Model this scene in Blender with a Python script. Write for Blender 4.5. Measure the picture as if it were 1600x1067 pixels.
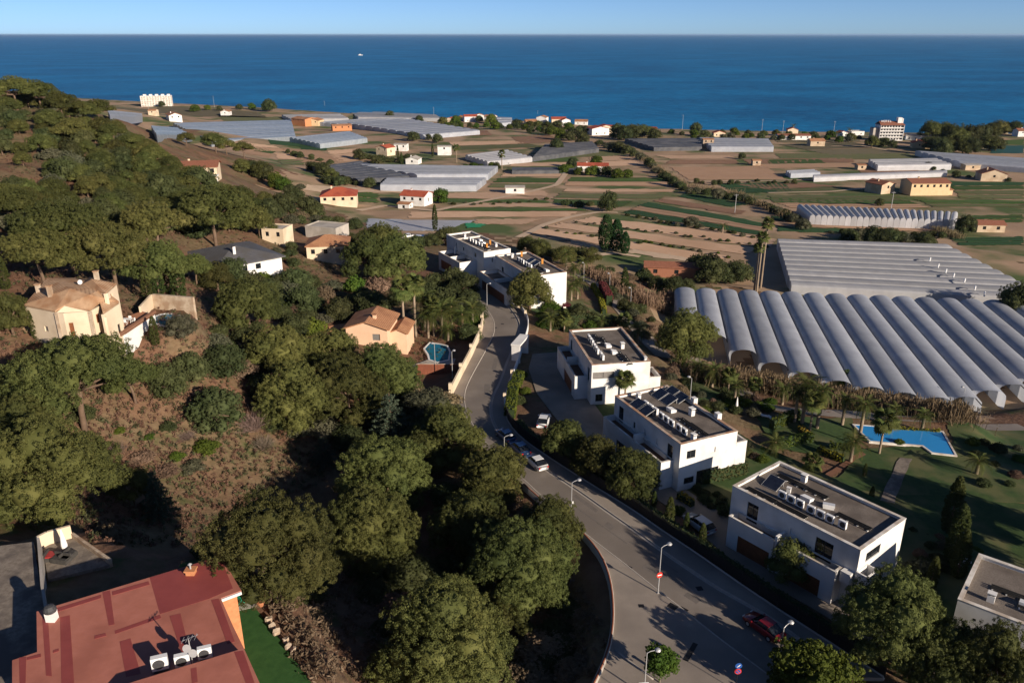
import bpy, bmesh, math, random
import numpy as np
from mathutils import Vector, Matrix
R = math.radians
for o in list(bpy.data.objects): bpy.data.objects.remove(o)
scene = bpy.context.scene
C = scene.collection
random.seed(7); rng = np.random.default_rng(11)

# ---------------------------------------------------------------- camera, sky, sun, exposure
CAMZ = 90.0; FPX = 1244.0; HOR = 54.0
PITCH = math.atan((533.5 - HOR) / FPX)
cam = bpy.data.cameras.new('camera'); cam_o = bpy.data.objects.new('camera', cam); C.objects.link(cam_o)
cam_o.location = (0, 0, CAMZ); cam_o.rotation_euler = (math.pi / 2 - PITCH, 0, 0)
cam.sensor_width = 36.0; cam.lens = FPX / 1600 * 36.0; cam.clip_start = 0.5; cam.clip_end = 200000
scene.camera = cam_o
SUN_EL, SUN_AZ = 18.5, -45.0            # direction TO the sun, azimuth measured from +X towards +Y
world = bpy.data.worlds.new('World'); scene.world = world; world.use_nodes = True
wn = world.node_tree; bg = wn.nodes['Background']
sky = wn.nodes.new('ShaderNodeTexSky'); sky.sky_type = 'NISHITA'; sky.sun_disc = False
sky.sun_elevation = R(SUN_EL); sky.sun_rotation = R(90 - SUN_AZ)
sky.altitude = 90; sky.air_density = 0.4; sky.dust_density = 0.25; sky.ozone_density = 4.0
wn.links.new(sky.outputs[0], bg.inputs[0]); bg.inputs[1].default_value = 0.073
sun = bpy.data.lights.new('sun', 'SUN'); sun_o = bpy.data.objects.new('sun', sun); C.objects.link(sun_o)
sun.energy = 5.0; sun.angle = R(0.53); sun.color = (1.0, 0.86, 0.70)
sd = Vector((math.cos(R(SUN_EL)) * math.cos(R(SUN_AZ)), math.cos(R(SUN_EL)) * math.sin(R(SUN_AZ)), math.sin(R(SUN_EL))))
sun_o.rotation_euler = sd.to_track_quat('Z', 'Y').to_euler(); sun_o.location = (200, -200, 200)
vs = scene.view_settings; vs.view_transform = 'Standard'; vs.look = 'None'; vs.exposure = 0.6; vs.gamma = 1.0
vs.use_curve_mapping = False
scene.cycles.max_bounces = 5; scene.cycles.diffuse_bounces = 2; scene.cycles.glossy_bounces = 2
scene.cycles.transparent_max_bounces = 6; scene.cycles.use_denoising = True

# ---------------------------------------------------------------- survey: photograph sight lines to places
cP, sP = math.cos(PITCH), math.sin(PITCH)
def rayd(px, py):
    x = (px - 800) / FPX; y = (533.5 - py) / FPX
    return np.array([x, cP + y * sP, -sP + y * cP])
def U(px, py, drop):
    d = rayd(px, py); k = drop / -d[2]
    return Vector((d[0] * k, d[1] * k, CAMZ - drop))
def depth_of(p): return p[1] * cP - (p[2] - CAMZ) * sP      # distance along the viewing axis
def mpp(p): return depth_of(p) / FPX                        # metres per photo pixel there

# ---------------------------------------------------------------- helpers
MATS = {}
def tag(o, label=None, cat=None, group=None, kind=None):
    if label: o['label'] = label
    if cat: o['category'] = cat
    if group: o['group'] = group
    if kind: o['kind'] = kind
    return o
def link(o, parent=None):
    C.objects.link(o)
    if parent: o.parent = parent
    return o
def thing(name, label, cat, loc=(0, 0, 0), rz=0.0, group=None):
    o = bpy.data.objects.new(name, None); link(o); o.empty_display_size = 0.5
    o.location = loc; o.rotation_euler = (0, 0, rz)
    return tag(o, label, cat, group)
def np_mesh(name, V, F, mat, smooth=False):
    """V (n,3), F (m,k) numpy -> mesh"""
    me = bpy.data.meshes.new(name); V = np.asarray(V, dtype=np.float32); F = np.asarray(F, dtype=np.int32)
    me.vertices.add(len(V)); me.vertices.foreach_set('co', V.ravel())
    m, k = F.shape
    me.loops.add(m * k); me.loops.foreach_set('vertex_index', F.ravel())
    me.polygons.add(m); me.polygons.foreach_set('loop_start', np.arange(m, dtype=np.int32) * k)
    me.polygons.foreach_set('loop_total', np.full(m, k, dtype=np.int32))
    if smooth: me.polygons.foreach_set('use_smooth', np.ones(m, dtype=bool))
    if mat: me.materials.append(MATS[mat] if isinstance(mat, str) else mat)
    me.update(calc_edges=True); return me
def mobj(name, me, parent=None, loc=None):
    o = bpy.data.objects.new(name, me); link(o, parent)
    if loc is not None: o.location = loc
    return o
class MB:
    def __init__(s): s.v = []; s.f = []
    def add(s, vs, fs):
        n = len(s.v); s.v += [tuple(v) for v in vs]; s.f += [tuple(i + n for i in f) for f in fs]; return s
    def box(s, x0, x1, y0, y1, z0, z1):
        return s.add([(x0,y0,z0),(x1,y0,z0),(x1,y1,z0),(x0,y1,z0),(x0,y0,z1),(x1,y0,z1),(x1,y1,z1),(x0,y1,z1)],
                     [(0,3,2,1),(4,5,6,7),(0,1,5,4),(1,2,6,5),(2,3,7,6),(3,0,4,7)])
    def prism(s, poly, z0, z1):
        n = len(poly)
        a = sum(poly[i][0]*poly[(i+1)%n][1]-poly[(i+1)%n][0]*poly[i][1] for i in range(n))
        if a < 0: poly = poly[::-1]
        zz0 = z0 if hasattr(z0, '__len__') else [z0]*n; zz1 = z1 if hasattr(z1, '__len__') else [z1]*n
        vs = [(p[0],p[1],zz0[i]) for i,p in enumerate(poly)] + [(p[0],p[1],zz1[i]) for i,p in enumerate(poly)]
        return s.add(vs, [tuple(range(n))[::-1], tuple(range(n,2*n))] + [(i,(i+1)%n,n+(i+1)%n,n+i) for i in range(n)])
    def tube(s, pts, rads, seg=7):
        pts = [Vector(p) for p in pts]; rads = rads if hasattr(rads,'__len__') else [rads]*len(pts)
        base = len(s.v); 
        for i, p in enumerate(pts):
            t = (pts[min(i+1,len(pts)-1)] - pts[max(i-1,0)]).normalized()
            a = t.orthogonal().normalized() if abs(t.z) < .95 else Vector((1,0,0)); b = t.cross(a).normalized(); a = b.cross(t)
            for k in range(seg):
                q = 2*math.pi*k/seg; s.v.append(tuple(p + (a*math.cos(q)+b*math.sin(q))*rads[i]))
        for i in range(len(pts)-1):
            for k in range(seg):
                k2 = (k+1)%seg; s.f.append((base+i*seg+k, base+i*seg+k2, base+(i+1)*seg+k2, base+(i+1)*seg+k))
        s.f.append(tuple(base+k for k in range(seg))[::-1]); s.f.append(tuple(base+(len(pts)-1)*seg+k for k in range(seg)))
        return s
    def lathe(s, prof, seg=12, cx=0, cy=0):
        base = len(s.v)
        for r, z in prof:
            for k in range(seg):
                q = 2*math.pi*k/seg; s.v.append((cx+r*math.cos(q), cy+r*math.sin(q), z))
        for i in range(len(prof)-1):
            for k in range(seg):
                k2=(k+1)%seg; s.f.append((base+i*seg+k,base+i*seg+k2,base+(i+1)*seg+k2,base+(i+1)*seg+k))
        s.f.append(tuple(base+k for k in range(seg))[::-1]); s.f.append(tuple(base+(len(prof)-1)*seg+k for k in range(seg)))
        return s
    def xf(s, M): s.v = [tuple(M @ Vector(v)) for v in s.v]; return s
    def mesh(s, name, mat, smooth=False):
        me = bpy.data.meshes.new(name); me.from_pydata(s.v, [], s.f); me.materials.append(MATS[mat])
        if smooth: me.polygons.foreach_set('use_smooth', np.ones(len(me.polygons), dtype=bool))
        me.update(); return me
    def build(s, name, mat, parent=None, smooth=False): return mobj(name, s.mesh(name, mat, smooth), parent)
def B(name, mat, parent, *b): return MB().box(*b).build(name, mat, parent)
def copy_tree(o, parent=None):
    c = o.copy(); C.objects.link(c); c.parent = parent
    for ch in o.children: copy_tree(ch, c)
    return c

# ---------------------------------------------------------------- materials
def nodes(name):
    m = bpy.data.materials.new(name); m.use_nodes = True; MATS[name] = m
    nt = m.node_tree; return m, nt, nt.nodes['Principled BSDF']
def N(nt, t, **kw):
    n = nt.nodes.new(t)
    for k, v in kw.items():
        if k in n.inputs: n.inputs[k].default_value = v
        else: setattr(n, k, v)
    return n
def noise_mat(name, c1, c2, scale=1.0, rough=0.85, bump=0.0, spec=0.3, c3=None, scale3=0.1, detail=5, bscale=None, metallic=0, objrand=0.0, coat=0):
    m, nt, p = nodes(name); L = nt.links.new
    tc = N(nt, 'ShaderNodeTexCoord')
    n1 = N(nt, 'ShaderNodeTexNoise', Scale=scale, Detail=detail, Roughness=0.6); L(tc.outputs['Object'], n1.inputs['Vector'])
    rp = N(nt, 'ShaderNodeValToRGB'); rp.color_ramp.elements[0].position = .32; rp.color_ramp.elements[1].position = .68
    rp.color_ramp.elements[0].color = (*c1, 1); rp.color_ramp.elements[1].color = (*c2, 1)
    L(n1.outputs['Fac'], rp.inputs[0]); out = rp.outputs[0]
    if c3:
        n3 = N(nt, 'ShaderNodeTexNoise', Scale=scale3, Detail=4); L(tc.outputs['Object'], n3.inputs['Vector'])
        r3 = N(nt, 'ShaderNodeValToRGB'); r3.color_ramp.elements[0].position = .45; r3.color_ramp.elements[1].position = .62
        L(n3.outputs['Fac'], r3.inputs[0])
        mx = N(nt, 'ShaderNodeMixRGB'); L(r3.outputs[0], mx.inputs[0]); L(out, mx.inputs[1]); mx.inputs[2].default_value = (*c3, 1); out = mx.outputs[0]
    if objrand:
        oi = N(nt, 'ShaderNodeObjectInfo'); hs = N(nt, 'ShaderNodeHueSaturation')
        mr = N(nt, 'ShaderNodeMapRange'); mr.inputs[3].default_value = 1 - objrand; mr.inputs[4].default_value = 1 + objrand
        L(oi.outputs['Random'], mr.inputs[0]); L(mr.outputs[0], hs.inputs['Value'])
        L(out, hs.inputs['Color']); out = hs.outputs[0]
    L(out, p.inputs['Base Color'])
    p.inputs['Roughness'].default_value = rough; p.inputs['Specular IOR Level'].default_value = spec; p.inputs['Metallic'].default_value = metallic
    if coat: p.inputs['Coat Weight'].default_value = coat; p.inputs['Coat Roughness'].default_value = .05
    if bump:
        nb = N(nt, 'ShaderNodeTexNoise', Scale=bscale or scale * 4, Detail=5); L(tc.outputs['Object'], nb.inputs['Vector'])
        b = N(nt, 'ShaderNodeBump', Strength=bump, Distance=0.1); L(nb.outputs['Fac'], b.inputs['Height']); L(b.outputs[0], p.inputs['Normal'])
    return m
def leaf_mat(name, cols, bark=False, transl=0.25, vary=0.25, nscale=0.5):
    """cols = dark, mid, light; each tree gets a tone of its own, each clump and leaf another"""
    m, nt, p = nodes(name); L = nt.links.new
    geo = N(nt, 'ShaderNodeNewGeometry'); oi = N(nt, 'ShaderNodeObjectInfo'); tc = N(nt, 'ShaderNodeTexCoord')
    n1 = N(nt, 'ShaderNodeTexNoise', Scale=nscale, Detail=3); L(tc.outputs['Object'], n1.inputs['Vector'])
    a = N(nt, 'ShaderNodeMath', operation='MULTIPLY_ADD'); L(geo.outputs['Random Per Island'], a.inputs[0]); a.inputs[1].default_value = .24
    L(n1.outputs['Fac'], a.inputs[2])
    sub = N(nt, 'ShaderNodeMath', operation='SUBTRACT'); L(a.outputs[0], sub.inputs[0]); sub.inputs[1].default_value = .10
    rp = N(nt, 'ShaderNodeValToRGB'); e = rp.color_ramp.elements; e[0].position = .2; e[1].position = .85
    e[0].color = (*cols[0], 1); e[1].color = (*cols[2], 1); k = e.new(.5); k.color = (*cols[1], 1)
    L(sub.outputs[0], rp.inputs[0])
    hs = N(nt, 'ShaderNodeHueSaturation'); L(rp.outputs[0], hs.inputs['Color'])
    mr = N(nt, 'ShaderNodeMapRange'); mr.inputs[3].default_value = 1 - vary; mr.inputs[4].default_value = 1 + vary
    L(oi.outputs['Random'], mr.inputs[0]); L(mr.outputs[0], hs.inputs['Value'])
    m2 = N(nt, 'ShaderNodeMath', operation='MULTIPLY'); L(oi.outputs['Random'], m2.inputs[0]); m2.inputs[1].default_value = 7.3
    fr = N(nt, 'ShaderNodeMath', operation='FRACT'); L(m2.outputs[0], fr.inputs[0])
    mh = N(nt, 'ShaderNodeMapRange'); mh.inputs[3].default_value = .468; mh.inputs[4].default_value = .522
    L(fr.outputs[0], mh.inputs[0]); L(mh.outputs[0], hs.inputs['Hue'])
    L(hs.outputs[0], p.inputs['Base Color']); p.inputs['Roughness'].default_value = .75; p.inputs['Specular IOR Level'].default_value = .15
    if transl:
        tr = N(nt, 'ShaderNodeBsdfTranslucent'); L(hs.outputs[0], tr.inputs[0]); mix = N(nt, 'ShaderNodeMixShader', Fac=transl)
        L(p.outputs[0], mix.inputs[1]); L(tr.outputs[0], mix.inputs[2])
        L(mix.outputs[0], nt.nodes['Material Output'].inputs[0])
    return m
# ground and built surfaces
noise_mat('asphalt', (.175,.150,.128), (.225,.195,.168), .35, .9, .15, .2, c3=(.160,.137,.118), scale3=.09, bscale=9)
noise_mat('pavement', (.235,.200,.170), (.285,.245,.205), .5, .9, .15, .2, c3=(.205,.175,.150), scale3=.12, bscale=8)
noise_mat('kerbstone', (.30,.27,.24), (.37,.33,.29), 2, .85)
noise_mat('paving', (.22,.185,.15), (.29,.245,.20), .8, .9, .1, .2, c3=(.19,.16,.13), scale3=.2)
noise_mat('dark_iron', (.006,.006,.007), (.016,.016,.018), 4, .6)
noise_mat('white_paint', (.66,.65,.63), (.72,.71,.69), .5, .8, .05, c3=(.58,.565,.54), scale3=.35)
noise_mat('coping', (.42,.33,.25), (.55,.46,.37), 1.5, .85, c3=(.36,.20,.12), scale3=.5)
noise_mat('coping_white', (.60,.56,.50), (.72,.69,.64), 1.5, .85, c3=(.45,.38,.31), scale3=.5)
noise_mat('roof_gravel', (.145,.122,.104), (.215,.185,.160), 6, .95, .5, .1, c3=(.125,.105,.09), scale3=.35, bscale=14)
noise_mat('glass_dark', (.008,.010,.013), (.016,.019,.023), .6, .08, 0, .6)
noise_mat('shutter', (.16,.15,.14), (.20,.185,.17), 2, .6)
noise_mat('garage_wood', (.16,.055,.022), (.23,.085,.035), 1.2, .55)
noise_mat('metal_grey', (.38,.38,.38), (.46,.46,.46), 2, .45, metallic=.3)
noise_mat('unit_white', (.66,.66,.65), (.74,.74,.73), 3, .5)
noise_mat('unit_dark', (.03,.03,.032), (.06,.06,.062), 5, .6)
noise_mat('solar', (.012,.016,.03), (.022,.028,.045), 2, .12, 0, .6)
noise_mat('pipe_black', (.012,.012,.012), (.03,.028,.026), 5, .7)
noise_mat('orange_paint', (.55,.22,.04), (.62,.28,.06), 3, .7)
noise_mat('red_roof', (.385,.138,.094), (.44,.165,.118), .9, .75, .1, .25, c3=(.335,.118,.082), scale3=.3)
noise_mat('red_patch', (.235,.050,.044), (.275,.062,.053), .8, .65, .05, .3)
noise_mat('brick_dark', (.25,.10,.06), (.31,.135,.08), 3, .85, .2)
noise_mat('brick_orange', (.42,.17,.075), (.50,.22,.10), 3, .85, .2)
noise_mat('cream_wall', (.61,.50,.36), (.68,.56,.41), .6, .9, .1, c3=(.54,.43,.30), scale3=.3)
noise_mat('pink_wall', (.64,.42,.28), (.70,.47,.32), .6, .9, .1)
noise_mat('yellow_wall', (.58,.42,.24), (.64,.47,.28), .6, .9, .1)
noise_mat('ochre_wall', (.46,.36,.255), (.53,.42,.30), .5, .9, .2, c3=(.40,.30,.20), scale3=.3)
noise_mat('stone_wall', (.36,.28,.20), (.52,.43,.33), 1.4, .95, .5, c3=(.30,.21,.14), scale3=.6)
noise_mat('terracotta', (.36,.17,.085), (.45,.235,.125), 2.2, .85, .35, c3=(.30,.14,.075), scale3=.35, bscale=6)
noise_mat('tile_tan', (.40,.25,.145), (.52,.345,.215), 2.0, .9, .4, c3=(.345,.19,.10), scale3=.5, bscale=5)
noise_mat('tile_red', (.36,.075,.038), (.44,.11,.058), 2.0, .85, .3, c3=(.30,.06,.035), scale3=.3)
noise_mat('tile_brown', (.22,.085,.05), (.30,.125,.075), 2.0, .85, .3)
noise_mat('slate', (.085,.085,.092), (.13,.13,.137), 1.6, .6, .3, c3=(.10,.095,.09), scale3=.3)
noise_mat('terrace_tile', (.36,.15,.08), (.42,.19,.10), 1.5, .85, .1)
noise_mat('deck_brown', (.16,.075,.045), (.20,.10,.06), 1.5, .85)
noise_mat('stone_paving', (.15,.125,.10), (.26,.22,.18), 3.5, .95, .3, c3=(.12,.10,.085), scale3=.6)
noise_mat('rust_fence', (.17,.055,.030), (.22,.075,.042), 1.0, .8)
noise_mat('bark', (.10,.065,.042), (.17,.115,.08), 6, .95, .4)
noise_mat('bark_grey', (.16,.13,.105), (.24,.20,.165), 6, .95, .4)
noise_mat('palm_bark', (.20,.15,.105), (.30,.235,.17), 5, .95, .4)
noise_mat('palm_skirt', (.22,.145,.075), (.32,.22,.12), 3, .95, .4)
noise_mat('hedge', (.012,.024,.008), (.03,.05,.014), 3, .9, .6)
noise_mat('lawn', (.028,.055,.014), (.045,.080,.020), 1.5, .95, .3, c3=(.105,.105,.042), scale3=.16, bscale=14)
noise_mat('lawn_lush', (.020,.070,.014), (.032,.095,.020), 1.5, .95, .3, bscale=14)
noise_mat('soil', (.48,.315,.205), (.55,.37,.25), .3, .95, .2, .1, c3=(.43,.275,.175), scale3=.03, objrand=.13)
noise_mat('soil_dark', (.24,.14,.09), (.30,.18,.115), .3, .95, .2, .1, c3=(.21,.12,.075), scale3=.03, objrand=.13)
noise_mat('track', (.46,.34,.24), (.54,.41,.29), .3, .95, .1, .1)
noise_mat('concrete', (.36,.33,.29), (.44,.40,.36), .8, .9, .1, c3=(.32,.29,.25), scale3=.3)
noise_mat('black_net', (.05,.052,.06), (.085,.088,.095), .4, .6, .1, c3=(.10,.10,.105), scale3=.1)
noise_mat('green_net', (.02,.22,.09), (.03,.27,.11), 1, .7)
noise_mat('teal_net', (.012,.065,.058), (.02,.085,.075), 1, .7)
noise_mat('tarp_blue', (.03,.075,.12), (.05,.10,.15), 1, .5)
noise_mat('plastic_blue', (.05,.16,.36), (.07,.21,.42), 2, .4)
noise_mat('plastic_green', (.02,.25,.14), (.03,.30,.18), 2, .4)
noise_mat('plastic_red', (.30,.03,.03), (.36,.05,.045), 2, .4)
noise_mat('rattan', (.035,.033,.031), (.06,.056,.052), 4, .8)
noise_mat('cloth_white', (.76,.74,.71), (.80,.78,.75), 2, .9)
noise_mat('terra_pot', (.36,.14,.07), (.42,.18,.09), 3, .8)
noise_mat('sign_white', (.75,.75,.74), (.80,.80,.79), 1, .4)
noise_mat('sign_red', (.60,.035,.025), (.64,.045,.03), 1, .4)
noise_mat('sign_blue', (.02,.08,.30), (.03,.10,.34), 1, .4)
for nm, c in (('car_white', (.70,.70,.69)), ('car_silver', (.42,.43,.44)), ('car_blue', (.02,.06,.16)), ('car_red', (.17,.008,.01)), ('car_black', (.012,.012,.014))):  # red paint is darkened to stand in for shade over the car
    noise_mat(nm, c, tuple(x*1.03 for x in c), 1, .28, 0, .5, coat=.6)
noise_mat('tyre', (.01,.01,.01), (.02,.02,.02), 6, .9)
noise_mat('lamp_light', (.6,.6,.58), (.66,.66,.64), 2, .4)
noise_mat('tail_lamp', (.40,.02,.015), (.45,.03,.02), 2, .3)
noise_mat('gold_trim', (.5,.34,.12), (.6,.42,.16), 2, .6)
# courses of tiles on the pitched roofs (bump relief, also painted into the colour as darker grooves)
for nm, per in (('terracotta',.11),('tile_tan',.11),('tile_red',.11),('tile_brown',.11),('slate',.10)):
    nt = MATS[nm].node_tree; p = nt.nodes['Principled BSDF']; tc = N(nt, 'ShaderNodeTexCoord')
    w = N(nt, 'ShaderNodeTexWave', Scale=.314/per, Distortion=.8, Detail=2); w.bands_direction = 'Z'; nt.links.new(tc.outputs['Object'], w.inputs['Vector'])
    src = p.inputs['Base Color'].links[0].from_socket; mx = N(nt, 'ShaderNodeMixRGB', blend_type='MULTIPLY'); mx.inputs[0].default_value = .45
    rp = N(nt, 'ShaderNodeValToRGB'); rp.color_ramp.elements[0].position = .1; rp.color_ramp.elements[1].position = .5; rp.color_ramp.elements[0].color = (.45,.42,.4,1)
    nt.links.new(w.outputs['Fac'], rp.inputs[0]); nt.links.new(src, mx.inputs[1]); nt.links.new(rp.outputs[0], mx.inputs[2]); nt.links.new(mx.outputs[0], p.inputs['Base Color'])
    b = N(nt, 'ShaderNodeBump', Strength=.5, Distance=.05); nt.links.new(w.outputs['Fac'], b.inputs['Height']); nt.links.new(p.inputs['Normal'].links[0].from_socket, b.inputs['Normal']); nt.links.new(b.outputs[0], p.inputs['Normal'])
# foliage
leaf_mat('pine_leaf', ((.032,.045,.014), (.084,.094,.027), (.150,.148,.045)), vary=.34)
leaf_mat('oak_leaf', ((.030,.043,.016), (.062,.075,.028), (.108,.113,.047)))
leaf_mat('olive_leaf', ((.05,.056,.032), (.092,.096,.057), (.15,.145,.09)))
leaf_mat('green_leaf', ((.03,.058,.009), (.072,.115,.016), (.135,.165,.03)))
leaf_mat('cedar_leaf', ((.034,.056,.037), (.066,.092,.060), (.11,.13,.085)))
leaf_mat('cypress_leaf', ((.024,.040,.010), (.052,.068,.018), (.085,.095,.028)), vary=.15)
leaf_mat('poplar_leaf', ((.010,.032,.010), (.020,.055,.016), (.034,.075,.024)), vary=.1)
leaf_mat('palm_leaf', ((.034,.050,.013), (.085,.105,.028), (.15,.155,.05)))
leaf_mat('dry_leaf', ((.09,.065,.04), (.16,.115,.072), (.24,.175,.115)), transl=.1)
leaf_mat('bare_twig', ((.11,.08,.06), (.175,.135,.105), (.24,.19,.15)), transl=0)
leaf_mat('reed_leaf', ((.12,.085,.05), (.20,.145,.085), (.29,.215,.135)), transl=.15)
leaf_mat('yellow_leaf', ((.10,.10,.012), (.22,.19,.02), (.34,.27,.04)))
leaf_mat('red_leaf', ((.07,.022,.02), (.13,.035,.03), (.20,.06,.045)))
leaf_mat('crop_leaf', ((.018,.055,.010), (.032,.085,.016), (.055,.12,.026)))
leaf_mat('grass_leaf', ((.095,.055,.033), (.145,.092,.055), (.205,.14,.086)), transl=.1)
leaf_mat('scrub_leaf', ((.04,.045,.02), (.072,.074,.034), (.105,.10,.05)), transl=.1)

def terrain_material():
    m, nt, p = nodes('terrain_soil'); L = nt.links.new
    tc = N(nt, 'ShaderNodeTexCoord')
    def nz(s, d=5): n = N(nt, 'ShaderNodeTexNoise', Scale=s, Detail=d, Roughness=.65); L(tc.outputs['Object'], n.inputs['Vector']); return n
    def ramp(n, a, b, ca, cb):
        r = N(nt, 'ShaderNodeValToRGB'); e = r.color_ramp.elements; e[0].position, e[1].position = a, b; e[0].color = (*ca, 1); e[1].color = (*cb, 1)
        L(n.outputs['Fac'], r.inputs[0]); return r
    base = ramp(nz(.35), .35, .65, (.130,.068,.042), (.205,.118,.074))
    dry = ramp(nz(.9), .35, .65, (.115,.082,.045), (.185,.135,.08))
    mk = ramp(nz(.07), .42, .58, (0,0,0), (1,1,1))
    mx = N(nt, 'ShaderNodeMixRGB'); L(mk.outputs[0], mx.inputs[0]); L(base.outputs[0], mx.inputs[1]); L(dry.outputs[0], mx.inputs[2])
    mk2 = ramp(nz(.13, 6), .55, .66, (0,0,0), (1,1,1))
    mx2 = N(nt, 'ShaderNodeMixRGB'); L(mk2.outputs[0], mx2.inputs[0]); L(mx.outputs[0], mx2.inputs[1]); mx2.inputs[2].default_value = (.075,.085,.032, 1)
    L(mx2.outputs[0], p.inputs['Base Color']); p.inputs['Roughness'].default_value = .95; p.inputs['Specular IOR Level'].default_value = .1
    b = N(nt, 'ShaderNodeBump', Strength=.7, Distance=.3); L(nz(1.3, 8).outputs['Fac'], b.inputs['Height']); L(b.outputs[0], p.inputs['Normal'])
terrain_material()
noise_mat('plain_soil', (.29,.195,.125), (.41,.285,.19), .06, .95, .3, .1, c3=(.085,.115,.042), scale3=.035, detail=7, bscale=.8)
def crop_material(name, ca, cb, soil, period):
    """rows of a crop running along the field's own X axis"""
    m, nt, p = nodes(name); L = nt.links.new
    tc = N(nt, 'ShaderNodeTexCoord'); oi = N(nt, 'ShaderNodeObjectInfo')
    w = N(nt, 'ShaderNodeTexWave', Scale=1.0/period*.314, Distortion=.6, Detail=1); w.bands_direction = 'Y'; w.inputs['Detail Scale'].default_value = .4
    L(tc.outputs['Object'], w.inputs['Vector'])
    n = N(nt, 'ShaderNodeTexNoise', Scale=.12, Detail=6, Roughness=.7); L(tc.outputs['Object'], n.inputs['Vector'])
    r1 = N(nt, 'ShaderNodeValToRGB'); e = r1.color_ramp.elements; e[0].position=.35; e[1].position=.65; e[0].color=(*ca,1); e[1].color=(*cb,1); L(n.outputs['Fac'], r1.inputs[0])
    r2 = N(nt, 'ShaderNodeValToRGB'); e = r2.color_ramp.elements; e[0].position=.25; e[1].position=.55; L(w.outputs['Fac'], r2.inputs[0])
    mx = N(nt, 'ShaderNodeMixRGB'); L(r2.outputs[0], mx.inputs[0]); mx.inputs[1].default_value = (*soil,1); L(r1.outputs[0], mx.inputs[2])
    hs = N(nt, 'ShaderNodeHueSaturation'); mr = N(nt, 'ShaderNodeMapRange'); mr.inputs[3].default_value=.82; mr.inputs[4].default_value=1.18
    L(oi.outputs['Random'], mr.inputs[0]); L(mr.outputs[0], hs.inputs['Value']); L(mx.outputs[0], hs.inputs['Color'])
    L(hs.outputs[0], p.inputs['Base Color']); p.inputs['Roughness'].default_value=.95; p.inputs['Specular IOR Level'].default_value=.1
    b = N(nt, 'ShaderNodeBump', Strength=.6, Distance=.3); L(w.outputs['Fac'], b.inputs['Height']); L(b.outputs[0], p.inputs['Normal'])
crop_material('crop_green', (.040,.105,.020), (.065,.145,.030), (.085,.080,.04), 4.6)
crop_material('crop_dark', (.025,.075,.030), (.038,.098,.036), (.04,.066,.03), 4.0)
crop_material('crop_mixed', (.075,.115,.035), (.115,.150,.055), (.16,.12,.075), 5.2)
crop_material('crop_pale', (.10,.10,.055), (.14,.13,.075), (.19,.145,.095), 5.0)
crop_material('soil_rows', (.41,.26,.165), (.47,.31,.20), (.33,.20,.125), 5.0)
def plastic(name, c1, c2, rough, period=2.0):
    m, nt, p = nodes(name); L = nt.links.new
    tc = N(nt, 'ShaderNodeTexCoord'); oi = N(nt, 'ShaderNodeObjectInfo')
    n = N(nt, 'ShaderNodeTexNoise', Scale=.25, Detail=6, Roughness=.6); L(tc.outputs['Object'], n.inputs['Vector'])
    r1 = N(nt, 'ShaderNodeValToRGB'); e=r1.color_ramp.elements; e[0].position=.35; e[1].position=.65; e[0].color=(*c1,1); e[1].color=(*c2,1); L(n.outputs['Fac'], r1.inputs[0])
    hs = N(nt, 'ShaderNodeHueSaturation'); mr = N(nt, 'ShaderNodeMapRange'); mr.inputs[3].default_value=.86; mr.inputs[4].default_value=1.14
    L(oi.outputs['Random'], mr.inputs[0]); L(mr.outputs[0], hs.inputs['Value']); L(r1.outputs[0], hs.inputs['Color'])
    L(hs.outputs[0], p.inputs['Base Color']); p.inputs['Roughness'].default_value=rough; p.inputs['Specular IOR Level'].default_value=.5
    w = N(nt, 'ShaderNodeTexWave', Scale=.314/period, Distortion=1.2, Detail=2); w.bands_direction='X'; L(tc.outputs['Object'], w.inputs['Vector'])
    b = N(nt, 'ShaderNodeBump', Strength=.12, Distance=.08); L(w.outputs['Fac'], b.inputs['Height']); L(b.outputs[0], p.inputs['Normal'])
    tr = N(nt, 'ShaderNodeBsdfTranslucent'); L(hs.outputs[0], tr.inputs[0]); mix = N(nt, 'ShaderNodeMixShader', Fac=.42); L(p.outputs[0], mix.inputs[1]); L(tr.outputs[0], mix.inputs[2]); L(mix.outputs[0], nt.nodes['Material Output'].inputs[0])
plastic('film', (.45,.475,.53), (.55,.58,.635), .42)
plastic('film_old', (.46,.465,.485), (.55,.555,.57), .5)
plastic('film_bright', (.56,.56,.58), (.66,.66,.68), .4)
plastic('glass_roof', (.40,.45,.50), (.52,.57,.62), .25, 3)
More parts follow.
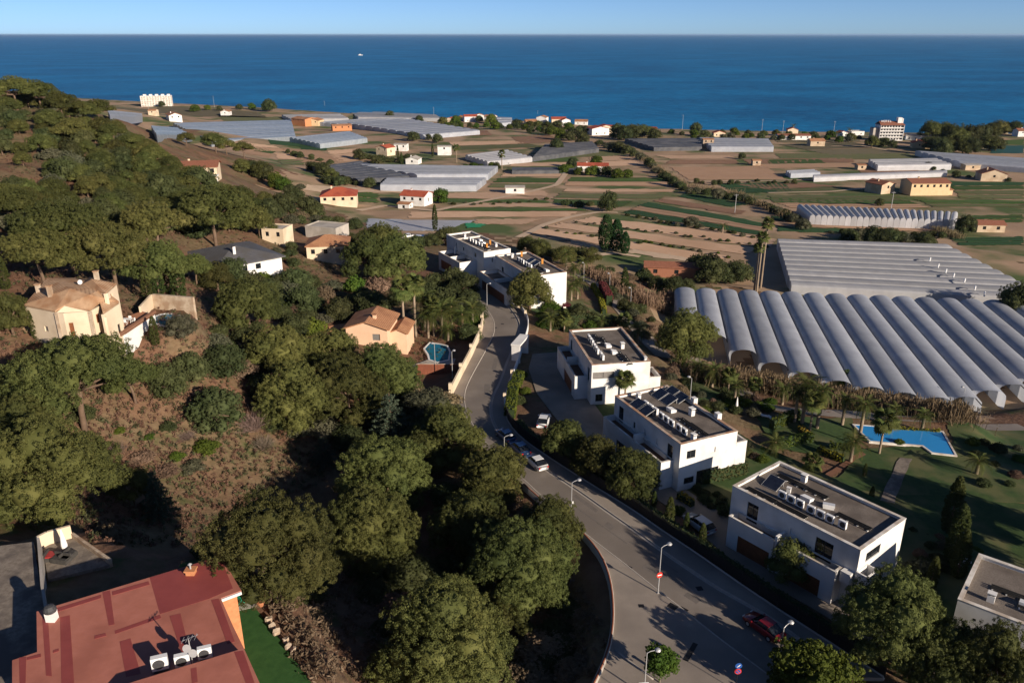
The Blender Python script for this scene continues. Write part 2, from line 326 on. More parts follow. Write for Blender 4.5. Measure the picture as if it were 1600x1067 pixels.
def sea_material():
    m, nt, p = nodes('sea_water'); L = nt.links.new
    tc = N(nt, 'ShaderNodeTexCoord')
    mp = N(nt, 'ShaderNodeMapping'); mp.inputs['Scale'].default_value = (1, 1.6, 1); L(tc.outputs['Object'], mp.inputs[0])
    n1 = N(nt, 'ShaderNodeTexNoise', Scale=.045, Detail=7, Roughness=.62); L(mp.outputs[0], n1.inputs['Vector'])
    n2 = N(nt, 'ShaderNodeTexNoise', Scale=.004, Detail=4); L(mp.outputs[0], n2.inputs['Vector'])
    rp = N(nt, 'ShaderNodeValToRGB'); e = rp.color_ramp.elements; e[0].position=.40; e[1].position=.61; e[0].color=(.001,.078,.195,1); e[1].color=(.004,.165,.365,1)
    ad = N(nt, 'ShaderNodeMath', operation='MULTIPLY_ADD'); L(n2.outputs['Fac'], ad.inputs[0]); ad.inputs[1].default_value=.5
    ml = N(nt, 'ShaderNodeMath', operation='MULTIPLY'); L(n1.outputs['Fac'], ml.inputs[0]); ml.inputs[1].default_value=.5; L(ml.outputs[0], ad.inputs[2])
    L(ad.outputs[0], rp.inputs[0]); L(rp.outputs[0], p.inputs['Base Color'])
    p.inputs['Roughness'].default_value=.4; p.inputs['Specular IOR Level'].default_value=.16; p.inputs['IOR'].default_value=1.33
    b = N(nt, 'ShaderNodeBump', Strength=1.0, Distance=2.5); L(n1.outputs['Fac'], b.inputs['Height']); L(b.outputs[0], p.inputs['Normal'])
sea_material()
def pool_material():
    m, nt, p = nodes('pool_water'); L = nt.links.new
    tc = N(nt, 'ShaderNodeTexCoord'); n1 = N(nt, 'ShaderNodeTexNoise', Scale=1.2, Detail=3); L(tc.outputs['Object'], n1.inputs['Vector'])
    p.inputs['Base Color'].default_value=(.03,.24,.55,1); p.inputs['Roughness'].default_value=.06
    b = N(nt, 'ShaderNodeBump', Strength=.15, Distance=.1); L(n1.outputs['Fac'], b.inputs['Height']); L(b.outputs[0], p.inputs['Normal'])
pool_material()
noise_mat('pool_teal', (.01,.12,.20), (.015,.15,.24), 1, .06, .1)
# ---------------------------------------------------------------- terrain: surveyed spot heights, smooth surface through them
SPOT = [  # photo x, photo y, metres below the camera
 (1130,1060,57),(1030,930,57),(900,770,57),(800,690,57),(750,610,57),(770,540,57),(785,490,57),(765,460,57),(730,435,57),
 (1290,950,57.3),(1100,800,57.3),(900,650,57.3),(1500,900,57.6),(1400,800,58),(1300,740,58.5),(1410,690,59.5),(1500,655,61),(1200,640,60),
 (1600,640,62.5),(1000,560,59),(1050,580,61),(950,480,60),(1000,530,62),(1590,720,60),(1590,1000,57.6),
 (1100,560,64.5),(1500,640,64.5),(1060,460,65.5),(1350,470,66),(1600,560,65),(1600,440,67),(1220,390,67.5),(1580,400,68),
 (1000,400,66),(850,360,66.5),(900,430,62),(1100,340,69.5),(1300,340,71),(900,300,72.5),(1400,290,74),(1550,330,71.5),(1000,250,77),(1300,240,78.5),
 (700,330,67),(600,300,68.5),(500,260,73),(700,260,75),(400,220,77),(600,210,81),(900,205,84),(1200,208,86),(1600,208,86),(300,190,83),(100,165,85),
 (640,620,58.5),(680,585,58),(680,545,57.5),(620,520,55.5),(560,545,54),(500,470,53),(450,430,53.5),(620,440,57.5),(690,410,58.5),(540,400,56),(600,370,60),
 (650,372,62),(430,370,52),(480,335,60),(340,420,48.5),(400,390,49.5),(250,370,44),(310,265,42),(345,268,50),(400,290,60),(450,310,61.5),
 (0,140,21),(60,150,24),(110,165,28),(160,190,33),(210,215,38),(280,245,41.5),(0,250,31),(100,260,33),(200,300,37),(0,350,35),(120,370,38),(240,200,60),(180,170,66),
 (100,490,40),(180,520,42),(250,490,42.5),(280,560,46),(310,620,50.5),(150,680,49),(100,600,44),(250,720,54),(0,700,45),(350,790,58),(450,720,59),(520,650,59),
 (400,600,54),(400,500,50),(450,560,54.5),(330,500,46),(590,620,58.5),
 (280,810,56),(500,880,61),(700,920,61.5),(880,1000,61),(860,1060,61.5),(650,1060,60),(520,1000,55),(560,950,60),
 (60,780,47.5),(150,850,48),(30,880,43.5),(800,850,60),(860,850,59.5),(720,760,60),
]
spots = [tuple(U(*s)) for s in SPOT]
spots += [(-60,20,44),(-20,15,30),(20,15,31),(70,15,33),(-90,60,50),(-140,120,62),(-170,200,66),(-260,300,72),(-330,250,80),(-260,120,80),(-420,420,72),
          (150,60,32),(200,130,28),(260,250,22),(400,500,12),(-700,900,10),(-900,1100,8),(700,700,6),(-230,450,40),(-330,520,25),(-250,560,12),(-480,620,14),(-60,-30,40),(60,-30,33)]
spots = np.array(spots)
def tps_fit(P, lam=0.02):
    X = P[:, :2] / 100.0; n = len(X)
    d = np.sqrt(((X[:, None] - X[None]) ** 2).sum(-1)); K = np.where(d > 1e-9, d * d * np.log(np.maximum(d, 1e-9)), 0) + lam * np.eye(n)
    A = np.zeros((n + 3, n + 3)); A[:n, :n] = K; A[:n, n] = 1; A[:n, n+1:] = X; A[n, :n] = 1; A[n+1:, :n] = X.T
    return X, np.linalg.solve(A, np.concatenate([P[:, 2], np.zeros(3)]))
TX, TW = tps_fit(spots)
def tps(x, y):
    q = np.stack([x, y], -1) / 100.0; out = np.zeros(len(q))
    for i in range(0, len(q), 20000):
        s = q[i:i+20000]; d2 = ((s[:, None] - TX[None]) ** 2).sum(-1)
        out[i:i+20000] = (0.5 * d2 * np.log(np.maximum(d2, 1e-12))) @ TW[:-3] + TW[-3] + s @ TW[-2:]
    return out
GX = np.concatenate([np.arange(-1700, -400, 25), np.arange(-400, -200, 6), np.arange(-200, 170, 2.0), np.arange(170, 400, 6), np.arange(400, 1301, 25)]).astype(float)
GY = np.concatenate([np.arange(-60, 260, 2.0), np.arange(260, 420, 4), np.arange(420, 1000, 10), np.arange(1000, 2101, 25)]).astype(float)
gx, gy = np.meshgrid(GX, GY)
GZ = tps(gx.ravel(), gy.ravel()).reshape(gx.shape)
# gentle roughness on the hillside
def fbm(x, y, s):
    return (np.sin(x*s+1.3*np.sin(y*s*.7))*np.cos(y*s*1.1+1.7*np.sin(x*s*.6)) + .5*np.sin(x*s*2.3+y*s*1.9)*np.cos(y*s*2.7-x*s*.8))
hillm = np.clip((-gx - 40) / 80, 0, 1) * np.clip((420 - gy) / 60, 0, 1)
GZ += hillm * (fbm(gx, gy, .11) * .7 + fbm(gx, gy, .33) * .25)
SHORE = [tuple(U(x, y, 88.0))[:2] for x, y in ((-300,140),(60,149),(200,157),(400,167),(600,180),(800,187),(1000,200),(1200,204),(1400,207),(1600,209),(2000,211))]
SHORE = [(-2500, SHORE[0][1]+400)]+SHORE+[(2500, SHORE[-1][1])]
def shore_y(x): return np.interp(x, [s[0] for s in SHORE], [s[1] for s in SHORE])
ds = shore_y(gx) - gy
GZ = np.where((gy > 420) & (ds < 250), np.minimum(GZ, 3.0 + np.maximum(ds, 0) * .045), GZ)
GZ = np.maximum(GZ, np.where(ds > 10, 2.2, -8)); GZ = np.where(ds < 10, np.clip(1.2 + ds * .12, -8, 2.4), GZ)
def poly_sd(x, y, poly):
    """signed distance to a polygon, negative inside"""
    ins = np.zeros(x.shape, bool); dm = np.full(x.shape, 1e9); n = len(poly)
    for i in range(n):
        x1, y1 = poly[i][:2]; x2, y2 = poly[(i+1) % n][:2]
        ex, ey = x2-x1, y2-y1; t = np.clip(((x-x1)*ex+(y-y1)*ey)/max(ex*ex+ey*ey,1e-9), 0, 1)
        dm = np.minimum(dm, np.hypot(x-x1-t*ex, y-y1-t*ey))
        c = ((y1 > y) != (y2 > y)); 
        with np.errstate(divide='ignore', invalid='ignore'): xi = (x2-x1)*(y-y1)/(y2-y1)+x1
        ins ^= c & (x < xi)
    return np.where(ins, -dm, dm)
PADS = []
def circle_p(cx, cy, rx, ry, n=14): return [(cx+rx*math.cos(6.283*k/n), cy+ry*math.sin(6.283*k/n)) for k in range(n)]
def pad(pxs, drop, blend=4.0, world=None):
    global GZ
    poly = world or [tuple(U(x, y, drop))[:2] for x, y in pxs]; z = CAMZ - drop
    xs = [p[0] for p in poly]; ys = [p[1] for p in poly]
    i0, i1 = np.searchsorted(GX, [min(xs)-blend-4, max(xs)+blend+4]); j0, j1 = np.searchsorted(GY, [min(ys)-blend-4, max(ys)+blend+4])
    X, Y = gx[j0:j1, i0:i1], gy[j0:j1, i0:i1]
    sdv = poly_sd(X, Y, poly); w = np.clip(1 - (sdv - 1.5) / blend, 0, 1); w = w*w*(3-2*w)
    GZ[j0:j1, i0:i1] = GZ[j0:j1, i0:i1] * (1-w) + z * w
    PADS.append((poly, z)); return poly
# road alignment read off the photograph (all on the level terrace 57 m below the camera)
ROADZ = CAMZ - 57.0
LK = [(1290,1125),(1197,1050),(1155,1020),(1109,986),(1065,949),(1027,922),(984,886),(947,859),(910,830),(870,796),(830,760),(790,722),(757,690),(736,660),(726,635),(726,612),(735,592),(746,572),(760,547),(772,524),(774,510),(772,500),(764,487),(752,472),(742,460),(728,446),(716,436)]
RK = [(1330,1060),(1199,960),(1125,922),(1087,896),(1032,859),(990,827),(950,800),(930,785),(882,752),(850,732),(815,708),(783,681),(771,662),(767,646),(767,630),(772,615),(779,605),(785,590),(792,567),(801,548),(809,527),(812,514),(811,502),(800,486),(788,472),(772,458),(752,444),(738,436)]
RS = [(1380,1060),(1200,944),(1150,910),(1075,857),(1032,830),(995,802),(950,775),(900,744),(860,718),(816,688),(795,666),(787,648),(787,630),(792,612),(799,592),(806,572),(815,545),(822,522),(825,510),(822,495),(810,480),(797,467),(780,454),(760,442),(744,436)]
LS = [(925,1085),(947,1040),(957,1010),(961,975),(960,940),(955,905),(940,867),(912,836),(900,824),(862,798),(822,763),(780,724),(745,691),(722,660),(709,630),(708,612),(720,586),(736,555),(750,524),(753,510),(754,496),(750,486),(741,474),(732,463),(720,450),(708,438)]
def line3(pts, drop=57.0): return [U(x, y, drop) for x, y in pts]
def resample(pts, n):
    P = np.array([tuple(p) for p in pts]); d = np.r_[0, np.cumsum(np.linalg.norm(np.diff(P, axis=0), axis=1))]
    t = np.linspace(0, d[-1], n); return np.stack([np.interp(t, d, P[:, k]) for k in range(3)], -1)
def smooth(P, it=2):
    P = P.copy()
    for _ in range(it): P[1:-1] = P[:-2]*.25 + P[1:-1]*.5 + P[2:]*.25
    return P
rLK, rRK, rRS, rLS = [smooth(resample(line3(l), 90), 3) for l in (LK, RK, RS, LS)]
corr = [tuple(p[:2]) for p in rLS] + [tuple(p[:2]) for p in rRS[::-1]]
# level ground under houses, gardens and greenhouses
drive_px = [(1420,1050),(1290,960),(1150,880),(1060,800),(990,755),(930,705),(875,660),(838,612),(826,575),(832,552),(870,546),(1010,560),(1040,605),(1180,690),(1240,715),(1440,810),(1600,900),(1600,1010)]
pad(drive_px, 57.25, 6)
pad([(1190,650),(1330,655),(1480,720),(1590,770),(1590,860),(1440,800),(1220,700)], 58.6, 8)
pad([(1330,655),(1500,662),(1510,720),(1380,705)], 58.8, 5)
pad([(1040,448),(1100,565),(1290,615),(1490,640),(1640,610),(1900,640),(1700,470)], 65.5, 7)
pad([(1225,440),(1640,465),(1640,410),(1480,386),(1222,379)], 66.5, 9)
pad([(640,540),(655,528),(712,530),(716,560),(704,590),(640,590)], 57.9, 3)
pad([(60,940),(330,860),(380,900),(440,940),(520,1080),(0,1100)], 45.6, 3)
pad([(-60,860),(52,850),(68,930),(80,1000),(30,1100),(-100,1100)], 42.95, 2)
pad([(62,850),(120,840),(200,880),(190,905),(75,900)], 44.1, 2)
pad(circle_p(262,500,26,12), 42.3, 3)
corr_poly = pad(None, 57.3, 2.5, world=corr)
def h(x, y):
    x = np.asarray(x, float); y = np.asarray(y, float)
    i = np.clip(np.searchsorted(GX, x) - 1, 0, len(GX)-2); j = np.clip(np.searchsorted(GY, y) - 1, 0, len(GY)-2)
    u = np.clip((x-GX[i])/(GX[i+1]-GX[i]), 0, 1); v = np.clip((y-GY[j])/(GY[j+1]-GY[j]), 0, 1)
    return (GZ[j,i]*(1-u)+GZ[j,i+1]*u)*(1-v)+(GZ[j+1,i]*(1-u)+GZ[j+1,i+1]*u)*v
KS = np.concatenate([np.arange(25, 400, .5), np.arange(400, 1500, 3)])
def hit(px, py, above=0.0):
    """ground point whose spot 'above' metres over it lies on this sight line"""
    d = rayd(px, py); P = np.outer(KS, d); z = P[:, 2] + CAMZ; g = h(P[:, 0], P[:, 1]) + above
    s = np.where(z <= g)[0]; k = s[0] if len(s) else len(KS)-1
    if k == 0: p = P[0]
    else:
        a, b = z[k-1]-g[k-1], z[k]-g[k]; t = a/(a-b) if a != b else 0; p = P[k-1]*(1-t)+P[k]*t
    return Vector((p[0], p[1], float(h(p[0], p[1]))))
nx, ny = len(GX), len(GY)
idx = np.arange(nx*ny).reshape(ny, nx)
F = np.stack([idx[:-1,:-1], idx[:-1,1:], idx[1:,1:], idx[1:,:-1]], -1).reshape(-1, 4)
terr = mobj('terrain', np_mesh('terrain', np.stack([gx, gy, GZ], -1).reshape(-1, 3), F, 'terrain_soil', True)); terr['kind'] = 'structure'
terr.data.materials.append(MATS['plain_soil'])
fc = np.stack([gx, gy, GZ], -1).reshape(-1, 3)[F].mean(1); terr.data.polygons.foreach_set('material_index', ((fc[:, 1] > 120) & (fc[:, 2] < 26.5+2.0*fbm(fc[:, 0], fc[:, 1], .13)+1.2*fbm(fc[:, 0], fc[:, 1], .47))).astype(np.int32))
S = 90000.0
sea = mobj('sea', np_mesh('sea', [(-S,500,0),(S,500,0),(S,S,0),(-S,S,0)], [(0,1,2,3)], 'sea_water')); sea['kind'] = 'structure'

# ---------------------------------------------------------------- road, kerbs, pavements
def strip(name, A, Bp, mat, dz=0.0, skirt=0.0, kind='structure', parent=None):
    A = np.array(A); Bp = np.array(Bp); n = len(A); A[:, 2] += dz; Bp[:, 2] += dz
    V = [A, Bp]; F = [(i, i+1, n+i+1, n+i) for i in range(n-1)]
    if skirt:
        A2 = A.copy(); A2[:, 2] -= skirt; B2 = Bp.copy(); B2[:, 2] -= skirt; V += [A2, B2]
        F += [(2*n+i, 2*n+i+1, i+1, i) for i in range(n-1)] + [(n+i, n+i+1, 3*n+i+1, 3*n+i) for i in range(n-1)]
        F += [(0, n, 3*n, 2*n), (2*n-1, n-1, 3*n-1, 4*n-1)]
    F = [f[::-1] for f in F] if np.cross(A[1,:2]-A[0,:2], Bp[0,:2]-A[0,:2]) < 0 else F
    o = mobj(name, np_mesh(name, np.concatenate(V), F, mat), parent)
    if not parent: o['kind'] = kind
    return o
def offset(P, dist):
    T = np.gradient(P[:, :2], axis=0); T /= np.linalg.norm(T, axis=1)[:, None]
    Q = P.copy(); Q[:, 0] += -T[:, 1]*dist; Q[:, 1] += T[:, 0]*dist; return Q
# polylines run away from the camera: left of travel is +offset
def lay(name, A, Bp, z, mat, thick):
    mb = MB().prism([tuple(p[:2]) for p in A]+[tuple(p[:2]) for p in Bp[::-1]], z-thick, z); o = mb.build(name, mat); o['kind'] = 'structure'; return o
lay('road', offset(rLK, -.0), offset(rRK, .0), ROADZ, 'asphalt', .25)
strip('kerb', offset(rLK, .18), rLK, 'kerbstone', .13, .3)
strip('kerb', rRK, offset(rRK, -.18), 'kerbstone', .13, .3)
lay('pavement', rLS, offset(rLK, .185), ROADZ+.12, 'pavement', .45)
lay('pavement', offset(rRK, -.185), rRS, ROADZ+.12, 'pavement', .45)
gut = strip('gutter', offset(rRK, .32), offset(rRK, .02), 'kerbstone', .006)
gdn = [U(x, y, 57.0) for x, y in drive_px]
drv = [U(x, y, 57.0) for x, y in ((1420,1050),(1290,960),(1150,880),(1060,800),(990,755),(930,705),(875,660),(838,612),(826,575),(832,552),(885,548),(918,615),(950,660),(985,690),(1050,752),(1075,765),(1150,815),(1200,860),(1290,925),(1400,985),(1500,1020),(1500,1060))]
def sheet(name, pts, z, mat, thick=.3, kind='structure', parent=None):
    mb = MB().prism([(p[0], p[1]) for p in pts], z-thick, z); o = mb.build(name, mat, parent)
    if kind and not parent: o['kind'] = kind
    return o
sheet('lawn', gdn, ROADZ - .19, 'lawn')
sheet('driveway', drv, ROADZ - .12, 'paving')
# manholes and drains
def cover(px, py, wx, wy, rz, label, z=ROADZ+.004):
    p = U(px, py, CAMZ-z); o = MB().box(-wx/2,wx/2,-wy/2,wy/2,-.02,.006).build('drain_cover', 'dark_iron'); o.location = p; o.rotation_euler[2] = rz
    tag(o, label, 'drain cover', 'covers set into the street')
cover(1051,947,1.0,.8,-.75,'square dark drain cover on the pavement beside the kerb', ROADZ+.126)
cover(1069,951,.9,.35,-.75,'narrow gully grate in the kerb below the no-entry lamp post')
cover(983,885,.8,.3,-.75,'gully grate in the left kerb above the no-entry lamp post')
cover(1093,919,.7,.7,.2,'round-looking manhole in the shaded road lane')
cover(1002,946,.6,.5,0,'small access cover on the wide pavement', ROADZ+.126)
cover(773,512,.9,.5,0,'gully grate at the far bend of the kerb')
cover(785,506,.6,.5,0,'small manhole at the far bend of the road')
cover(744,621-78,.6,.5,0,'small cover on the pavement by the cream wall', ROADZ+.126)
# curved retaining wall below the near pavement
wl = rLS[:26]; 
def wallstrip(name, A, th, z0, z1, mat, parent=None, side=1):
    a = np.array(A); b = offset(a, th*side); n = len(a)
    z0 = np.broadcast_to(z0, (n,)); z1 = np.broadcast_to(z1, (n,))
    V = []
    for P_, z in ((a,z0),(b,z0),(b,z1),(a,z1)): q = P_.copy(); q[:,2] = z; V.append(q)
    F = []
    for i in range(n-1):
        for k in range(4): k2=(k+1)%4; F.append((k*n+i, k*n+i+1, k2*n+i+1, k2*n+i))
    F += [(0,n,2*n,3*n), (4*n-1,3*n-1,2*n-1,n-1)]
    if side < 0: F = [f[::-1] for f in F]
    return mobj(name, np_mesh(name, np.concatenate(V), F, mat), parent)
rw = thing('retaining_wall', 'curved concrete retaining wall with thin red-brown capping below the wide pavement', 'wall', rLS[8])
def local(o, parent):  # keep world placement under a parent at a location without rotation
    o.parent = parent; o.location = -parent.location; return o
local(wallstrip('wall_body', wl, .35, ROADZ-7, ROADZ+.55, 'concrete'), rw)
local(wallstrip('capping', offset(wl, .06), .2, ROADZ+.55, ROADZ+.59, 'rust_fence'), rw)
# ---------------------------------------------------------------- building kit
def panel(x0, y0, x1, y1, z0, z1, holes=(), t=.3):
    """wall from (x0,y0) to (x1,y1); its outer face is on the right-hand side of that direction; holes = (s0,s1,za,zb) along it"""
    L_ = math.hypot(x1-x0, y1-y0); mb = MB()
    xs = sorted({0, L_} | {a for hh in holes for a in hh[:2]}); zs = sorted({z0, z1} | {a for hh in holes for a in hh[2:4]})
    for i in range(len(xs)-1):
        # merge vertical runs
        run = None
        for j in range(len(zs)-1):
            cx, cz = (xs[i]+xs[i+1])/2, (zs[j]+zs[j+1])/2
            solid = not any(a < cx < b and c < cz < d for a, b, c, d in [q[:4] for q in holes])
            if solid: run = [zs[j], zs[j+1]] if run is None else [run[0], zs[j+1]]
            if (not solid or j == len(zs)-2) and run: mb.box(xs[i], xs[i+1], 0, t, run[0], run[1]); run = None
    a = math.atan2(y1-y0, x1-x0)
    return mb.xf(Matrix.Translation((x0, y0, 0)) @ Matrix.Rotation(a, 4, 'Z'))
def wall(parent, mat, x0, y0, x1, y1, z0, z1, holes=(), t=.3, pane='glass_dark', frame=None, sill=None, depth=.16):
    w = panel(x0, y0, x1, y1, z0, z1, holes, t).build('wall', mat, parent)
    a = math.atan2(y1-y0, x1-x0); M = Matrix.Translation((x0, y0, 0)) @ Matrix.Rotation(a, 4, 'Z')
    for q in holes:
        s0, s1, za, zb = q[:4]; pm = q[4] if len(q) > 4 else pane; nm = q[5] if len(q) > 5 else ('window' if pm in ('glass_dark','shutter') else 'door')
        if pm is None: continue
        o = MB().box(s0, s1, depth, depth+.05, za, zb).xf(M).build(nm, pm, w)
        if frame and nm == 'window':
            f = MB(); k = .06
            f.box(s0, s0+k, depth-.05, depth-.004, za, zb).box(s1-k, s1, depth-.05, depth-.004, za, zb).box(s0+k, s1-k, depth-.05, depth-.004, zb-k, zb).box(s0+k, s1-k, depth-.05, depth-.004, za, za+k)
            if s1-s0 > 1.1: f.box((s0+s1)/2-k/2, (s0+s1)/2+k/2, depth-.05, depth-.004, za+k, zb-k)
            f.xf(M).build('window_frame', frame, w)
        if sill: MB().box(s0-.06, s1+.06, -.07, .1, za-.06, za-.003).xf(M).build('sill', sill, w)
    return w
def ring(x0, x1, y0, y1, w, z0, z1):
    return MB().box(x0, x1, y0, y0+w, z0, z1).box(x0, x1, y1-w, y1, z0, z1).box(x0, x0+w, y0+w, y1-w, z0, z1).box(x1-w, x1, y0+w, y1-w, z0, z1)

def frame_of(Lc, T, Rr, Bm, drop):
    P_ = [U(p[0], p[1], drop) for p in (Lc, T, Rr, Bm)]
    u = ((P_[0]-P_[3])+(P_[1]-P_[2]))/2; v = ((P_[2]-P_[3])+(P_[1]-P_[0]))/2
    return P_[3], math.atan2(u.y, u.x), u.length, v.length
# prototypes of roof plant, standing on the roofs
def proto_ac():
    t = thing('ac_unit', 'x', 'air conditioner')
    MB().box(-.45,.45,-.17,.17,.12,1.0).build('casing', 'unit_white', t)
    MB().box(-.40,.40,-.2,.2,0,.117).build('plinth', 'unit_dark', t)
    MB().lathe([(.33,0),(.33,.025)], 14).xf(Matrix.Translation((-.06,.17,.56)) @ Matrix.Rotation(-math.pi/2,4,'X')).build('fan_grille', 'unit_dark', t)
    MB().lathe([(.33,0),(.33,.025)], 14).xf(Matrix.Translation((-.06,-.17,.56)) @ Matrix.Rotation(math.pi/2,4,'X')).build('fan_grille', 'unit_dark', t)
    return t
def proto_vent():
    t = thing('roof_vent', 'x', 'vent')
    MB().box(-.32,.32,-.26,.26,0,.75).build('shaft', 'white_paint', t)
    MB().box(-.25,.25,-.2,.2,.75,.92).build('louvre', 'unit_dark', t)
    MB().box(-.38,.38,-.32,.32,.92,1.02).build('cap', 'white_paint', t)
    return t
def proto_dome():
    t = thing('roof_hood', 'x', 'vent hood')
    MB().box(-.6,.6,-.45,.45,0,.3).build('base', 'unit_white', t)
    MB().prism([(-.65,-.5),(.65,-.5),(.65,.5),(-.65,.5)], .3, [.35,.35,.6,.6]).build('lid', 'unit_white', t)
    return t
def proto_solar():
    t = thing('solar_panel', 'x', 'solar panel')
    Mx = Matrix.Translation((0,0,.45)) @ Matrix.Rotation(R(-25),4,'X')
    MB().box(-1.0,1.0,-.95,.95,-.03,.03).xf(Mx).build('collector', 'solar', t)
    MB().box(-1.03,-1.0,-.97,.97,-.04,.045).box(1.0,1.03,-.97,.97,-.04,.045).box(-1.0,1.0,.95,.98,-.04,.045).box(-1.0,1.0,-.98,-.95,-.04,.045).xf(Mx).build('panel_frame', 'metal_grey', t)
    MB().box(-.9,.9,-.8,-.74,0,.76).build('stand', 'metal_grey', t)
    return t
def proto_duct():
    t = thing('pipe_run', 'x', 'pipes')
    for dy in (-.28, 0, .28): MB().tube([(-2,dy,.22),(2,dy,.22)], .09, 6).build('pipe', 'pipe_black', t)
    for dx in (-1.8, -.6, .6, 1.8): MB().box(dx-.06,dx+.06,-.45,.45,0,.13).build('support', 'unit_white', t)
    return t
PROTO = {'ac': proto_ac(), 'vent': proto_vent(), 'hood': proto_dome(), 'solar': proto_solar(), 'duct': proto_duct()}
used = set()
def put(kind, M, x, y, z, rz, label, group, sc=1.0):
    o = copy_tree(PROTO[kind]) if kind in used else PROTO[kind]
    used.add(kind); p = M @ Vector((x, y, z)); o.location = p; o.rotation_euler = (0, 0, rz + math.atan2(M[1][0], M[0][0])); o.scale = (sc,)*3
    tag(o, label, None, group); return o

def villa(key, px, where, Lu=None, Lv=None, org=None, drop=50.0, cop='coping', end_holes=(), left_holes=(), rear_holes=(), annexes=(), gear=(), fins=(), right=None):
    if org: O, a = org
    else: O, a, Lu_, Lv_ = frame_of(*px, drop); Lu = Lu or Lu_; Lv = Lv or Lv_
    zg = ROADZ - .25; H = CAMZ - drop - zg
    t = thing('villa', 'white flat-roofed villa ' + where, 'house', (O[0], O[1], zg), a, 'white flat-roofed villas along the street')
    M = Matrix.Translation((O[0], O[1], zg)) @ Matrix.Rotation(a, 4, 'Z')
    W = 'white_paint'; top = H - .06
    wall(t, W, 0, 0, 0, -Lv, -2, top, end_holes, frame='unit_dark')              # end facing the camera: runs left to right
    wall(t, W, Lu, -.3, .3, -.3+.3, -2, top, [(Lu-.3-b[1], Lu-.3-b[0], *b[2:]) for b in ()], .3) if False else None
    w = wall(t, W, Lu, 0, .3, 0, -2, top, [(Lu-q[1], Lu-q[0], *q[2:]) for q in left_holes], frame='unit_dark')
    wall(t, W, .3, -Lv, Lu, -Lv, -2, top, [(x, x+2.4, H-2.7, H-.7) for x in (2, 6.2, 10.6) if x+2.4 < Lu])
    wall(t, W, Lu, -Lv+.3, Lu, -.3, -2, top, rear_holes)
    ring(-.04, Lu+.04, -Lv-.04, .04, .42, H-.06, H+.0).build('coping', cop, t)
    B('roof_deck', 'roof_gravel', t, .3, Lu-.3, -Lv+.3, -.3, H-.75, H-.38)
    B('upper_floor', 'deck_brown', t, .3, Lu-.3, -Lv+.3, -.3, H-3.6, H-3.4)
    for (x0, x1, y0, y1, zt, doors, deck) in annexes:
        zt = H - zt; fl = zt - .85
        oy = y0 if y0 < -1 else y1
        if y1 > 0:   # terrace block on the street side
            wall(t, W, x1, y1, x0, y1, -2, zt, [(x1-d[1], x1-d[0], *d[2:]) for d in doors], .22, depth=.1)
            wall(t, W, x0, y1-.22, x0, y0, -2, zt, (), .22); wall(t, W, x1, y0, x1, y1-.22, -2, zt, (), .22)
        else:
            wall(t, W, x0, y0, x1, y0, -2, zt, (), .22)
            wall(t, W, x0, y1, x0, y0+.22, -2, zt, (), .22); wall(t, W, x1, y0+.22, x1, y1, -2, zt, (), .22)
        ring(x0-.03, x1+.03, y0 + (-.03 if y1 <= 0 else .01), y1 + (.03 if y1 > 0 else -.01), .28, zt, zt+.05).build('coping', cop if deck == 'roof_gravel' else 'coping_white', t)
        B('terrace_floor', deck, t, x0+.22, x1-.22, y0+(.22 if y1 <= 0 else .0), y1-(.22 if y1 > 0 else .0), fl-.2, fl)
    for f in fins: B('screen_wall', W, t, *f[:4], H-f[4], H-f[5])
    for g in gear:
        put(g[0], M, g[1], g[2], H - .38, g[3] if len(g) > 3 else 0, g[4] if len(g) > 4 else GEARLAB[g[0]] + key, 'roof plant of the villas', g[5] if len(g) > 5 else 1.0)
    return t, M, H
GEARLAB = {'ac': 'white air conditioner in the row on the roof of ', 'vent': 'white louvred vent shaft on the roof of ', 'hood': 'low white ventilation hood on the roof of ',
           'solar': 'dark tilted solar panel on the roof of ', 'duct': 'run of black insulated pipes on the roof of '}
ORD = ['first','second','third','fourth','fifth','sixth','seventh','eighth','ninth','tenth','eleventh','twelfth','thirteenth','fourteenth','fifteenth','sixteenth','seventeenth','eighteenth','nineteenth','twentieth']
ORD += ['twenty-'+o for o in ORD[:9]]+['thirtieth']+['thirty-'+o for o in ORD[:9]]+['fortieth']+['forty-'+o for o in ORD[:9]]+['fiftieth']+['fifty-'+o for o in ORD[:9]]+['sixtieth']+['sixty-'+o for o in ORD[:9]]+['late']*60
def acrow(x0, x1, y, n, who): return [('ac', x0+(x1-x0)*(i+.25*(i//3))/(n-1+.25*((n-1)//3)), y+.12*(i//3 % 2), 0, ORD[i]+' air conditioner from the far end on the roof of '+who) for i in range(n)]
HC = [(1146,759),(1221,721),(1421,812),(1345,859)]; HB = [(962,617),(1045,603),(1157,674),(1064,694)]; HA = [(889,516),(972,511),(1017,566),(925,570)]
HE = [(697,365),(737,361),(797,387),(756,394)]; HF = [(771,398),(826,393),(883,424),(830,432)]
g0 = 0.0
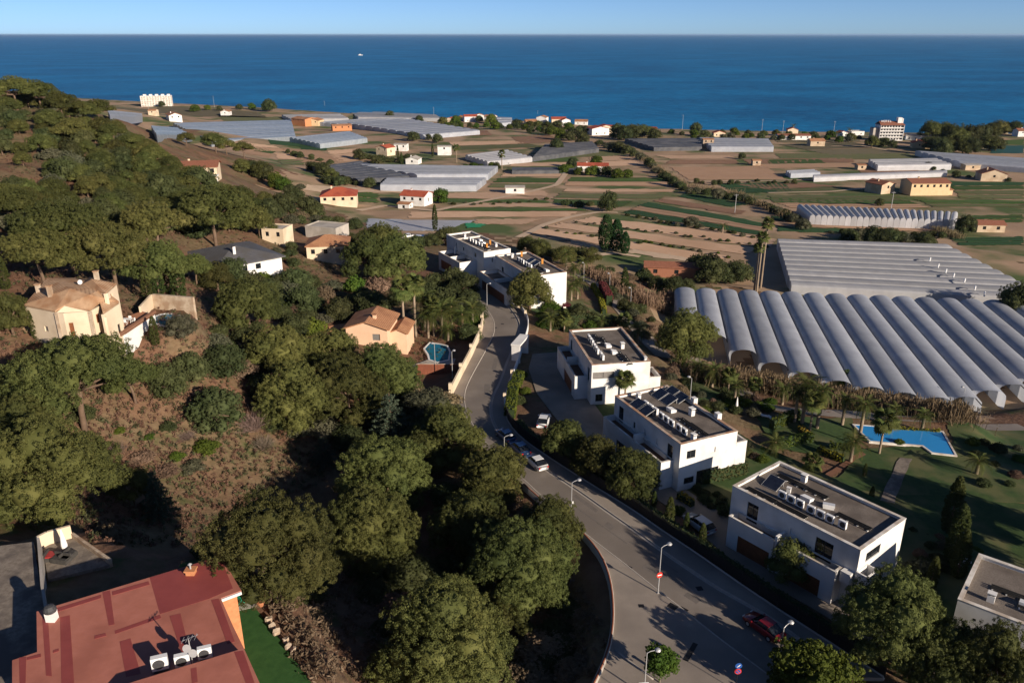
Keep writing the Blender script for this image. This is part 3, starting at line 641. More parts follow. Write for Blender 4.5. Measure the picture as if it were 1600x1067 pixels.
vC, MC, H7 = villa('the corner-balcony villa', HC, 'with a corner balcony behind the round pine', cop='coping_white',
    end_holes=[(1.5,4.4,5.0,6.15),(2.2,5.0,.0,2.6,'glass_dark'),(5.3,6.4,.0,2.4,'garage_wood','door')],
    left_holes=[(2.9,5.0,3.7,6.2),(12.4,13.9,3.7,6.2),(7.4,8.1,4.9,5.6,'unit_white','vent')],
    annexes=[(8.9,15.1,0,1.7,3.0,[(9.3,13.6,.05,2.35,'garage_wood','door')],'deck_brown'),(1.5,8.4,0,1.5,3.0,[(3.0,7.0,.05,2.3,'garage_wood','door')],'deck_brown'),(1.2,4.4,-11.0,-9.44,2.2,(),'deck_brown')],
    fins=[(8.55,8.85,0,1.6,7.2,2.4),(.2,1.3,-.3,.9,4.2,2.9)],
    gear=acrow(11.2,3.6,-2.6,7,'the corner-balcony villa')+[('vent',11.8,-8.0,0,'white vent shaft at the garden edge of the corner-balcony villa roof'),('hood',9.2,-4.6),('hood',6.8,-5.2,.5),('duct',12.5,-6.7,0),('duct',9.8,-6.6,0),('duct',3.4,-4.6,0),('duct',13,-1.2,0),('duct',9,-1.1,0),('vent',11.5,-4.4,.3,'white vent shaft amid the pipes of the corner-balcony villa roof',.7),('solar',13.5,-4.2,0)])
bal = ring(-1.3, .0, -2.0, .2, .15, H7-4.1, H7-2.6); bal.box(-1.15,-.0,-1.85,.05,H7-4.1,H7-3.9); bal.build('balcony', 'white_paint', vC)
vB, MBm, _ = villa('the pergola villa', HB, 'with white pergola frames behind the row of street pines',
    end_holes=[(1.1,2.5,4.75,5.95),(1.0,2.6,.9,1.9),(3.0,6.6,-.0,2.5,'glass_dark'),(5.0,5.8,4.8,5.6,'unit_white','vent')],
    left_holes=[(1.6,2.9,3.7,6.1),(14.0,15.3,3.7,6.2),(5.0,5.5,4.6,5.5,'unit_white','vent'),(8.0,8.5,4.6,5.5,'unit_white','vent'),(10.8,11.3,4.4,5.4)],
    annexes=[(1.3,16.3,0,1.95,3.0,[(9.0,12.5,.05,2.4,'glass_dark','window')],'deck_brown'),(-.02,5.0,-11.1,-9.28,1.9,(),'deck_brown')],
    fins=[(8.3,8.6,0,1.7,7.2,2.3)],
    gear=acrow(11.9,2.6,-2.4,8,'the pergola villa')+[('solar',14.2,-6.3),('solar',12.0,-6.4),('solar',14.2,-8.3),('solar',11.9,-8.3),('solar',12.6,-1.3,0),('solar',10.2,-1.2,0),('vent',14.7,-2.9,0,'white vent shaft at the far corner of the villa roof behind the street pines'),('vent',7.1,-6.9,0,'white vent shaft beside the solar panels of the villa roof behind the street pines',1.15),('vent',.8,-2.6,0,'white vent shaft at the near corner of the villa roof behind the street pines'),('hood',9.3,-5.0),('duct',4.6,-4.7),('duct',2.8,-4.9)])
for k, (x0, x1) in enumerate(((7.6,11.5),(3.6,6.9))):
    pg = MB(); z = 5.4
    pg.box(x0,x0+.15,-11.6,-11.45,0,z).box(x1-.15,x1,-11.6,-11.45,0,z).box(x0,x1,-11.6,-11.45,z,z+.16).box(x0,x0+.15,-11.45,-9.28,z,z+.16).box(x1-.15,x1,-11.45,-9.28,z,z+.16)
    pg.build('pergola_frame', 'white_paint', vB)
for x, y in ((9.5,-9.35),(4.0,-9.35)): B('pier', 'white_paint', vB, x, x+.8, y-.35, y+.35, H7-.5, H7+.7)
vA, MA, _ = villa('the fan-palm villa', HA, 'with a fan palm against its lit end wall',
    end_holes=[(.2,3.8,4.7,5.85,'shutter'),(.8,2.0,.6,1.9)], left_holes=[(1.4,2.6,3.6,6.0),(14.0,15.2,3.7,6.1)],
    annexes=[(2.4,16.2,0,2.2,3.0,[(4.5,10.5,.05,2.5,'garage_wood','door')],'deck_brown'),(-.02,4.2,-11.8,-9.89,2.9,(),'deck_brown')],
    fins=[(9.4,9.7,0,1.9,7.2,2.4)],
    gear=acrow(12,2.6,-2.5,8,'the fan-palm villa')+[('hood',8.3,-5.0),('hood',5.2,-5.2),('vent',7.2,-7.2,0,None,1.1),('duct',12.2,-4.0),('duct',10.6,-4.9),('duct',3.4,-6.0),('duct',1.6,-6.4),('vent',.0+1.0,-9.3,0,'white vent shaft at the garden corner of the villa roof by the fan palm',.8)])
aD = R(140.3); LD = U(1497,935,50); OD = LD - Vector((math.cos(aD), math.sin(aD), 0))*17
vD, MD, _ = villa('the cut-off villa', None, 'cut off by the right-hand frame edge', Lu=17, Lv=9.24, org=(OD, aD), cop='coping_white',
    end_holes=[(2,5,4.6,5.8)], left_holes=[(12.0,13.9,3.6,6.1),(9.3,10.3,5.0,5.2),(5.6,7.8,4.7,5.8,'unit_white','vent'),(15.2,15.5,5.5,5.8)],
    annexes=[(4.0,11.5,0,1.9,3.4,(),'deck_brown')],
    gear=[('vent',14.6,-2.1),('hood',11.8,-3.4),('duct',10.5,-3.0),('duct',13,-4.4)]+acrow(10,5.2,-2.2,4,'the cut-off villa'))
vE, ME, _ = villa('the farthest white villa', HE, 'farthest up the road with two garage roofs', cop='coping_white', end_holes=[(2.2,2.5,4.4,5.4)],
    left_holes=[(4.2,5.2,4.9,6.0),(11.0,11.7,5.0,6.0),(15.4,15.9,4.6,6.2)],
    annexes=[(4.1,16.8,0,4.7,3.1,[(9,15.5,.05,2.4,'garage_wood','door'),(4.8,7.6,.05,2.4,'garage_wood','door')],'roof_gravel')],
    fins=[(10.0,10.3,.3,4.4,5.0,3.0),(15.4,15.9,.1,.6,4.0,1.9)],
    gear=acrow(13,6,-2.6,5,'the farthest white villa')+[('hood',9,-4.6),('hood',12,-5.2),('vent',17.5,-3.4),('vent',4.5,-5.8,0,'white vent shaft near the lit end of the farthest villa roof'),('duct',7,-3.8),('duct',4,-2.6)])
B('roof_divider', 'coping_white', vE, 15.6, 15.95, -7.2, -.35, H7-.4, H7+.02)
vF, MF, _ = villa('the long-garage villa', HF, 'with a long brown garage beside the parked-up bend', cop='coping', end_holes=[(2.0,2.3,3.0,5.0)],
    left_holes=[(15.0,16.2,4.2,5.4)],
    annexes=[(2.6,18.4,0,4.8,3.1,[(4,17.2,.05,2.4,'garage_wood','door')],'roof_gravel')],
    fins=[(10.4,10.7,.3,4.5,5.0,3.0)],
    gear=acrow(14,7,-3.4,6,'the long-garage villa')+[('solar',12,-5.6),('solar',9.4,-5.6),('duct',6,-5.2),('duct',4,-3.6),('vent',17.6,-3.4),('hood',3.4,-5.6)])
for M, (x, y), wh in ((ME,(7.2,-5.6),'the farthest villa roof'),(MF,(9.6,-7.6),'the villa roof over the long garage'),(MF,(17.6,-6.0),'the far corner of the garage villa roof'),(ME,(4.4,-3.2),'the lit corner of the farthest villa roof')):
    o = MB().box(-.22,.22,-.22,.22,0,1.1).box(-.3,.3,-.3,.3,1.1,1.2).build('chimney', 'orange_paint'); o.location = M @ Vector((x,y,H7-.38)); tag(o, 'orange chimney block on ' + wh, 'chimney', 'orange chimneys of the far villas')
# ---------------------------------------------------------------- vegetation kit
def unit(v): return v / np.maximum(np.linalg.norm(v, axis=-1, keepdims=True), 1e-9)
def leaves(centers, rad, per, size, aspect=.55, outward=None, seed=0, shell=.45, jit=.55):
    """clumps of small leaf faces; every face is a quad of its own"""
    g = np.random.default_rng(seed); n = len(centers); c = np.repeat(np.asarray(centers, float), per, 0)
    rad = np.repeat(np.broadcast_to(rad, (n,)), per)[:, None]
    d = unit(g.normal(size=(n*per, 3)))
    if outward is not None: d = unit(d + .7*np.repeat(outward, per, 0))
    p = c + d * rad * (shell + (1-shell)*g.random((n*per, 1)))
    nr = unit(d + jit*g.normal(size=d.shape)); a = unit(np.cross(nr, g.normal(size=d.shape))); b = np.cross(nr, a)
    s = size * (.6 + .8*g.random((n*per, 1)))
    a = a*s; b = b*s*aspect
    V = np.stack([p-a-b*.4, p-a*.1-b, p+a+b*.3, p+a*.1+b], 1).reshape(-1, 3)
    return V, np.arange(len(V)).reshape(-1, 4)
def join(*parts):
    Vs, Fs, n = [], [], 0
    for V, F in parts: Vs.append(V); Fs.append(np.asarray(F)+n); n += len(V)
    return np.concatenate(Vs), np.concatenate(Fs)
def fib(n, zmin=-1, seed=0):
    i = np.arange(n)+.5; z = 1-(1-zmin)*i/n; q = i*2.399963+seed; r = np.sqrt(np.maximum(0, 1-z*z))
    return np.stack([r*np.cos(q), r*np.sin(q), z], -1)
def lumpy(domes, per_dome, clump, per, size, zmin, seed, aspect=.55, outw=True, squash=.6):
    cs, out = [], []; g = np.random.default_rng(seed)
    for (x, y, z, a) in domes:
        m = max(8, int(per_dome*(a/.34)**2)); d = fib(m, zmin, g.random()*6) + g.normal(size=(m, 3))*.10
        p = d*np.array([a, a, a*squash])*(.86+.2*g.random((m, 1))) + np.array([x, y, z]); cs.append(p); out.append(unit(d*np.array([1,1,1.5])))
    cs = np.concatenate(cs); out = np.concatenate(out)
    # drop clumps buried in another dome
    keep = np.ones(len(cs), bool)
    for (x, y, z, a) in domes:
        q = (cs-np.array([x,y,z]))/np.array([a,a,a*squash]); keep &= (np.linalg.norm(q, axis=1) > .72)
    cs, out = cs[keep], out[keep]
    Vc, Fc = [], []; nu, nv = 9, 5; n = 0
    for (x, y, z, a) in domes:      # dense inner foliage of each lobe
        th = np.linspace(0, 2*np.pi, nu, endpoint=False)[None, :]; ph = np.linspace(.15, 2.3 if zmin > -.5 else 2.8, nv)[:, None]
        rr = a*.75*(.82+.26*g.random((nv, nu)))
        V_ = np.stack([x+rr*np.sin(ph)*np.cos(th), y+rr*np.sin(ph)*np.sin(th), z+rr*squash*np.cos(ph)+0*th], -1).reshape(-1, 3)
        ix = np.arange(nv*nu).reshape(nv, nu); F_ = np.stack([ix[:-1], ix[1:], np.roll(ix, -1, 1)[1:], np.roll(ix, -1, 1)[:-1]], -1).reshape(-1, 4)
        Vc.append(V_); Fc.append(F_+n); n += len(V_)
        Vc.append(V_[:0])
    return join(leaves(cs, clump*(.7+.6*g.random(len(cs))), per, size, aspect, out if outw else None, seed+1, .5, .38), (np.concatenate(Vc), np.concatenate(Fc)))
def limbs(domes, z0, base_r, seed, droop=.0):
    mb = MB(); g = random.Random(seed); lean = (g.uniform(-.08,.08), g.uniform(-.08,.08))
    top = (lean[0], lean[1], z0); mb.tube([(0,0,-.4),(lean[0]*.3,lean[1]*.3,z0*.5),top], [base_r*1.25,base_r,base_r*.8], 8)
    for (x, y, z, a) in domes:
        m = ((top[0]+x)/2+g.uniform(-.05,.05), (top[1]+y)/2+g.uniform(-.05,.05), z0+(z-z0)*.35)
        mb.tube([top, m, (x, y, z-a*.15)], [base_r*.5, base_r*.32, base_r*.12], 5)
    return mb
TREES = {}; AUTO = set()
def reg(kind, trunk_mb, trunk_mat, crownVF, crown_mat, center):
    V, F = crownVF
    TREES.setdefault(kind, []).append((trunk_mb.mesh('trunk', trunk_mat, True) if trunk_mb else None, np_mesh('crown', V, F, crown_mat), center))
def pine_domes(seed, flat=False):
    g = random.Random(seed); k = .5 if flat else 1.0; D = [(g.uniform(-.1,.1), g.uniform(-.1,.1), 1.22, .44)]
    rings = ((6,.40,.52,1.10,.36),(9,.64,.76,.86,.29)) if flat else ((6,.38,.5,1.06,.37),(9,.58,.72,.78,.30),(9,.62,.76,.50,.27))
    for n1, r0, r1, z, a in rings:
        o1 = g.uniform(0, 6)
        for i in range(n1):
            if g.random() < .17: continue
            q = o1+6.283*i/n1+g.uniform(-.3,.3); r = g.uniform(r0, r1)
            D.append((r*math.cos(q), r*math.sin(q), z+g.uniform(-.10,.10), a*g.uniform(.78,1.15)))
    return D
for s in range(6):
    D = pine_domes(s+3); reg('pine', limbs(D, .62, .06, s), 'bark', lumpy(D, 94, .060, 54, .0140, -.45, s*10, .45, True, .78), 'pine_leaf', .92)
for s in range(4):
    D = pine_domes(s+13, True); reg('umbrella', limbs(D, .70, .042, s), 'bark', lumpy(D, 94, .058, 54, .0140, -.3, s*10+3, .45, True, .66), 'pine_leaf', 1.0)
def oak_domes(seed, low=.15):
    g = random.Random(seed); D = [(0, 0, 1.05, .48)]
    for k in range(7): q = .9*k+g.uniform(-.3,.3); r = g.uniform(.38,.55); D.append((r*math.cos(q), r*math.sin(q), .80+g.uniform(-.15,.25), g.uniform(.32,.42)))
    for k in range(6): q = 1.05*k+g.uniform(-.3,.3); r = g.uniform(.5,.66); D.append((r*math.cos(q), r*math.sin(q), .42+g.uniform(-.1,.12), g.uniform(.28,.36)))
    return D
for s in range(4):
    D = oak_domes(s+30); reg('oak', limbs(D, .5, .06, s), 'bark', lumpy(D, 50, .072, 42, .0185, -.6, s*10+5, .6, True, .85), 'oak_leaf', .85)
    reg('leafy', limbs(D, .5, .05, s), 'bark_grey', lumpy(D, 46, .075, 24, .030, -.6, s*10+6, .75, True, .85), 'green_leaf', .85)
for s in range(2):
    D = oak_domes(s+50); reg('olive', limbs(D, .5, .07, s), 'bark_grey', lumpy(D, 44, .075, 24, .024, -.5, s*10+7, .45, True, .8), 'olive_leaf', .85)
def shrub_domes(seed):
    g = random.Random(seed); D = [(0, 0, .45, .5)]
    for k in range(6): q = 1.05*k+g.uniform(-.4,.4); r = g.uniform(.4,.62); D.append((r*math.cos(q), r*math.sin(q), .28+g.uniform(-.08,.12), g.uniform(.3,.42)))
    return D
for s in range(4):
    D = shrub_domes(s+70)
    for kind, mat in (('shrub','oak_leaf'),('greyshrub','olive_leaf'),('greenshrub','green_leaf'),('yellowshrub','yellow_leaf'),('dryshrub','dry_leaf'),('redshrub','red_leaf')):
        if s < 2 or kind in ('shrub','greyshrub'):
            st = MB().tube([(0,0,-.3),(0,0,.3)], [.06,.04], 5)
            reg(kind, st, 'bark', lumpy(D, 40, .09, 20, .034, -.2, s*10+8, .7, True, .8), mat, .42)
def twig_bush(seed, n=260):
    g = np.random.default_rng(seed); d = unit(np.stack([g.normal(size=n), g.normal(size=n), .5+abs(g.normal(size=n))*.8], -1))
    b = g.normal(size=(n,3))*np.array([.12,.12,.0]); L_ = (.6+.6*g.random((n,1))); Vs=[]; 
    for k in range(3):   # forked twigs
        dd = unit(d+g.normal(size=(n,3))*.28); st = b + d*L_*(.15+.22*k); en = st+dd*L_*.55; w = unit(np.cross(dd, g.normal(size=(n,3))))*.007
        Vs.append(np.stack([st-w, st+w, en+w*.4, en-w*.4], 1).reshape(-1,3))
    V = np.concatenate(Vs); return V, np.arange(len(V)).reshape(-1,4)
for s in range(2): reg('bare', MB().tube([(0,0,-.3),(0,0,.3)], [.04,.03], 5), 'bark_grey', twig_bush(s), 'bare_twig', .6)
def column(seed, rad, n, per, size, prof):
    g = np.random.default_rng(seed); z = g.random(n)**.9; q = g.random(n)*6.283; r = np.array([prof(t) for t in z])*rad*(.8+.3*g.random(n))
    c = np.stack([r*np.cos(q), r*np.sin(q), .03+z*.97], -1); o = np.stack([np.cos(q), np.sin(q), .5+0*q], -1)
    return leaves(c, rad*.28, per, size, .4, unit(o), seed)
for s in range(2):
    reg('cypress', MB().tube([(0,0,-.1),(0,0,.5)], [.018,.01], 5), 'bark', column(s, .105, 420, 14, .016, lambda t: (math.sin(math.pi*min(1,.12+t*.88))**.6)*(1-t*.35)), 'cypress_leaf', .5)
    reg('poplar', MB().tube([(0,0,-.1),(0,0,.5)], [.02,.01], 5), 'bark', column(s+9, .19, 420, 14, .024, lambda t: (math.sin(math.pi*min(1,.10+t*.90))**.7)), 'poplar_leaf', .5)
def cedar(seed, lean):
    g = np.random.default_rng(seed); Cn=[]; On=[]; mb = MB().tube([(0,0,-.3),(0,0,1.0),(0,0,1.95)], [.05,.035,.008], 7)
    for t in range(9):
        z = .35+t*.18; rr = (1.0-t/9.5)*(.85+.3*g.random()) ; nb = 7 if t < 6 else 5
        for k in range(nb):
            q = 6.283*(k+g.random()*.5)/nb+t; r1 = rr*(.7+.4*g.random()); tip = np.array([r1*math.cos(q), r1*math.sin(q), z+lean*r1])
            mb.tube([(0,0,z), tuple(tip)], [.018,.005], 4)
            m = max(4, int(13*r1)); u = np.linspace(.25,1,m)[:,None]; side = np.array([-math.sin(q), math.cos(q), 0])
            for sgn in (-1,0,1):
                c = np.array([0,0,z])+u*(tip-np.array([0,0,z]))+side*sgn*.10*(1.1-u)*1.6*r1+g.normal(size=(m,3))*.02; Cn.append(c); On.append(np.tile([0,0,1.],(m,1)))
    return mb, leaves(np.concatenate(Cn), .055, 12, .03, .4, np.concatenate(On), seed, .2)
for s in range(2): mb, vf = cedar(s, -.10); reg('cedar', mb, 'bark', vf, 'cedar_leaf', 1.0)
def place_tree(kind, p, R_, zs=1.0, rz=None, var=None, name='pine_tree', label=None, cat='tree', group=None):
    v = TREES[kind][random.randrange(len(TREES[kind])) if var is None else var % len(TREES[kind])]
    if label in AUTO: group = 'lookalikes, '+label
    o = thing(name, label, cat, p, random.uniform(0, 6.28) if rz is None else rz, group); o.scale = (R_, R_, R_*zs)
    if v[0]: mobj('trunk', v[0], o)
    mobj('crown', v[1], o); return o
def tree(kind, px, py, wpx, zs=1.0, **kw):
    """px,py = middle of the crown in the photograph, wpx = its width there"""
    cen = TREES[kind][0][2]; R_ = 5.0
    for _ in range(4):
        p = hit(px, py, cen*R_*zs); dp = depth_of(p+Vector((0,0,cen*R_*zs))); R_ = wpx/2/FPX*dp/ (1.02 if kind == 'pine' else .98)
    return place_tree(kind, p, R_, zs, **kw)
# palms: every frond a part
def frond_mesh(kind, seed):
    g = random.Random(seed); V = []; F = []
    def tri(a, b, c): n = len(V); V.extend([tuple(a), tuple(b), tuple(c)]); F.append((n, n+1, n+2))
    if kind == 'date':
        pts = [Vector((t, 0, .62*t-.95*t*t)) for t in np.linspace(0, 1, 12)]
        for i in range(11):
            for w in (-.006, .006): pass
            tri(pts[i]+Vector((0,-.008,0)), pts[i]+Vector((0,.008,0)), pts[i+1])
        for i in range(1, 12):
            for k in range(2):
                b = pts[i] if k == 0 else (pts[i]+pts[i-1])/2; L_ = .30*(1-.65*abs(i/11-.35))
                for s in (-1, 1):
                    tip = b+Vector((.14, s*L_, -.06+g.uniform(-.06,.03))); tri(b+Vector((-.012,0,0)), b+Vector((.018,0,.004)), tip)
    else:
        st = Vector((.42, 0, .16)); n = len(V); V.extend([(0,-.012,0),(0,.012,0),tuple(st)]); F.append((n,n+1,n+2))
        for k in range(15):
            q = R(-105+k*15); L_ = .52*(1-.18*abs(q)/1.8); d = Vector((math.cos(q), math.sin(q), -.25*abs(math.sin(q))))
            d2 = Vector((-math.sin(q), math.cos(q), 0)); m = st+d*L_*.62; tip = st+d*L_+Vector((0,0,-.10-.05*g.random()))
            tri(st, m-d2*.055, m+d2*.055); tri(m-d2*.055, tip, m+d2*.055)
    return np_mesh('frond', np.array(V), np.array(F), 'palm_leaf')
FROND = {k: [frond_mesh(k, s) for s in range(3)] for k in ('date', 'fan')}
def palm_trunk(kind):
    mb = MB(); n = 14
    if kind == 'date': mb.tube([(0,0,-.2)]+[(0,0,i/n) for i in range(n+1)], [.07]+[.058+.006*(i%2)-(.012*i/n) for i in range(n+1)], 9)
    else: mb.tube([(0,0,-.2)]+[(0,0,i/n) for i in range(n+1)], [.05]+[.042+.003*(i%2)-(.014*i/n) for i in range(n+1)], 8)
    return mb.mesh('trunk', 'palm_bark', True)
PTRUNK = {k: palm_trunk(k) for k in ('date', 'fan')}
PSKIRT = MB().lathe([(.10,-.42),(.16,-.30),(.20,-.12),(.14,.02),(.05,.06)], 12).mesh('skirt', 'palm_skirt')
PHEART = MB().lathe([(.05,-.14),(.10,-.05),(.085,.05),(.03,.10)], 10).mesh('heart', 'palm_skirt')
def palm(px, py, lpx, kind='date', height=5.0, n=26, label=None, group='palms', skirt=False, name='palm_tree'):
    """px,py = heart of the crown, lpx = frond length in photo pixels"""
    p = hit(px, py, height); fl = lpx*mpp(p+Vector((0,0,height)))
    o = thing(name, label, 'palm', p, random.uniform(0, 6.28), group)
    tr = mobj('trunk', PTRUNK[kind], o); k = min(max(height*.75, 4.5), 7.0); tr.scale = (k, k, height)
    hh = mobj('heart', PSKIRT if skirt else PHEART, o, (0, 0, height)); hh.scale = (fl*(.75 if skirt else .9),)*2+((fl*1.5 if skirt else fl),)
    for i in range(n):
        f = mobj('frond', FROND[kind][i % 3], o, (0, 0, height)); t = (i+.5)/n
        el = R(72-105*t + random.uniform(-8, 8)) if kind == 'date' else R(70-125*t+random.uniform(-10,10))
        f.rotation_euler = (random.uniform(-.25,.25), -el+R(25 if kind == 'date' else 0), i*2.399963+random.uniform(-.2,.2)); f.scale = (fl*random.uniform(.88,1.08),)*3
    return o
def hedge(pts, w, hgt, mat, label, name='hedge', dens=9, size=.10, z=None, cat='hedge', group=None, per=8):
    P_ = np.array([tuple(p)[:2] for p in pts]); d = np.r_[0, np.cumsum(np.linalg.norm(np.diff(P_, axis=0), axis=1))]; L_ = d[-1]
    g = np.random.default_rng(int(abs(P_[0,0])*100) % 9999); n = int(L_*(2*hgt+w)*dens); t = g.random(n)*L_
    x = np.interp(t, d, P_[:,0]); y = np.interp(t, d, P_[:,1]); i = np.clip(np.searchsorted(d, t)-1, 0, len(P_)-2); T = unit(P_[i+1]-P_[i])
    s = g.random(n)*(2*hgt+w); o = np.where(s < hgt, -w/2, np.where(s < 2*hgt, w/2, (s-2*hgt)-w/2)); zz = np.where(s < hgt, s, np.where(s < 2*hgt, s-hgt, hgt))
    gz = h(x, y) if z is None else np.full(n, z)
    c = np.stack([x-T[:,1]*o, y+T[:,0]*o, gz+zz], -1); ou = np.stack([-T[:,1]*np.sign(o)*(zz < hgt), T[:,0]*np.sign(o)*(zz < hgt), (zz >= hgt)*1.0], -1)+.01
    base = Vector((P_[0,0], P_[0,1], float(gz[0])))
    V, F_ = leaves(c-np.array(base), .16, per, size, .7, unit(ou), 3)
    core = MB()
    for k in range(len(P_)-1):
        a, b = P_[k], P_[k+1]; tt = unit(b-a); nrm = np.array([-tt[1], tt[0]])*(w/2-.08); za = (float(h(*a)) if z is None else z)-base.z; zb = (float(h(*b)) if z is None else z)-base.z
        q = [a+nrm, a-nrm, b-nrm, b+nrm]; zs_ = [za, za, zb, zb]
        core.prism([(v[0]-base.x, v[1]-base.y) for v in q], [v-.3 for v in zs_], [v+hgt-.06 for v in zs_])
    o = thing(name, label, cat, base, 0, group); mobj('foliage', np_mesh('foliage', V, F_, mat), o); core.build('stem_mass', 'hedge', o); return o
LM = [('the slate-roofed house',335,378),('the hill-shoulder villa',300,255),('the cream house',100,458),('the skyline ridge',80,145),('the bare hill path',50,230),('the red bungalow',527,305),('the hipped-roof house',507,390),('the pink house',575,508),('the small cream block',425,360),
 ('the kidney-shaped pool',685,550),('the round pool',262,500),('the farthest white villa',745,378),('the far bend lamp',761,460),('the small pale cedar',505,705),('the blue-green cedar',610,655),('the ochre pine',412,812),('the retaining wall',950,920),('the bright lawn',420,990),('the big dome pine',690,985),('the stone garden wall',275,470),('the raised terrace',210,505),('the tall fan palms',638,450),('the silvery conifer',243,775),('the red roof',200,960),('the large pool',1420,690),('the pergola villa',1060,650),('the fan-palm villa',950,550),('the corner-balcony villa',1280,790),('the reeds',1250,600),('the service lane',990,500),('the gate portal',815,540),('the garage villa',830,420)]
def where(px, py):
    nm, x, y = min(LM, key=lambda l: (l[1]-px)**2+((l[2]-py)*1.4)**2); dx, dy = px-x, py-y; d = math.hypot(dx, dy)
    v = '' if abs(dy) < abs(dx)*.45 else ('above' if dy < 0 else 'below'); hz = '' if abs(dx) < abs(dy)*.45 else ('right of' if dx > 0 else 'left of')
    s = {('above',''):'above',('below',''):'below',('','left of'):'left of',('','right of'):'right of'}.get((v, hz)) or ('upper ' if v == 'above' else 'lower ')+hz
    return ('close ' if d < 32 else ('' if d < 75 else 'well '))+s+' '+nm
def autolabel(what, px, py, w):
    size = 'small' if w < 34 else ('mid-sized' if w < 50 else 'large'); base = size+' '+what+' '+where(px, py); AUTO.add(base); return base
def in_poly(x, y, poly): return poly_sd(np.array([x]), np.array([y]), poly)[0] < 0
def scatter(poly_px, n, mind, seed):
    """spots inside a photo polygon, thinned to a least pixel spacing"""
    g = random.Random(seed); out = []; xs = [p[0] for p in poly_px]; ys = [p[1] for p in poly_px]
    for _ in range(n*40):
        if len(out) >= n: break
        x, y = g.uniform(min(xs), max(xs)), g.uniform(min(ys), max(ys))
        if not in_poly(x, y, poly_px): continue
        if all((x-a)**2+((y-b)*1.6)**2 > mind**2 for a, b in out): out.append((x, y))
    return out
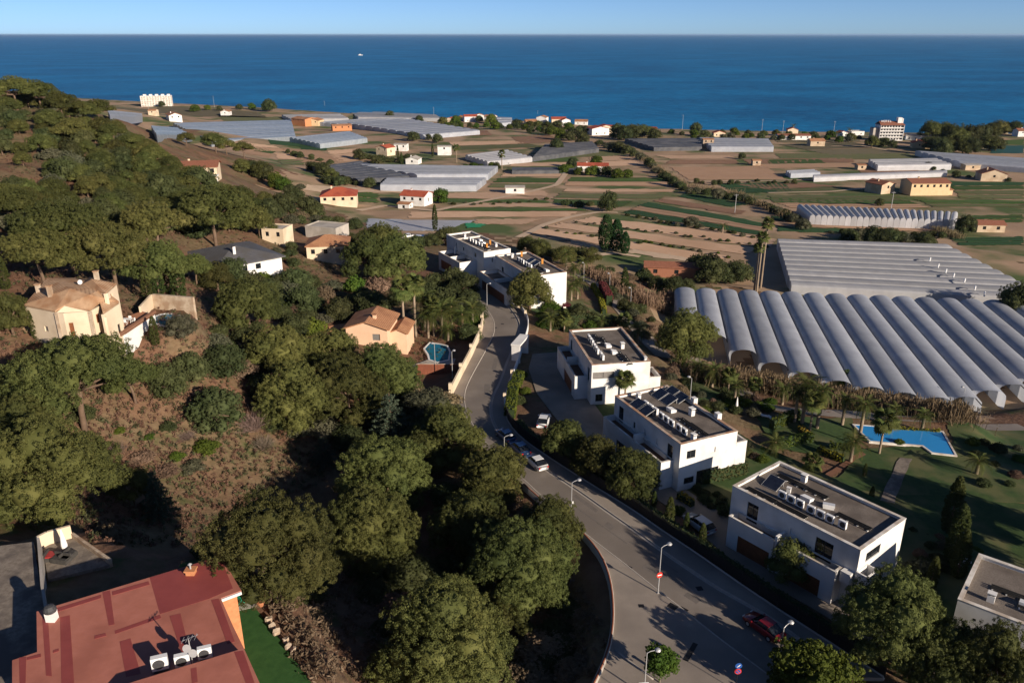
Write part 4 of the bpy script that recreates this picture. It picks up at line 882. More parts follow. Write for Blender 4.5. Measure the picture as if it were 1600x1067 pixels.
# ---------------------------------------------------------------- trees near the street, one by one
NEAR = [ # kind, x, y, width, z-stretch, label
 ('pine',690,985,240,1.0,'large dome-shaped pine at the bottom centre between the retaining wall and the lawn'),
 ('pine',412,812,225,1.05,'large ochre-green pine just above the red roof'),
 ('pine',572,818,160,1.05,'broad pine right of the ochre pine above the ravine'),
 ('pine',738,812,135,1.0,'pine in the middle of the ravine grove, left of the lamp post'),
 ('pine',812,872,180,1.0,'wide pine directly above the curved retaining wall'),
 ('pine',862,815,110,1.0,'pine whose crown touches the start of the retaining wall'),
 ('pine',600,735,165,.95,'flat-topped pine behind the two big ravine pines'),
 ('pine',700,675,125,1.0,'pine below the grey bush at the road bend'),
 ('pine',770,735,115,1.0,'pine overhanging the road beside the parked cars'),
 ('pine',655,705,100,.95,'smaller pine wedged between the ravine pines and the bend'),
 ('pine',535,600,150,1.0,'rounded pine in front of the pink house terrace'),
 ('pine',598,575,125,1.0,'pine hiding the garden wall below the pink house'),
 ('pine',462,612,135,1.05,'tall pine left of the pink house with bare trunk over red soil'),
 ('pine',430,545,110,1.0,'pine on the slope between cream house garden and pink house'),
 ('pine',385,470,110,1.0,'pine above the cream house garden wall'),
 ('pine',520,545,95,1.0,'pine close to the left corner of the pink house'),
 ('umbrella',112,580,215,.95,'wide umbrella pine in front of the cream house'),
 ('umbrella',205,588,95,.95,'umbrella pine with a visible leaning trunk beside the bare slope'),
 ('umbrella',40,590,110,.9,'umbrella pine at the left frame edge below the cream house'),
 ('pine',66,722,228,.95,'huge green pine at the left frame edge above the paved drive'),
 ('pine',30,660,130,1.0,'green pine behind the huge left-edge pine'),
 ('umbrella',205,755,75,1.15,'slender pine beside the silvery conifer'),
 ('pine',12,485,75,1.2,'rounded pine at the left frame edge beside the cream house'),
 ('pine',885,683,85,1.05,'first pine of the street row, nearest the parked white car'),
 ('pine',932,708,88,1.05,'second pine of the street row behind the black fence'),
 ('pine',990,735,95,1.05,'last pine of the street row before the brick path'),
 ('pine',1238,870,84,1.1,'single round pine standing in front of a garage door'),
 ('pine',1395,955,190,1.15,'big dark pine at the bottom right of the villas'),
 ('pine',1475,1020,140,1.3,'dark pine below the villa at the right-hand edge'),
 ('pine',1560,1040,150,1.5,'dark pine in the bottom right corner'),
 ('pine',1072,518,100,1.15,'dense dark pine beside the first greenhouse tunnels'),
 ('pine',828,447,72,1.2,'round dense pine in front of the garage villa'),
 ('leafy',1275,1048,150,.85,'light green leafy tree at the bottom edge over the road'),
 ('cedar',610,655,100,.95,'blue-green layered cedar in the shade of the grove'),
 ('cedar',505,705,56,1.0,'small pale cedar in the dark hollow'),
 ('cedar',243,775,66,1.5,'silvery grey conifer beside the dark hollow'),
 ('oak',362,420,52,1.0,'holm oak in front of the slate-roofed house wall'),
 ('oak',398,404,44,1.0,'holm oak at the right corner of the slate-roofed house'),
 ('pine',338,428,60,1.0,'small pine below the near corner of the slate roof'),
 ('olive',668,632,86,.9,'grey-green round bush at the inside of the road bend'),
 ('olive',283,505,52,1.0,'olive tree on the lawn below the round pool'),
 ('bare',640,745,120,.7,'bare purple-grey shrub in the middle of the grove'),
 ('bare',395,655,62,1.0,'bare pinkish shrub on the slope'),
 ('bare',1520-1110,690,50,.8,'bare grey shrub at the edge of the dark hollow'),
 ('oak',262,590,68,1.1,'dark holm oak right of the umbrella pine with leaning trunk'),
 ('oak',335,635,92,1.0,'dark spreading holm oak above the dry slope'),
 ('oak',300,570,60,1.0,'holm oak below the olive lawn'),
 ('oak',350,560,70,1.0,'holm oak left of the sandy bank'),
 ('shrub',262,665,34,.8,'dark bush at the upper edge of the dry slope'),
 ('greyshrub',300,728,44,.7,'grey bush at the lower edge of the dry slope'),
 ('dryshrub',215,715,60,.4,'pale dry brush in the middle of the dry slope'),
 ('dryshrub',255,735,56,.4,'pale dry brush above the dark hollow'),
 ('bare',180,700,46,.6,'bare twiggy shrub on the dry slope'),
 ('bare',290,680,40,.6,'bare twiggy shrub beside the holm oaks'),
 ('greenshrub',320,697,48,.8,'low green bush on the dry slope'),
 ('greenshrub',275,712,30,.8,'small green bush on the dry slope'),
 ('greenshrub',187,672,20,1.0,'tiny bush under the leaning pine trunk'),
 ('greenshrub',232,682,22,.6,'flat bush on the red soil'),
 ('shrub',128,645,52,.9,'round bush under the umbrella pines'),
 ('oak',700,770,60,.8,'dark undergrowth tree between the ravine pines'),
 ('oak',640,890,90,.7,'shaded holm oak in the ravine hollow'),
 ('oak',480,905,80,.7,'shaded holm oak behind the red roof'),
 ('oak',545,680,60,.8,'dark tree beside the small pale cedar'),
 ('dryshrub',860,1010,110,.5,'rusty dry brush below the retaining wall'),
 ('dryshrub',905,1045,80,.5,'rusty dry brush in the corner of the wall'),
 ('dryshrub',830,1055,90,.5,'rusty dry brush at the bottom edge below the wall'),
 ('dryshrub',170,835,80,.6,'brown brush behind the sun terrace'),
 ('dryshrub',790,780,70,.5,'rust-red brush under the pines'),
 ('shrub',880,945,60,.8,'dark bush against the retaining wall'),
 ('pine',800,940,105,.9,'pine low in the ravine beside the big dome pine'),
 ('oak',770,1000,70,.8,'dark tree beside the big dome pine'),
]
for k, x, y, w, zs, lab in NEAR:
    nm = {'pine':'pine_tree','umbrella':'pine_tree','oak':'holm_oak','cedar':'cedar_tree','olive':'olive_tree','leafy':'leafy_tree','bare':'bare_shrub','shrub':'bush','greenshrub':'bush','dryshrub':'dry_bush'}.get(k,'bush')
    tree(k, x, y, w, zs, name=nm, label=lab, cat='tree' if k in ('pine','umbrella','oak','cedar','olive','leafy') else 'shrub', group='trees and bushes around the street')
# trees standing just outside the picture that throw their shade across the near road
for x, y, R_ in ((38,34,5.0),(66,70,6.0),(71,79,4.8),(64,61,5.8),(92,86,5.5)):
    place_tree('pine', Vector((x, y, float(h(x,y)))), R_, 1.35, name='pine_tree', label='roadside pine below the bottom edge of the picture', group='pines outside the frame')
# street tree
p = U(1030,1066,56.9); st = place_tree('leafy', p+Vector((.05,0,1.5)), 1.75, 1.0, name='street_tree', label='small staked street tree on the wide pavement', cat='tree')
MB().tube([(0,0,-1),(0,0,.5)], [.045,.03], 6).build('stem', 'bark_grey', st)
# ---------------------------------------------------------------- hillside and slope woods
SLOPE = [(340,430),(430,400),(520,420),(620,430),(720,420),(745,470),(735,520),(690,500),(640,470),(520,470),(500,530),(470,540),(430,500),(350,470)]
HILL = [(0,150),(60,150),(115,168),(170,195),(235,225),(270,262),(330,285),(400,300),(450,318),(445,332),(400,345),(345,352),(250,352),(140,345),(0,350)]
bare_patches = [[(30,190),(50,185),(65,240),(70,290),(40,285)],[(0,240),(40,250),(60,290),(0,290)],[(85,270),(130,280),(120,310),(80,305)],[(160,255),(190,262),(185,278),(150,272)],[(420,335),(470,350),(440,362)],[(150,175),(180,190),(170,200)]]
def patch(x, y): return any(in_poly(x, y, q) for q in bare_patches)
i = 0
for x, y in scatter(HILL, 165, 16, 4):
    if patch(x, y): continue
    i += 1; g = random.random(); w = random.uniform(28, 52)*(.62+.75*(y-130)/240)
    k = 'pine' if g < .5 else ('oak' if g < .78 else ('greyshrub' if g < .92 else 'shrub'))
    tree(k, x, y, w, random.uniform(.85,1.1), name='pine_tree' if k == 'pine' else ('holm_oak' if k == 'oak' else 'bush'), cat='tree' if k in ('pine','oak') else 'shrub',
         label=autolabel({'pine':'olive-green pine','oak':'dark holm oak','greyshrub':'grey-green bush','shrub':'dark bush'}[k], x, y, w), group='hillside '+k+' wood')
RIDGE = [(20,138,70),(60,142,62),(95,160,62),(130,172,50),(152,168,48),(5,165,50),(75,185,50),(110,200,60),(175,205,44),(205,222,52),(240,240,50),(262,256,46),(300,270,40),(335,218,42),(352,222,34),(380,230,34),(290,215,30)]
for x, y, w in RIDGE: tree('umbrella', x, y, w, .95, label=autolabel('umbrella pine', x, y, w), group='ridge pines', name='pine_tree')
BIGHILL = [(100,352,150,'broad bright green pine behind the cream house'),(240,345,110,'pine left of the slate roof'),(330,325,125,'tall pine with pale trunk above the slate roof'),(60,395,120,'dark pine behind the cream house roof'),(170,385,140,'broad pine right behind the cream house'),(238,408,110,'wide pine between cream house and slate roof'),(303,415,62,'pine hiding the left end of the slate-roofed house'),(20,320,90,'pine at the left frame edge on the slope'),(578,396,92,'round dense pine right of the hipped tile roof'),(620,395,95,'dark pine above the far parking place'),(595,375,80,'pine behind the hipped tile roof')]
for x, y, w, lab in BIGHILL: tree('umbrella' if x < 400 else 'pine', x, y, w, 1.0, name='pine_tree', label=lab, group='pines around the upper houses')
for x, y in scatter([(345,445),(430,425),(500,440),(620,445),(720,430),(748,480),(735,525),(700,470),(640,455),(600,480),(540,470),(500,520),(470,520),(430,480)], 62, 21, 9):
    g = random.random(); k = 'oak' if g < .45 else ('greyshrub' if g < .65 else ('shrub' if g < .8 else ('greenshrub' if g < .9 else 'dryshrub')))
    w = random.uniform(30, 62); tree(k, x, y, w, random.uniform(.8,1.1), name='holm_oak' if k == 'oak' else 'bush', cat='tree' if k == 'oak' else 'shrub', label=autolabel({'oak':'dark holm oak','greyshrub':'grey-green bush','shrub':'dark bush','greenshrub':'bright green bush','dryshrub':'brown dry bush'}[k], x, y, w), group='thicket '+k)
for x, y in scatter([(330,470),(420,520),(500,560),(470,640),(560,640),(640,600),(700,620),(720,680),(560,690),(440,670),(380,600),(330,560)], 44, 25, 21):
    k = random.choice(('oak','oak','shrub','greyshrub','dryshrub'))
    w = random.uniform(34, 66); tree(k, x, y, w, random.uniform(.7,1.0), name='holm_oak' if k == 'oak' else 'bush', cat='tree' if k == 'oak' else 'shrub', label=autolabel({'oak':'dark holm oak','greyshrub':'grey-green bush','shrub':'dark bush','greenshrub':'bright green bush','dryshrub':'brown dry bush'}[k], x, y, w), group='slope '+k)
for x, y in scatter([(300,850),(480,860),(640,850),(860,900),(900,1000),(820,1060),(600,1060),(560,960),(420,900)], 34, 34, 33):
    k = random.choice(('oak','shrub','shrub','dryshrub'))
    w = random.uniform(40, 75); tree(k, x, y, w, random.uniform(.5,.8), name='holm_oak' if k == 'oak' else 'bush', cat='tree' if k == 'oak' else 'shrub', label=autolabel({'oak':'dark holm oak','greyshrub':'grey-green bush','shrub':'dark bush','greenshrub':'bright green bush','dryshrub':'brown dry bush'}[k], x, y, w), group='ravine '+k)
for x, y in scatter([(360,345),(400,330),(470,335),(560,352),(580,385),(545,420),(470,415),(420,410),(380,392),(395,370)], 60, 14, 61):
    if (400 < x < 448 and 342 < y < 386) or (465 < x < 530 and 346 < y < 378) or (468 < x < 545 and 370 < y < 418) or (330 < x < 415 and y > 358 and y < 405): continue
    k = random.choice(('oak','shrub','greyshrub','shrub','dryshrub')); w = random.uniform(18, 32)
    tree(k, x, y, w, random.uniform(.8,1.1), name='slope_bush', cat='shrub', label=autolabel({'oak':'dark round bush','greyshrub':'grey-green bush','shrub':'dark bush','dryshrub':'brown dry bush'}[k], x, y, w), group='upper slope bushes')
# undergrowth: dry grass and low scrub nobody could count
def undergrowth(name, poly_px, n, mat, size, hgt, label, seed):
    g = np.random.default_rng(seed); xs = [p[0] for p in poly_px]; ys = [p[1] for p in poly_px]
    x = g.uniform(min(xs), max(xs), n*3); y = g.uniform(min(ys), max(ys), n*3); k = poly_sd(x, y, poly_px) < 0
    pts = [hit(a, b) for a, b in zip(x[k][:n], y[k][:n])]
    c = np.array([tuple(p) for p in pts]); c[:, 2] += hgt*.4; V, F_ = leaves(c, hgt, 14, size, .35, np.tile([0,0,1.], (len(c),1)), seed, .1)
    o = mobj(name, np_mesh(name, V, F_, mat)); tag(o, label, 'undergrowth', None, 'stuff'); return o
LEFT = [(0,140),(110,160),(240,225),(330,270),(450,330),(560,430),(720,440),(740,520),(640,600),(700,640),(560,720),(330,860),(150,850),(0,680)]
undergrowth('dry_grass', LEFT, 6500, 'grass_leaf', .16, .4, 'dry grass covering the hillside between the pines', 1)
undergrowth('low_scrub', LEFT, 2600, 'scrub_leaf', .2, .55, 'low green scrub covering the hillside between the pines', 2)
undergrowth('ravine_scrub', [(300,850),(640,850),(880,860),(950,1000),(920,1067),(480,1067),(420,960)], 1500, 'dry_leaf', .2, .6, 'brown scrub covering the ravine floor', 3)
# ---------------------------------------------------------------- tiled-roof houses, near and far
def roof_solid(pts, th=.22): 
    n = len(pts); return MB().add([tuple(p) for p in pts]+[(p[0],p[1],p[2]-th) for p in pts], [tuple(range(n)), tuple(range(n,2*n))[::-1]]+[(i,n+i,n+(i+1)%n,(i+1)%n) for i in range(n)])
def house(label, loc, rz, W, D, hw=2.9, hr=1.3, wmat='white_paint', rmat='terracotta', ridge='x', hip=False, front=(), right=(), left=(), flat=False, over=.35, chimney=None, name='house', group=None, sink=2.5, cat='house', wpane='glass_dark'):
    """local x runs along the front (camera side), y goes back; origin = front left corner"""
    t = thing(name, label, cat, loc, rz, group)
    wall(t, wmat, 0, 0, W, 0, -sink, hw, front, pane=wpane); wall(t, wmat, W, D, 0, D, -sink, hw, ())
    wall(t, wmat, W, .3, W, D-.3, -sink, hw, right, pane=wpane); wall(t, wmat, 0, D-.3, 0, .3, -sink, hw, left, pane=wpane)
    o = over; z = hw+.02; zt = hw+hr
    if flat:
        ring(-.05, W+.05, -.05, D+.05, .3, hw, hw+.35).build('parapet', wmat, t); B('roof', rmat, t, .25, W-.25, .25, D-.25, hw-.1, hw+.08)
        return t
    def rf(*p): return roof_solid(p).build('roof', rmat, t)
    if hip:
        m = min(W, D)/2
        if W >= D: a, b = (m, D/2, zt), (W-m, D/2, zt)
        else: a, b = (W/2, m, zt), (W/2, D-m, zt)
        c0, c1, c2, c3 = (-o,-o,z), (W+o,-o,z), (W+o,D+o,z), (-o,D+o,z)
        if W >= D: rf(c0,c1,b,a); rf(c2,c3,a,b); rf(c1,c2,b); rf(c3,c0,a)
        else: rf(c0,c1,a); rf(c1,c2,b,a); rf(c2,c3,b); rf(c3,c0,a,b)
    elif ridge == 'x':
        rf((-o,-o,z),(W+o,-o,z),(W+o,D/2,zt),(-o,D/2,zt)); rf((W+o,D+o,z),(-o,D+o,z),(-o,D/2,zt),(W+o,D/2,zt))
        for x in (.0, W-.3): MB().add([(x,0,hw),(x+.3,0,hw),(x,D,hw),(x+.3,D,hw),(x,D/2,zt-.25),(x+.3,D/2,zt-.25)],[(0,2,4),(1,5,3),(0,1,3,2),(0,4,5,1),(2,3,5,4)]).build('gable', wmat, t)
    else:
        rf((-o,-o,z),(W/2,-o,zt),(W/2,D+o,zt),(-o,D+o,z)); rf((W/2,-o,zt),(W+o,-o,z),(W+o,D+o,z),(W/2,D+o,zt))
        for y in (.0, D-.3): MB().add([(0,y,hw),(0,y+.3,hw),(W,y,hw),(W,y+.3,hw),(W/2,y,zt-.25),(W/2,y+.3,zt-.25)],[(0,2,4),(1,5,3),(0,1,3,2),(0,4,5,1),(2,3,5,4)]).build('gable', wmat, t)
    if chimney:
        cx, cy, ch = chimney; c = B('chimney', wmat, t, cx-.3, cx+.3, cy-.3, cy+.3, hw+.2, zt+ch); B('cap', rmat, c, cx-.38, cx+.38, cy-.38, cy+.38, zt+ch, zt+ch+.12)
    return t
def wins(W, n, z0=.9, z1=2.1, w=1.0, pane='glass_dark'):
    return [(W*(i+.5)/n-w/2, W*(i+.5)/n+w/2, z0, z1, pane) for i in range(n)]

# --- cream house on the hill
gz = CAMZ-41.5; o0 = U(86,487,35.6); crm = thing('cream_house', 'cream stone-trimmed house with tan tile roofs on the left slope', 'house', (o0.x, o0.y, gz))
def CP(x, y, d): p = U(x, y, d); return (p.x-o0.x, p.y-o0.y, p.z-gz)
A_, B_, C_, D_ = CP(38,477,35.5), CP(86,487,35.6), CP(140,485,35.6), CP(156,473,35.3)
E_, F_ = CP(186,472,36.0), CP(161,490,36.1); hz = 90-35.75-gz
R1, R2, R3 = CP(74,436,33.6), CP(110,452,33.3), CP(140,462,33.8)
def cw(a, b, top, holes=(), mat='cream_wall'): return wall(crm, mat, a[0], a[1], b[0], b[1], -3, top, holes, frame=None)
cw(A_, B_, hz, [(3.2,3.9,2.6,3.4,'shutter')]); cw(B_, (B_[0]+1.2,B_[1]-.25), hz+.0, (), 'cream_wall')
cw((B_[0]+1.2,B_[1]-.25), C_, hz, [(.4,1.0,2.3,4.3,'garage_wood','shutter'),(1.6,2.8,.2,.9,'shutter')]); cw(C_, D_, hz, [(1.1,1.9,3.6,4.9,'garage_wood','shutter'),(.9,1.8,.4,2.2)])
cw(D_, F_, hz-.9); cw(F_, E_, hz-.5, [(1.0,1.5,.2,2.4),(3.2,4.1,.9,2.6)]); cw(E_, (E_[0]-6,E_[1]+6), hz-.5); cw((A_[0]+1,A_[1]+9), A_, hz)
for q in ((A_, B_, R2, R1), (B_, CP(101,478,35.0), R2), (CP(101,478,35.0), C_, R3, R2), (C_, D_, R3), (D_, F_, E_, CP(160,452,34.2), R3), (R1, R2, (R2[0]+2,R2[1]+8,R2[2]-1.5), (R1[0],R1[1]+7,R1[2]-2)), (R2, R3, CP(160,452,34.2), (R2[0]+2,R2[1]+8,R2[2]-1.5))):
    roof_solid([(p[0],p[1],p[2]+.12) for p in q]).build('roof', 'tile_tan', crm)
MB().add([tuple(CP(101,478,35.0)), (B_[0],B_[1],hz-.1), (C_[0],C_[1],hz-.1), (CP(101,478,35.0)[0],CP(101,478,35.0)[1]+.4,CP(101,478,35.0)[2]), (B_[0],B_[1]+.4,hz-.1), (C_[0],C_[1]+.4,hz-.1)], [(0,1,2),(3,5,4),(0,3,4,1),(1,4,5,2),(2,5,3,0)]).build('gable', 'cream_wall', crm)
MB().box(B_[0]-.12,B_[0]+.35,B_[1]-.12,B_[1]+.3,-2,hz-.05).build('quoin', 'stone_wall', crm); MB().box(C_[0]-.3,C_[0]+.12,C_[1]-.12,C_[1]+.3,-2,hz-.05).build('quoin', 'stone_wall', crm)
T0, T1, T2, T3, TA = CP(125,446,34), CP(165,458,34), CP(182,443,34), CP(140,433,34), CP(143,436.5,32.9)
cw(T0, T1, T0[2]-.1); cw(T1, T2, T0[2]-.1, [(1.6,2.4,T0[2]-2.0,T0[2]-.7,'garage_wood','shutter')]); cw(T3, T0, T0[2]-.1)
for a, b in ((T0,T1),(T1,T2),(T2,T3),(T3,T0)): roof_solid([a, b, TA]).build('roof', 'tile_tan', crm)
for px, py, d, hh in ((78,456,33.6,1.2),(60,452,34.0,1.0),(151,433,33,1.2)):
    c = CP(px, py, d); k = MB().box(c[0]-.28,c[0]+.28,c[1]-.26,c[1]+.26,c[2]-1.0,c[2]+hh*.7).build('chimney', 'stone_wall', crm); MB().box(c[0]-.36,c[0]+.36,c[1]-.33,c[1]+.33,c[2]+hh*.7,c[2]+hh*.7+.12).build('cap', 'tile_tan', k)
lw = U(0,530,41.0); house('low cream annex with a barred window left of the cream house', (lw.x-2, lw.y, gz-.9), .0, 6.5, 4, 2.6, .9, 'cream_wall', 'tile_tan', front=[(2.9,4.0,.9,1.9,'shutter')])
MB().lathe([(.35,0),(.35,.04)], 14).xf(Matrix.Translation(CP(125,441,33.2)) @ Matrix.Rotation(1.2,4,'X')).build('satellite_dish', 'unit_white', crm)
# terrace, balustrade, garden walls of the cream house
tp = [U(x, y, 41.0) for x, y in ((165,528),(188,528),(242,492),(222,486),(182,500))]
ter = thing('raised_terrace', 'terracotta-tiled raised terrace with white walls beside the cream house', 'terrace', tp[0])
MB().prism([(p.x-tp[0].x, p.y-tp[0].y) for p in tp], -4, 0).build('terrace_body', 'white_paint', ter)
MB().prism([(p.x*.98-tp[0].x+tp[0].x*.02, p.y*.99-tp[0].y+tp[0].y*.01) for p in tp], .004, .03).build('tiles', 'terrace_tile', ter)
a, b = tp[1]-tp[0], tp[2]-tp[0]; MB().tube([(a.x,a.y,.5),(b.x,b.y,.5)], .35, 6).build('planter_parapet', 'deck_brown', ter)
MB().box(-.1,a.x,-.15,.1,.03,.7).build('planter', 'white_paint', ter)
gw = U(240,478,42); g2 = U(304,488,42.5); g3 = U(222,493,41.5)
wl_ = thing('garden_wall', 'rough stone garden wall above the round pool', 'wall', gw); d_ = g2-gw
wall(wl_, 'stone_wall', 0, 0, d_.x, d_.y, -2, 2.0, (), .5)
wl2 = thing('garden_wall', 'cream curved wall between terrace and stone wall', 'wall', g3); d_ = gw-g3; wall(wl2, 'cream_wall', 0, 0, d_.x, d_.y, -2, 1.5, (), .3)
def pool(pts, drop, mat, label, rim='white_paint', rimw=.35, cat='pool'):
    P3 = [U(x, y, drop) for x, y in pts]; c = sum(P3, Vector())/len(P3); t = thing('swimming_pool', label, cat, c)
    loc = [(p.x-c.x, p.y-c.y) for p in P3]
    MB().prism(loc, -1.5, .02).build('water', mat, t)
    n = len(loc); mb = MB()
    ar = sum(loc[i][0]*loc[(i+1)%n][1]-loc[(i+1)%n][0]*loc[i][1] for i in range(n)); sg = 1 if ar > 0 else -1
    outp = []
    for i in range(n):
        p0, p1, p2 = Vector(loc[i-1]), Vector(loc[i]), Vector(loc[(i+1)%n]); e1, e2 = (p1-p0).normalized(), (p2-p1).normalized()
        nn = (Vector((e1.y,-e1.x))+Vector((e2.y,-e2.x)))*sg; outp.append(p1+nn.normalized()*rimw)
    for i in range(n): j=(i+1)%n; mb.prism([loc[i], loc[j], tuple(outp[j]), tuple(outp[i])], -.4, .09)
    mb.build('rim', rim, t); return t
def circle_px(cx, cy, rx, ry, n=18): return [(cx+rx*math.cos(6.283*k/n), cy+ry*math.sin(6.283*k/n)) for k in range(n)]
pool(circle_px(262,500,22,9), 42.22, 'pool_teal', 'round blue pool with dotted rim below the stone garden wall')
# --- red-roofed house in the bottom left corner
zr = CAMZ-40; o1 = U(57,955,40)
red = thing('red_roof_house', 'low house with patched red flat roof in the bottom left corner', 'house', (o1.x, o1.y, zr-5.6))
def RP(x, y, d=40): p = U(x, y, d); return (p.x-o1.x, p.y-o1.y)
hh = 5.6
low = [RP(*p) for p in ((57,955),(345,868),(377,922),(345,934),(363,975),(381,1012),(200,1068),(60,1110),(19,1090),(19,1031),(58,1018))]
MB().prism(low, hh-.3, hh).build('roof', 'red_roof', red)
def shrink(P_, k): c = Vector((sum(p[0] for p in P_)/len(P_), sum(p[1] for p in P_)/len(P_))); return [tuple(c+(Vector(p)-c)*k) for p in P_]
MB().prism(shrink(low, .95), -1.5, hh-.3).build('wall', 'brick_orange', red)
upp = [RP(x, y, 39.2) for x, y in ((200,1067),(381,1012),(430,1120),(300,1180),(120,1160))]
MB().prism(upp, hh-.5, hh+.8).build('upper_roof', 'red_roof', red)
f0, f1 = Vector(RP(377,922)), Vector(RP(345,934)); MB().tube([(f0.x,f0.y-.06,hh-.16),(f1.x,f1.y-.06,hh-.16)], .16, 4).build('fascia', 'white_paint', red)
for k, q in enumerate((((234,902),(344,869),(364,919),(327,935),(250,959)),((160,925),(172,922),(179,975),(170,977)),((179,985),(250,960),(252,965),(180,990)),((94,964),(109,961),(116,1067),(96,1069)),((66,962),(75,965),(81,1056),(72,1055)),((187,1002),(204,997),(220,1052),(197,1057)),((265,962),(282,958),(297,1020),(287,1030)),((330,937),(342,935),(367,1002),(355,1005)),((86,951),(158,929),(158,934),(88,956)),((175,924),(232,908),(234,913),(176,930)),((30,1027),(41,1026),(40,1067),(31,1069)),((42,1027),(64,1021),(64,1026),(42,1031)),((83,1016),(92,1013),(92,1017),(83,1020)),((148,993),(165,989),(166,993),(148,998)))):
    MB().prism([RP(*p) for p in q], hh+.003, hh+.010+.001*k).build('roof_patch', 'red_patch', red)
for q in (((366,1018),(380,1016),(398,1067),(385,1069)),((298,1044),(307,1042),(309,1065),(300,1067))): MB().prism([RP(x, y, 39.2) for x, y in q], hh+.803, hh+.812).build('roof_patch', 'red_patch', red)
c = RP(82,968); ch = MB().box(c[0]-.32,c[0]+.32,c[1]-.3,c[1]+.3,hh,hh+.75).build('chimney', 'white_paint', red); MB().lathe([(.42,hh+.76),(.45,hh+1.0),(.3,hh+1.25),(.1,hh+1.3)], 14, *c).build('cowl', 'unit_dark', ch)
c = RP(299,896); ch = MB().box(c[0]-.33,c[0]+.33,c[1]-.3,c[1]+.3,hh,hh+.35).box(c[0]-.42,c[0]+.42,c[1]-.38,c[1]+.38,hh+.35,hh+.48).build('chimney', 'brick_orange', red); MB().lathe([(.07,hh+.48),(.07,hh+.85),(.18,hh+.9),(.05,hh+1.0)], 10, *c).build('cowl', 'metal_grey', ch)
for px, py, sc, lb in ((250,1050,1.15,'largest'),(285,1045,1.05,'middle'),(320,1032,1.0,'smallest')):
    p = U(px, py, 40.0); o = copy_tree(PROTO['ac']); o.location = p+Vector((0,.2,.02)); o.rotation_euler[2] = R(20); o.scale = (sc,sc,sc); tag(o, lb+' white air conditioner on the patched red roof', None, 'air conditioners on the red roof')
an = thing('roof_antenna', 'metal television antenna with two dishes on the red roof', 'antenna', U(302,1040,40.0))
MB().tube([(0,0,0),(0,0,2.3)], .035, 6).build('mast', 'metal_grey', an); MB().tube([(-.5,0,2.1),(.6,.2,2.5)], .02, 5).build('boom', 'metal_grey', an)
for k in range(4): MB().tube([(-.4+.3*k,-.25,2.13+.1*k),(-.4+.3*k,.3,2.2+.1*k)], .012, 4).build('element', 'metal_grey', an)
for zz, sx in ((1.2,.2),(1.6,-.15)): MB().lathe([(.28,0),(.3,.05)], 12).xf(Matrix.Translation((sx,-.1,zz)) @ Matrix.Rotation(1.3,4,'X')).build('dish', 'metal_grey', an)
# paved drive, terrace and lawn of the red-roofed house
sheet('drive', [U(x, y, 42.7) for x, y in ((-80,862),(52,846),(66,930),(74,985),(24,1100),(-140,1100))], CAMZ-42.7, 'stone_paving', .8)
sheet('terrace', [U(x, y, 43.8) for x, y in ((66,850),(112,836),(175,872),(172,882),(75,905))], CAMZ-43.8, 'stone_paving', 1.5)
lwn = sheet('lawn', [U(x, y, 45.4) for x, y in ((362,955),(398,948),(440,1000),(500,1085),(420,1100),(380,1010))], CAMZ-45.4, 'lawn_lush', .6)
sheet('lawn', [U(x, y, 45.4) for x, y in ((80,925),(175,885),(250,890),(345,862),(345,905),(85,960))], CAMZ-45.4, 'lawn', .6)
sheet('patio', [U(x, y, 45.38) for x, y in ((345,925),(385,915),(402,932),(398,948),(362,956))], CAMZ-45.38, 'concrete', .6)
def lowwall(name, pts, drop, hgt, mat, label, th=.25, base=1.5):
    P3 = [U(x, y, drop) for x, y in pts]; t = thing(name, label, 'wall', P3[0])
    for a, b in zip(P3[:-1], P3[1:]): wall(t, mat, a.x-P3[0].x, a.y-P3[0].y, b.x-P3[0].x, b.y-P3[0].y, -base, hgt, (), th)
    return t
lowwall('terrace_wall', ((63,858),(78,850),(114,840)), 43.8, 1.3, 'cream_wall', 'sunlit low wall behind the white parasol')
lowwall('terrace_wall', ((176,880),(150,862),(116,838)), 43.8, .5, 'stone_wall', 'low stone edge on the far side of the sun terrace')
lowwall('boundary_wall', ((60,850),(66,925),(76,988)), 42.7, .7, 'concrete', 'low wall between paved drive and sun terrace', .2)
for k, (x, y) in enumerate(((420,968),(426,978),(432,988),(446,1000),(452,1010),(458,1016))):
    p = U(x, y, 45.3); g = random.Random(k); o = MB().prism([(.36*math.cos(q)*g.uniform(.6,1.1), .25*math.sin(q)*g.uniform(.6,1.1)) for q in np.linspace(0,6.28,8)[:-1]], -.2, [g.uniform(.1,.3) for _ in range(7)]).build('garden_rock', 'stone_wall'); o.location = p; o.rotation_euler[2] = 1.0
    tag(o, 'pale rock in the border beside the bright lawn', 'rock', 'pale rocks along the lawn')
pr = thing('parasol', 'closed white parasol on the sun terrace', 'parasol', U(103,863,43.8)); MB().tube([(0,0,0),(0,0,2.5)], .03, 6).build('pole', 'metal_grey', pr); MB().lathe([(.25,.55),(.28,.8),(.2,1.6),(.05,2.5)], 10).build('canopy', 'cloth_white', pr)
def sofa(px, py, rz, w, label, cush='rattan'):
    t = thing('garden_sofa', label, 'sofa', U(px, py, 43.8), rz); MB().box(-w/2,w/2,-.4,.4,0,.35).build('base', 'rattan', t); MB().box(-w/2,w/2,.28,.4,.35,.75).build('backrest', 'rattan', t)
    MB().box(-w/2+.06,w/2-.06,-.38,.27,.352,.47).build('cushion', cush, t); return t
sofa(80,872,1.7,1.1,'garden armchair with a red cushion on the sun terrace','plastic_red'); sofa(96,877,-.2,1.6,'dark rattan sofa at the near side of the terrace table'); sofa(108,872,1.4,1.4,'dark rattan sofa below the white parasol')
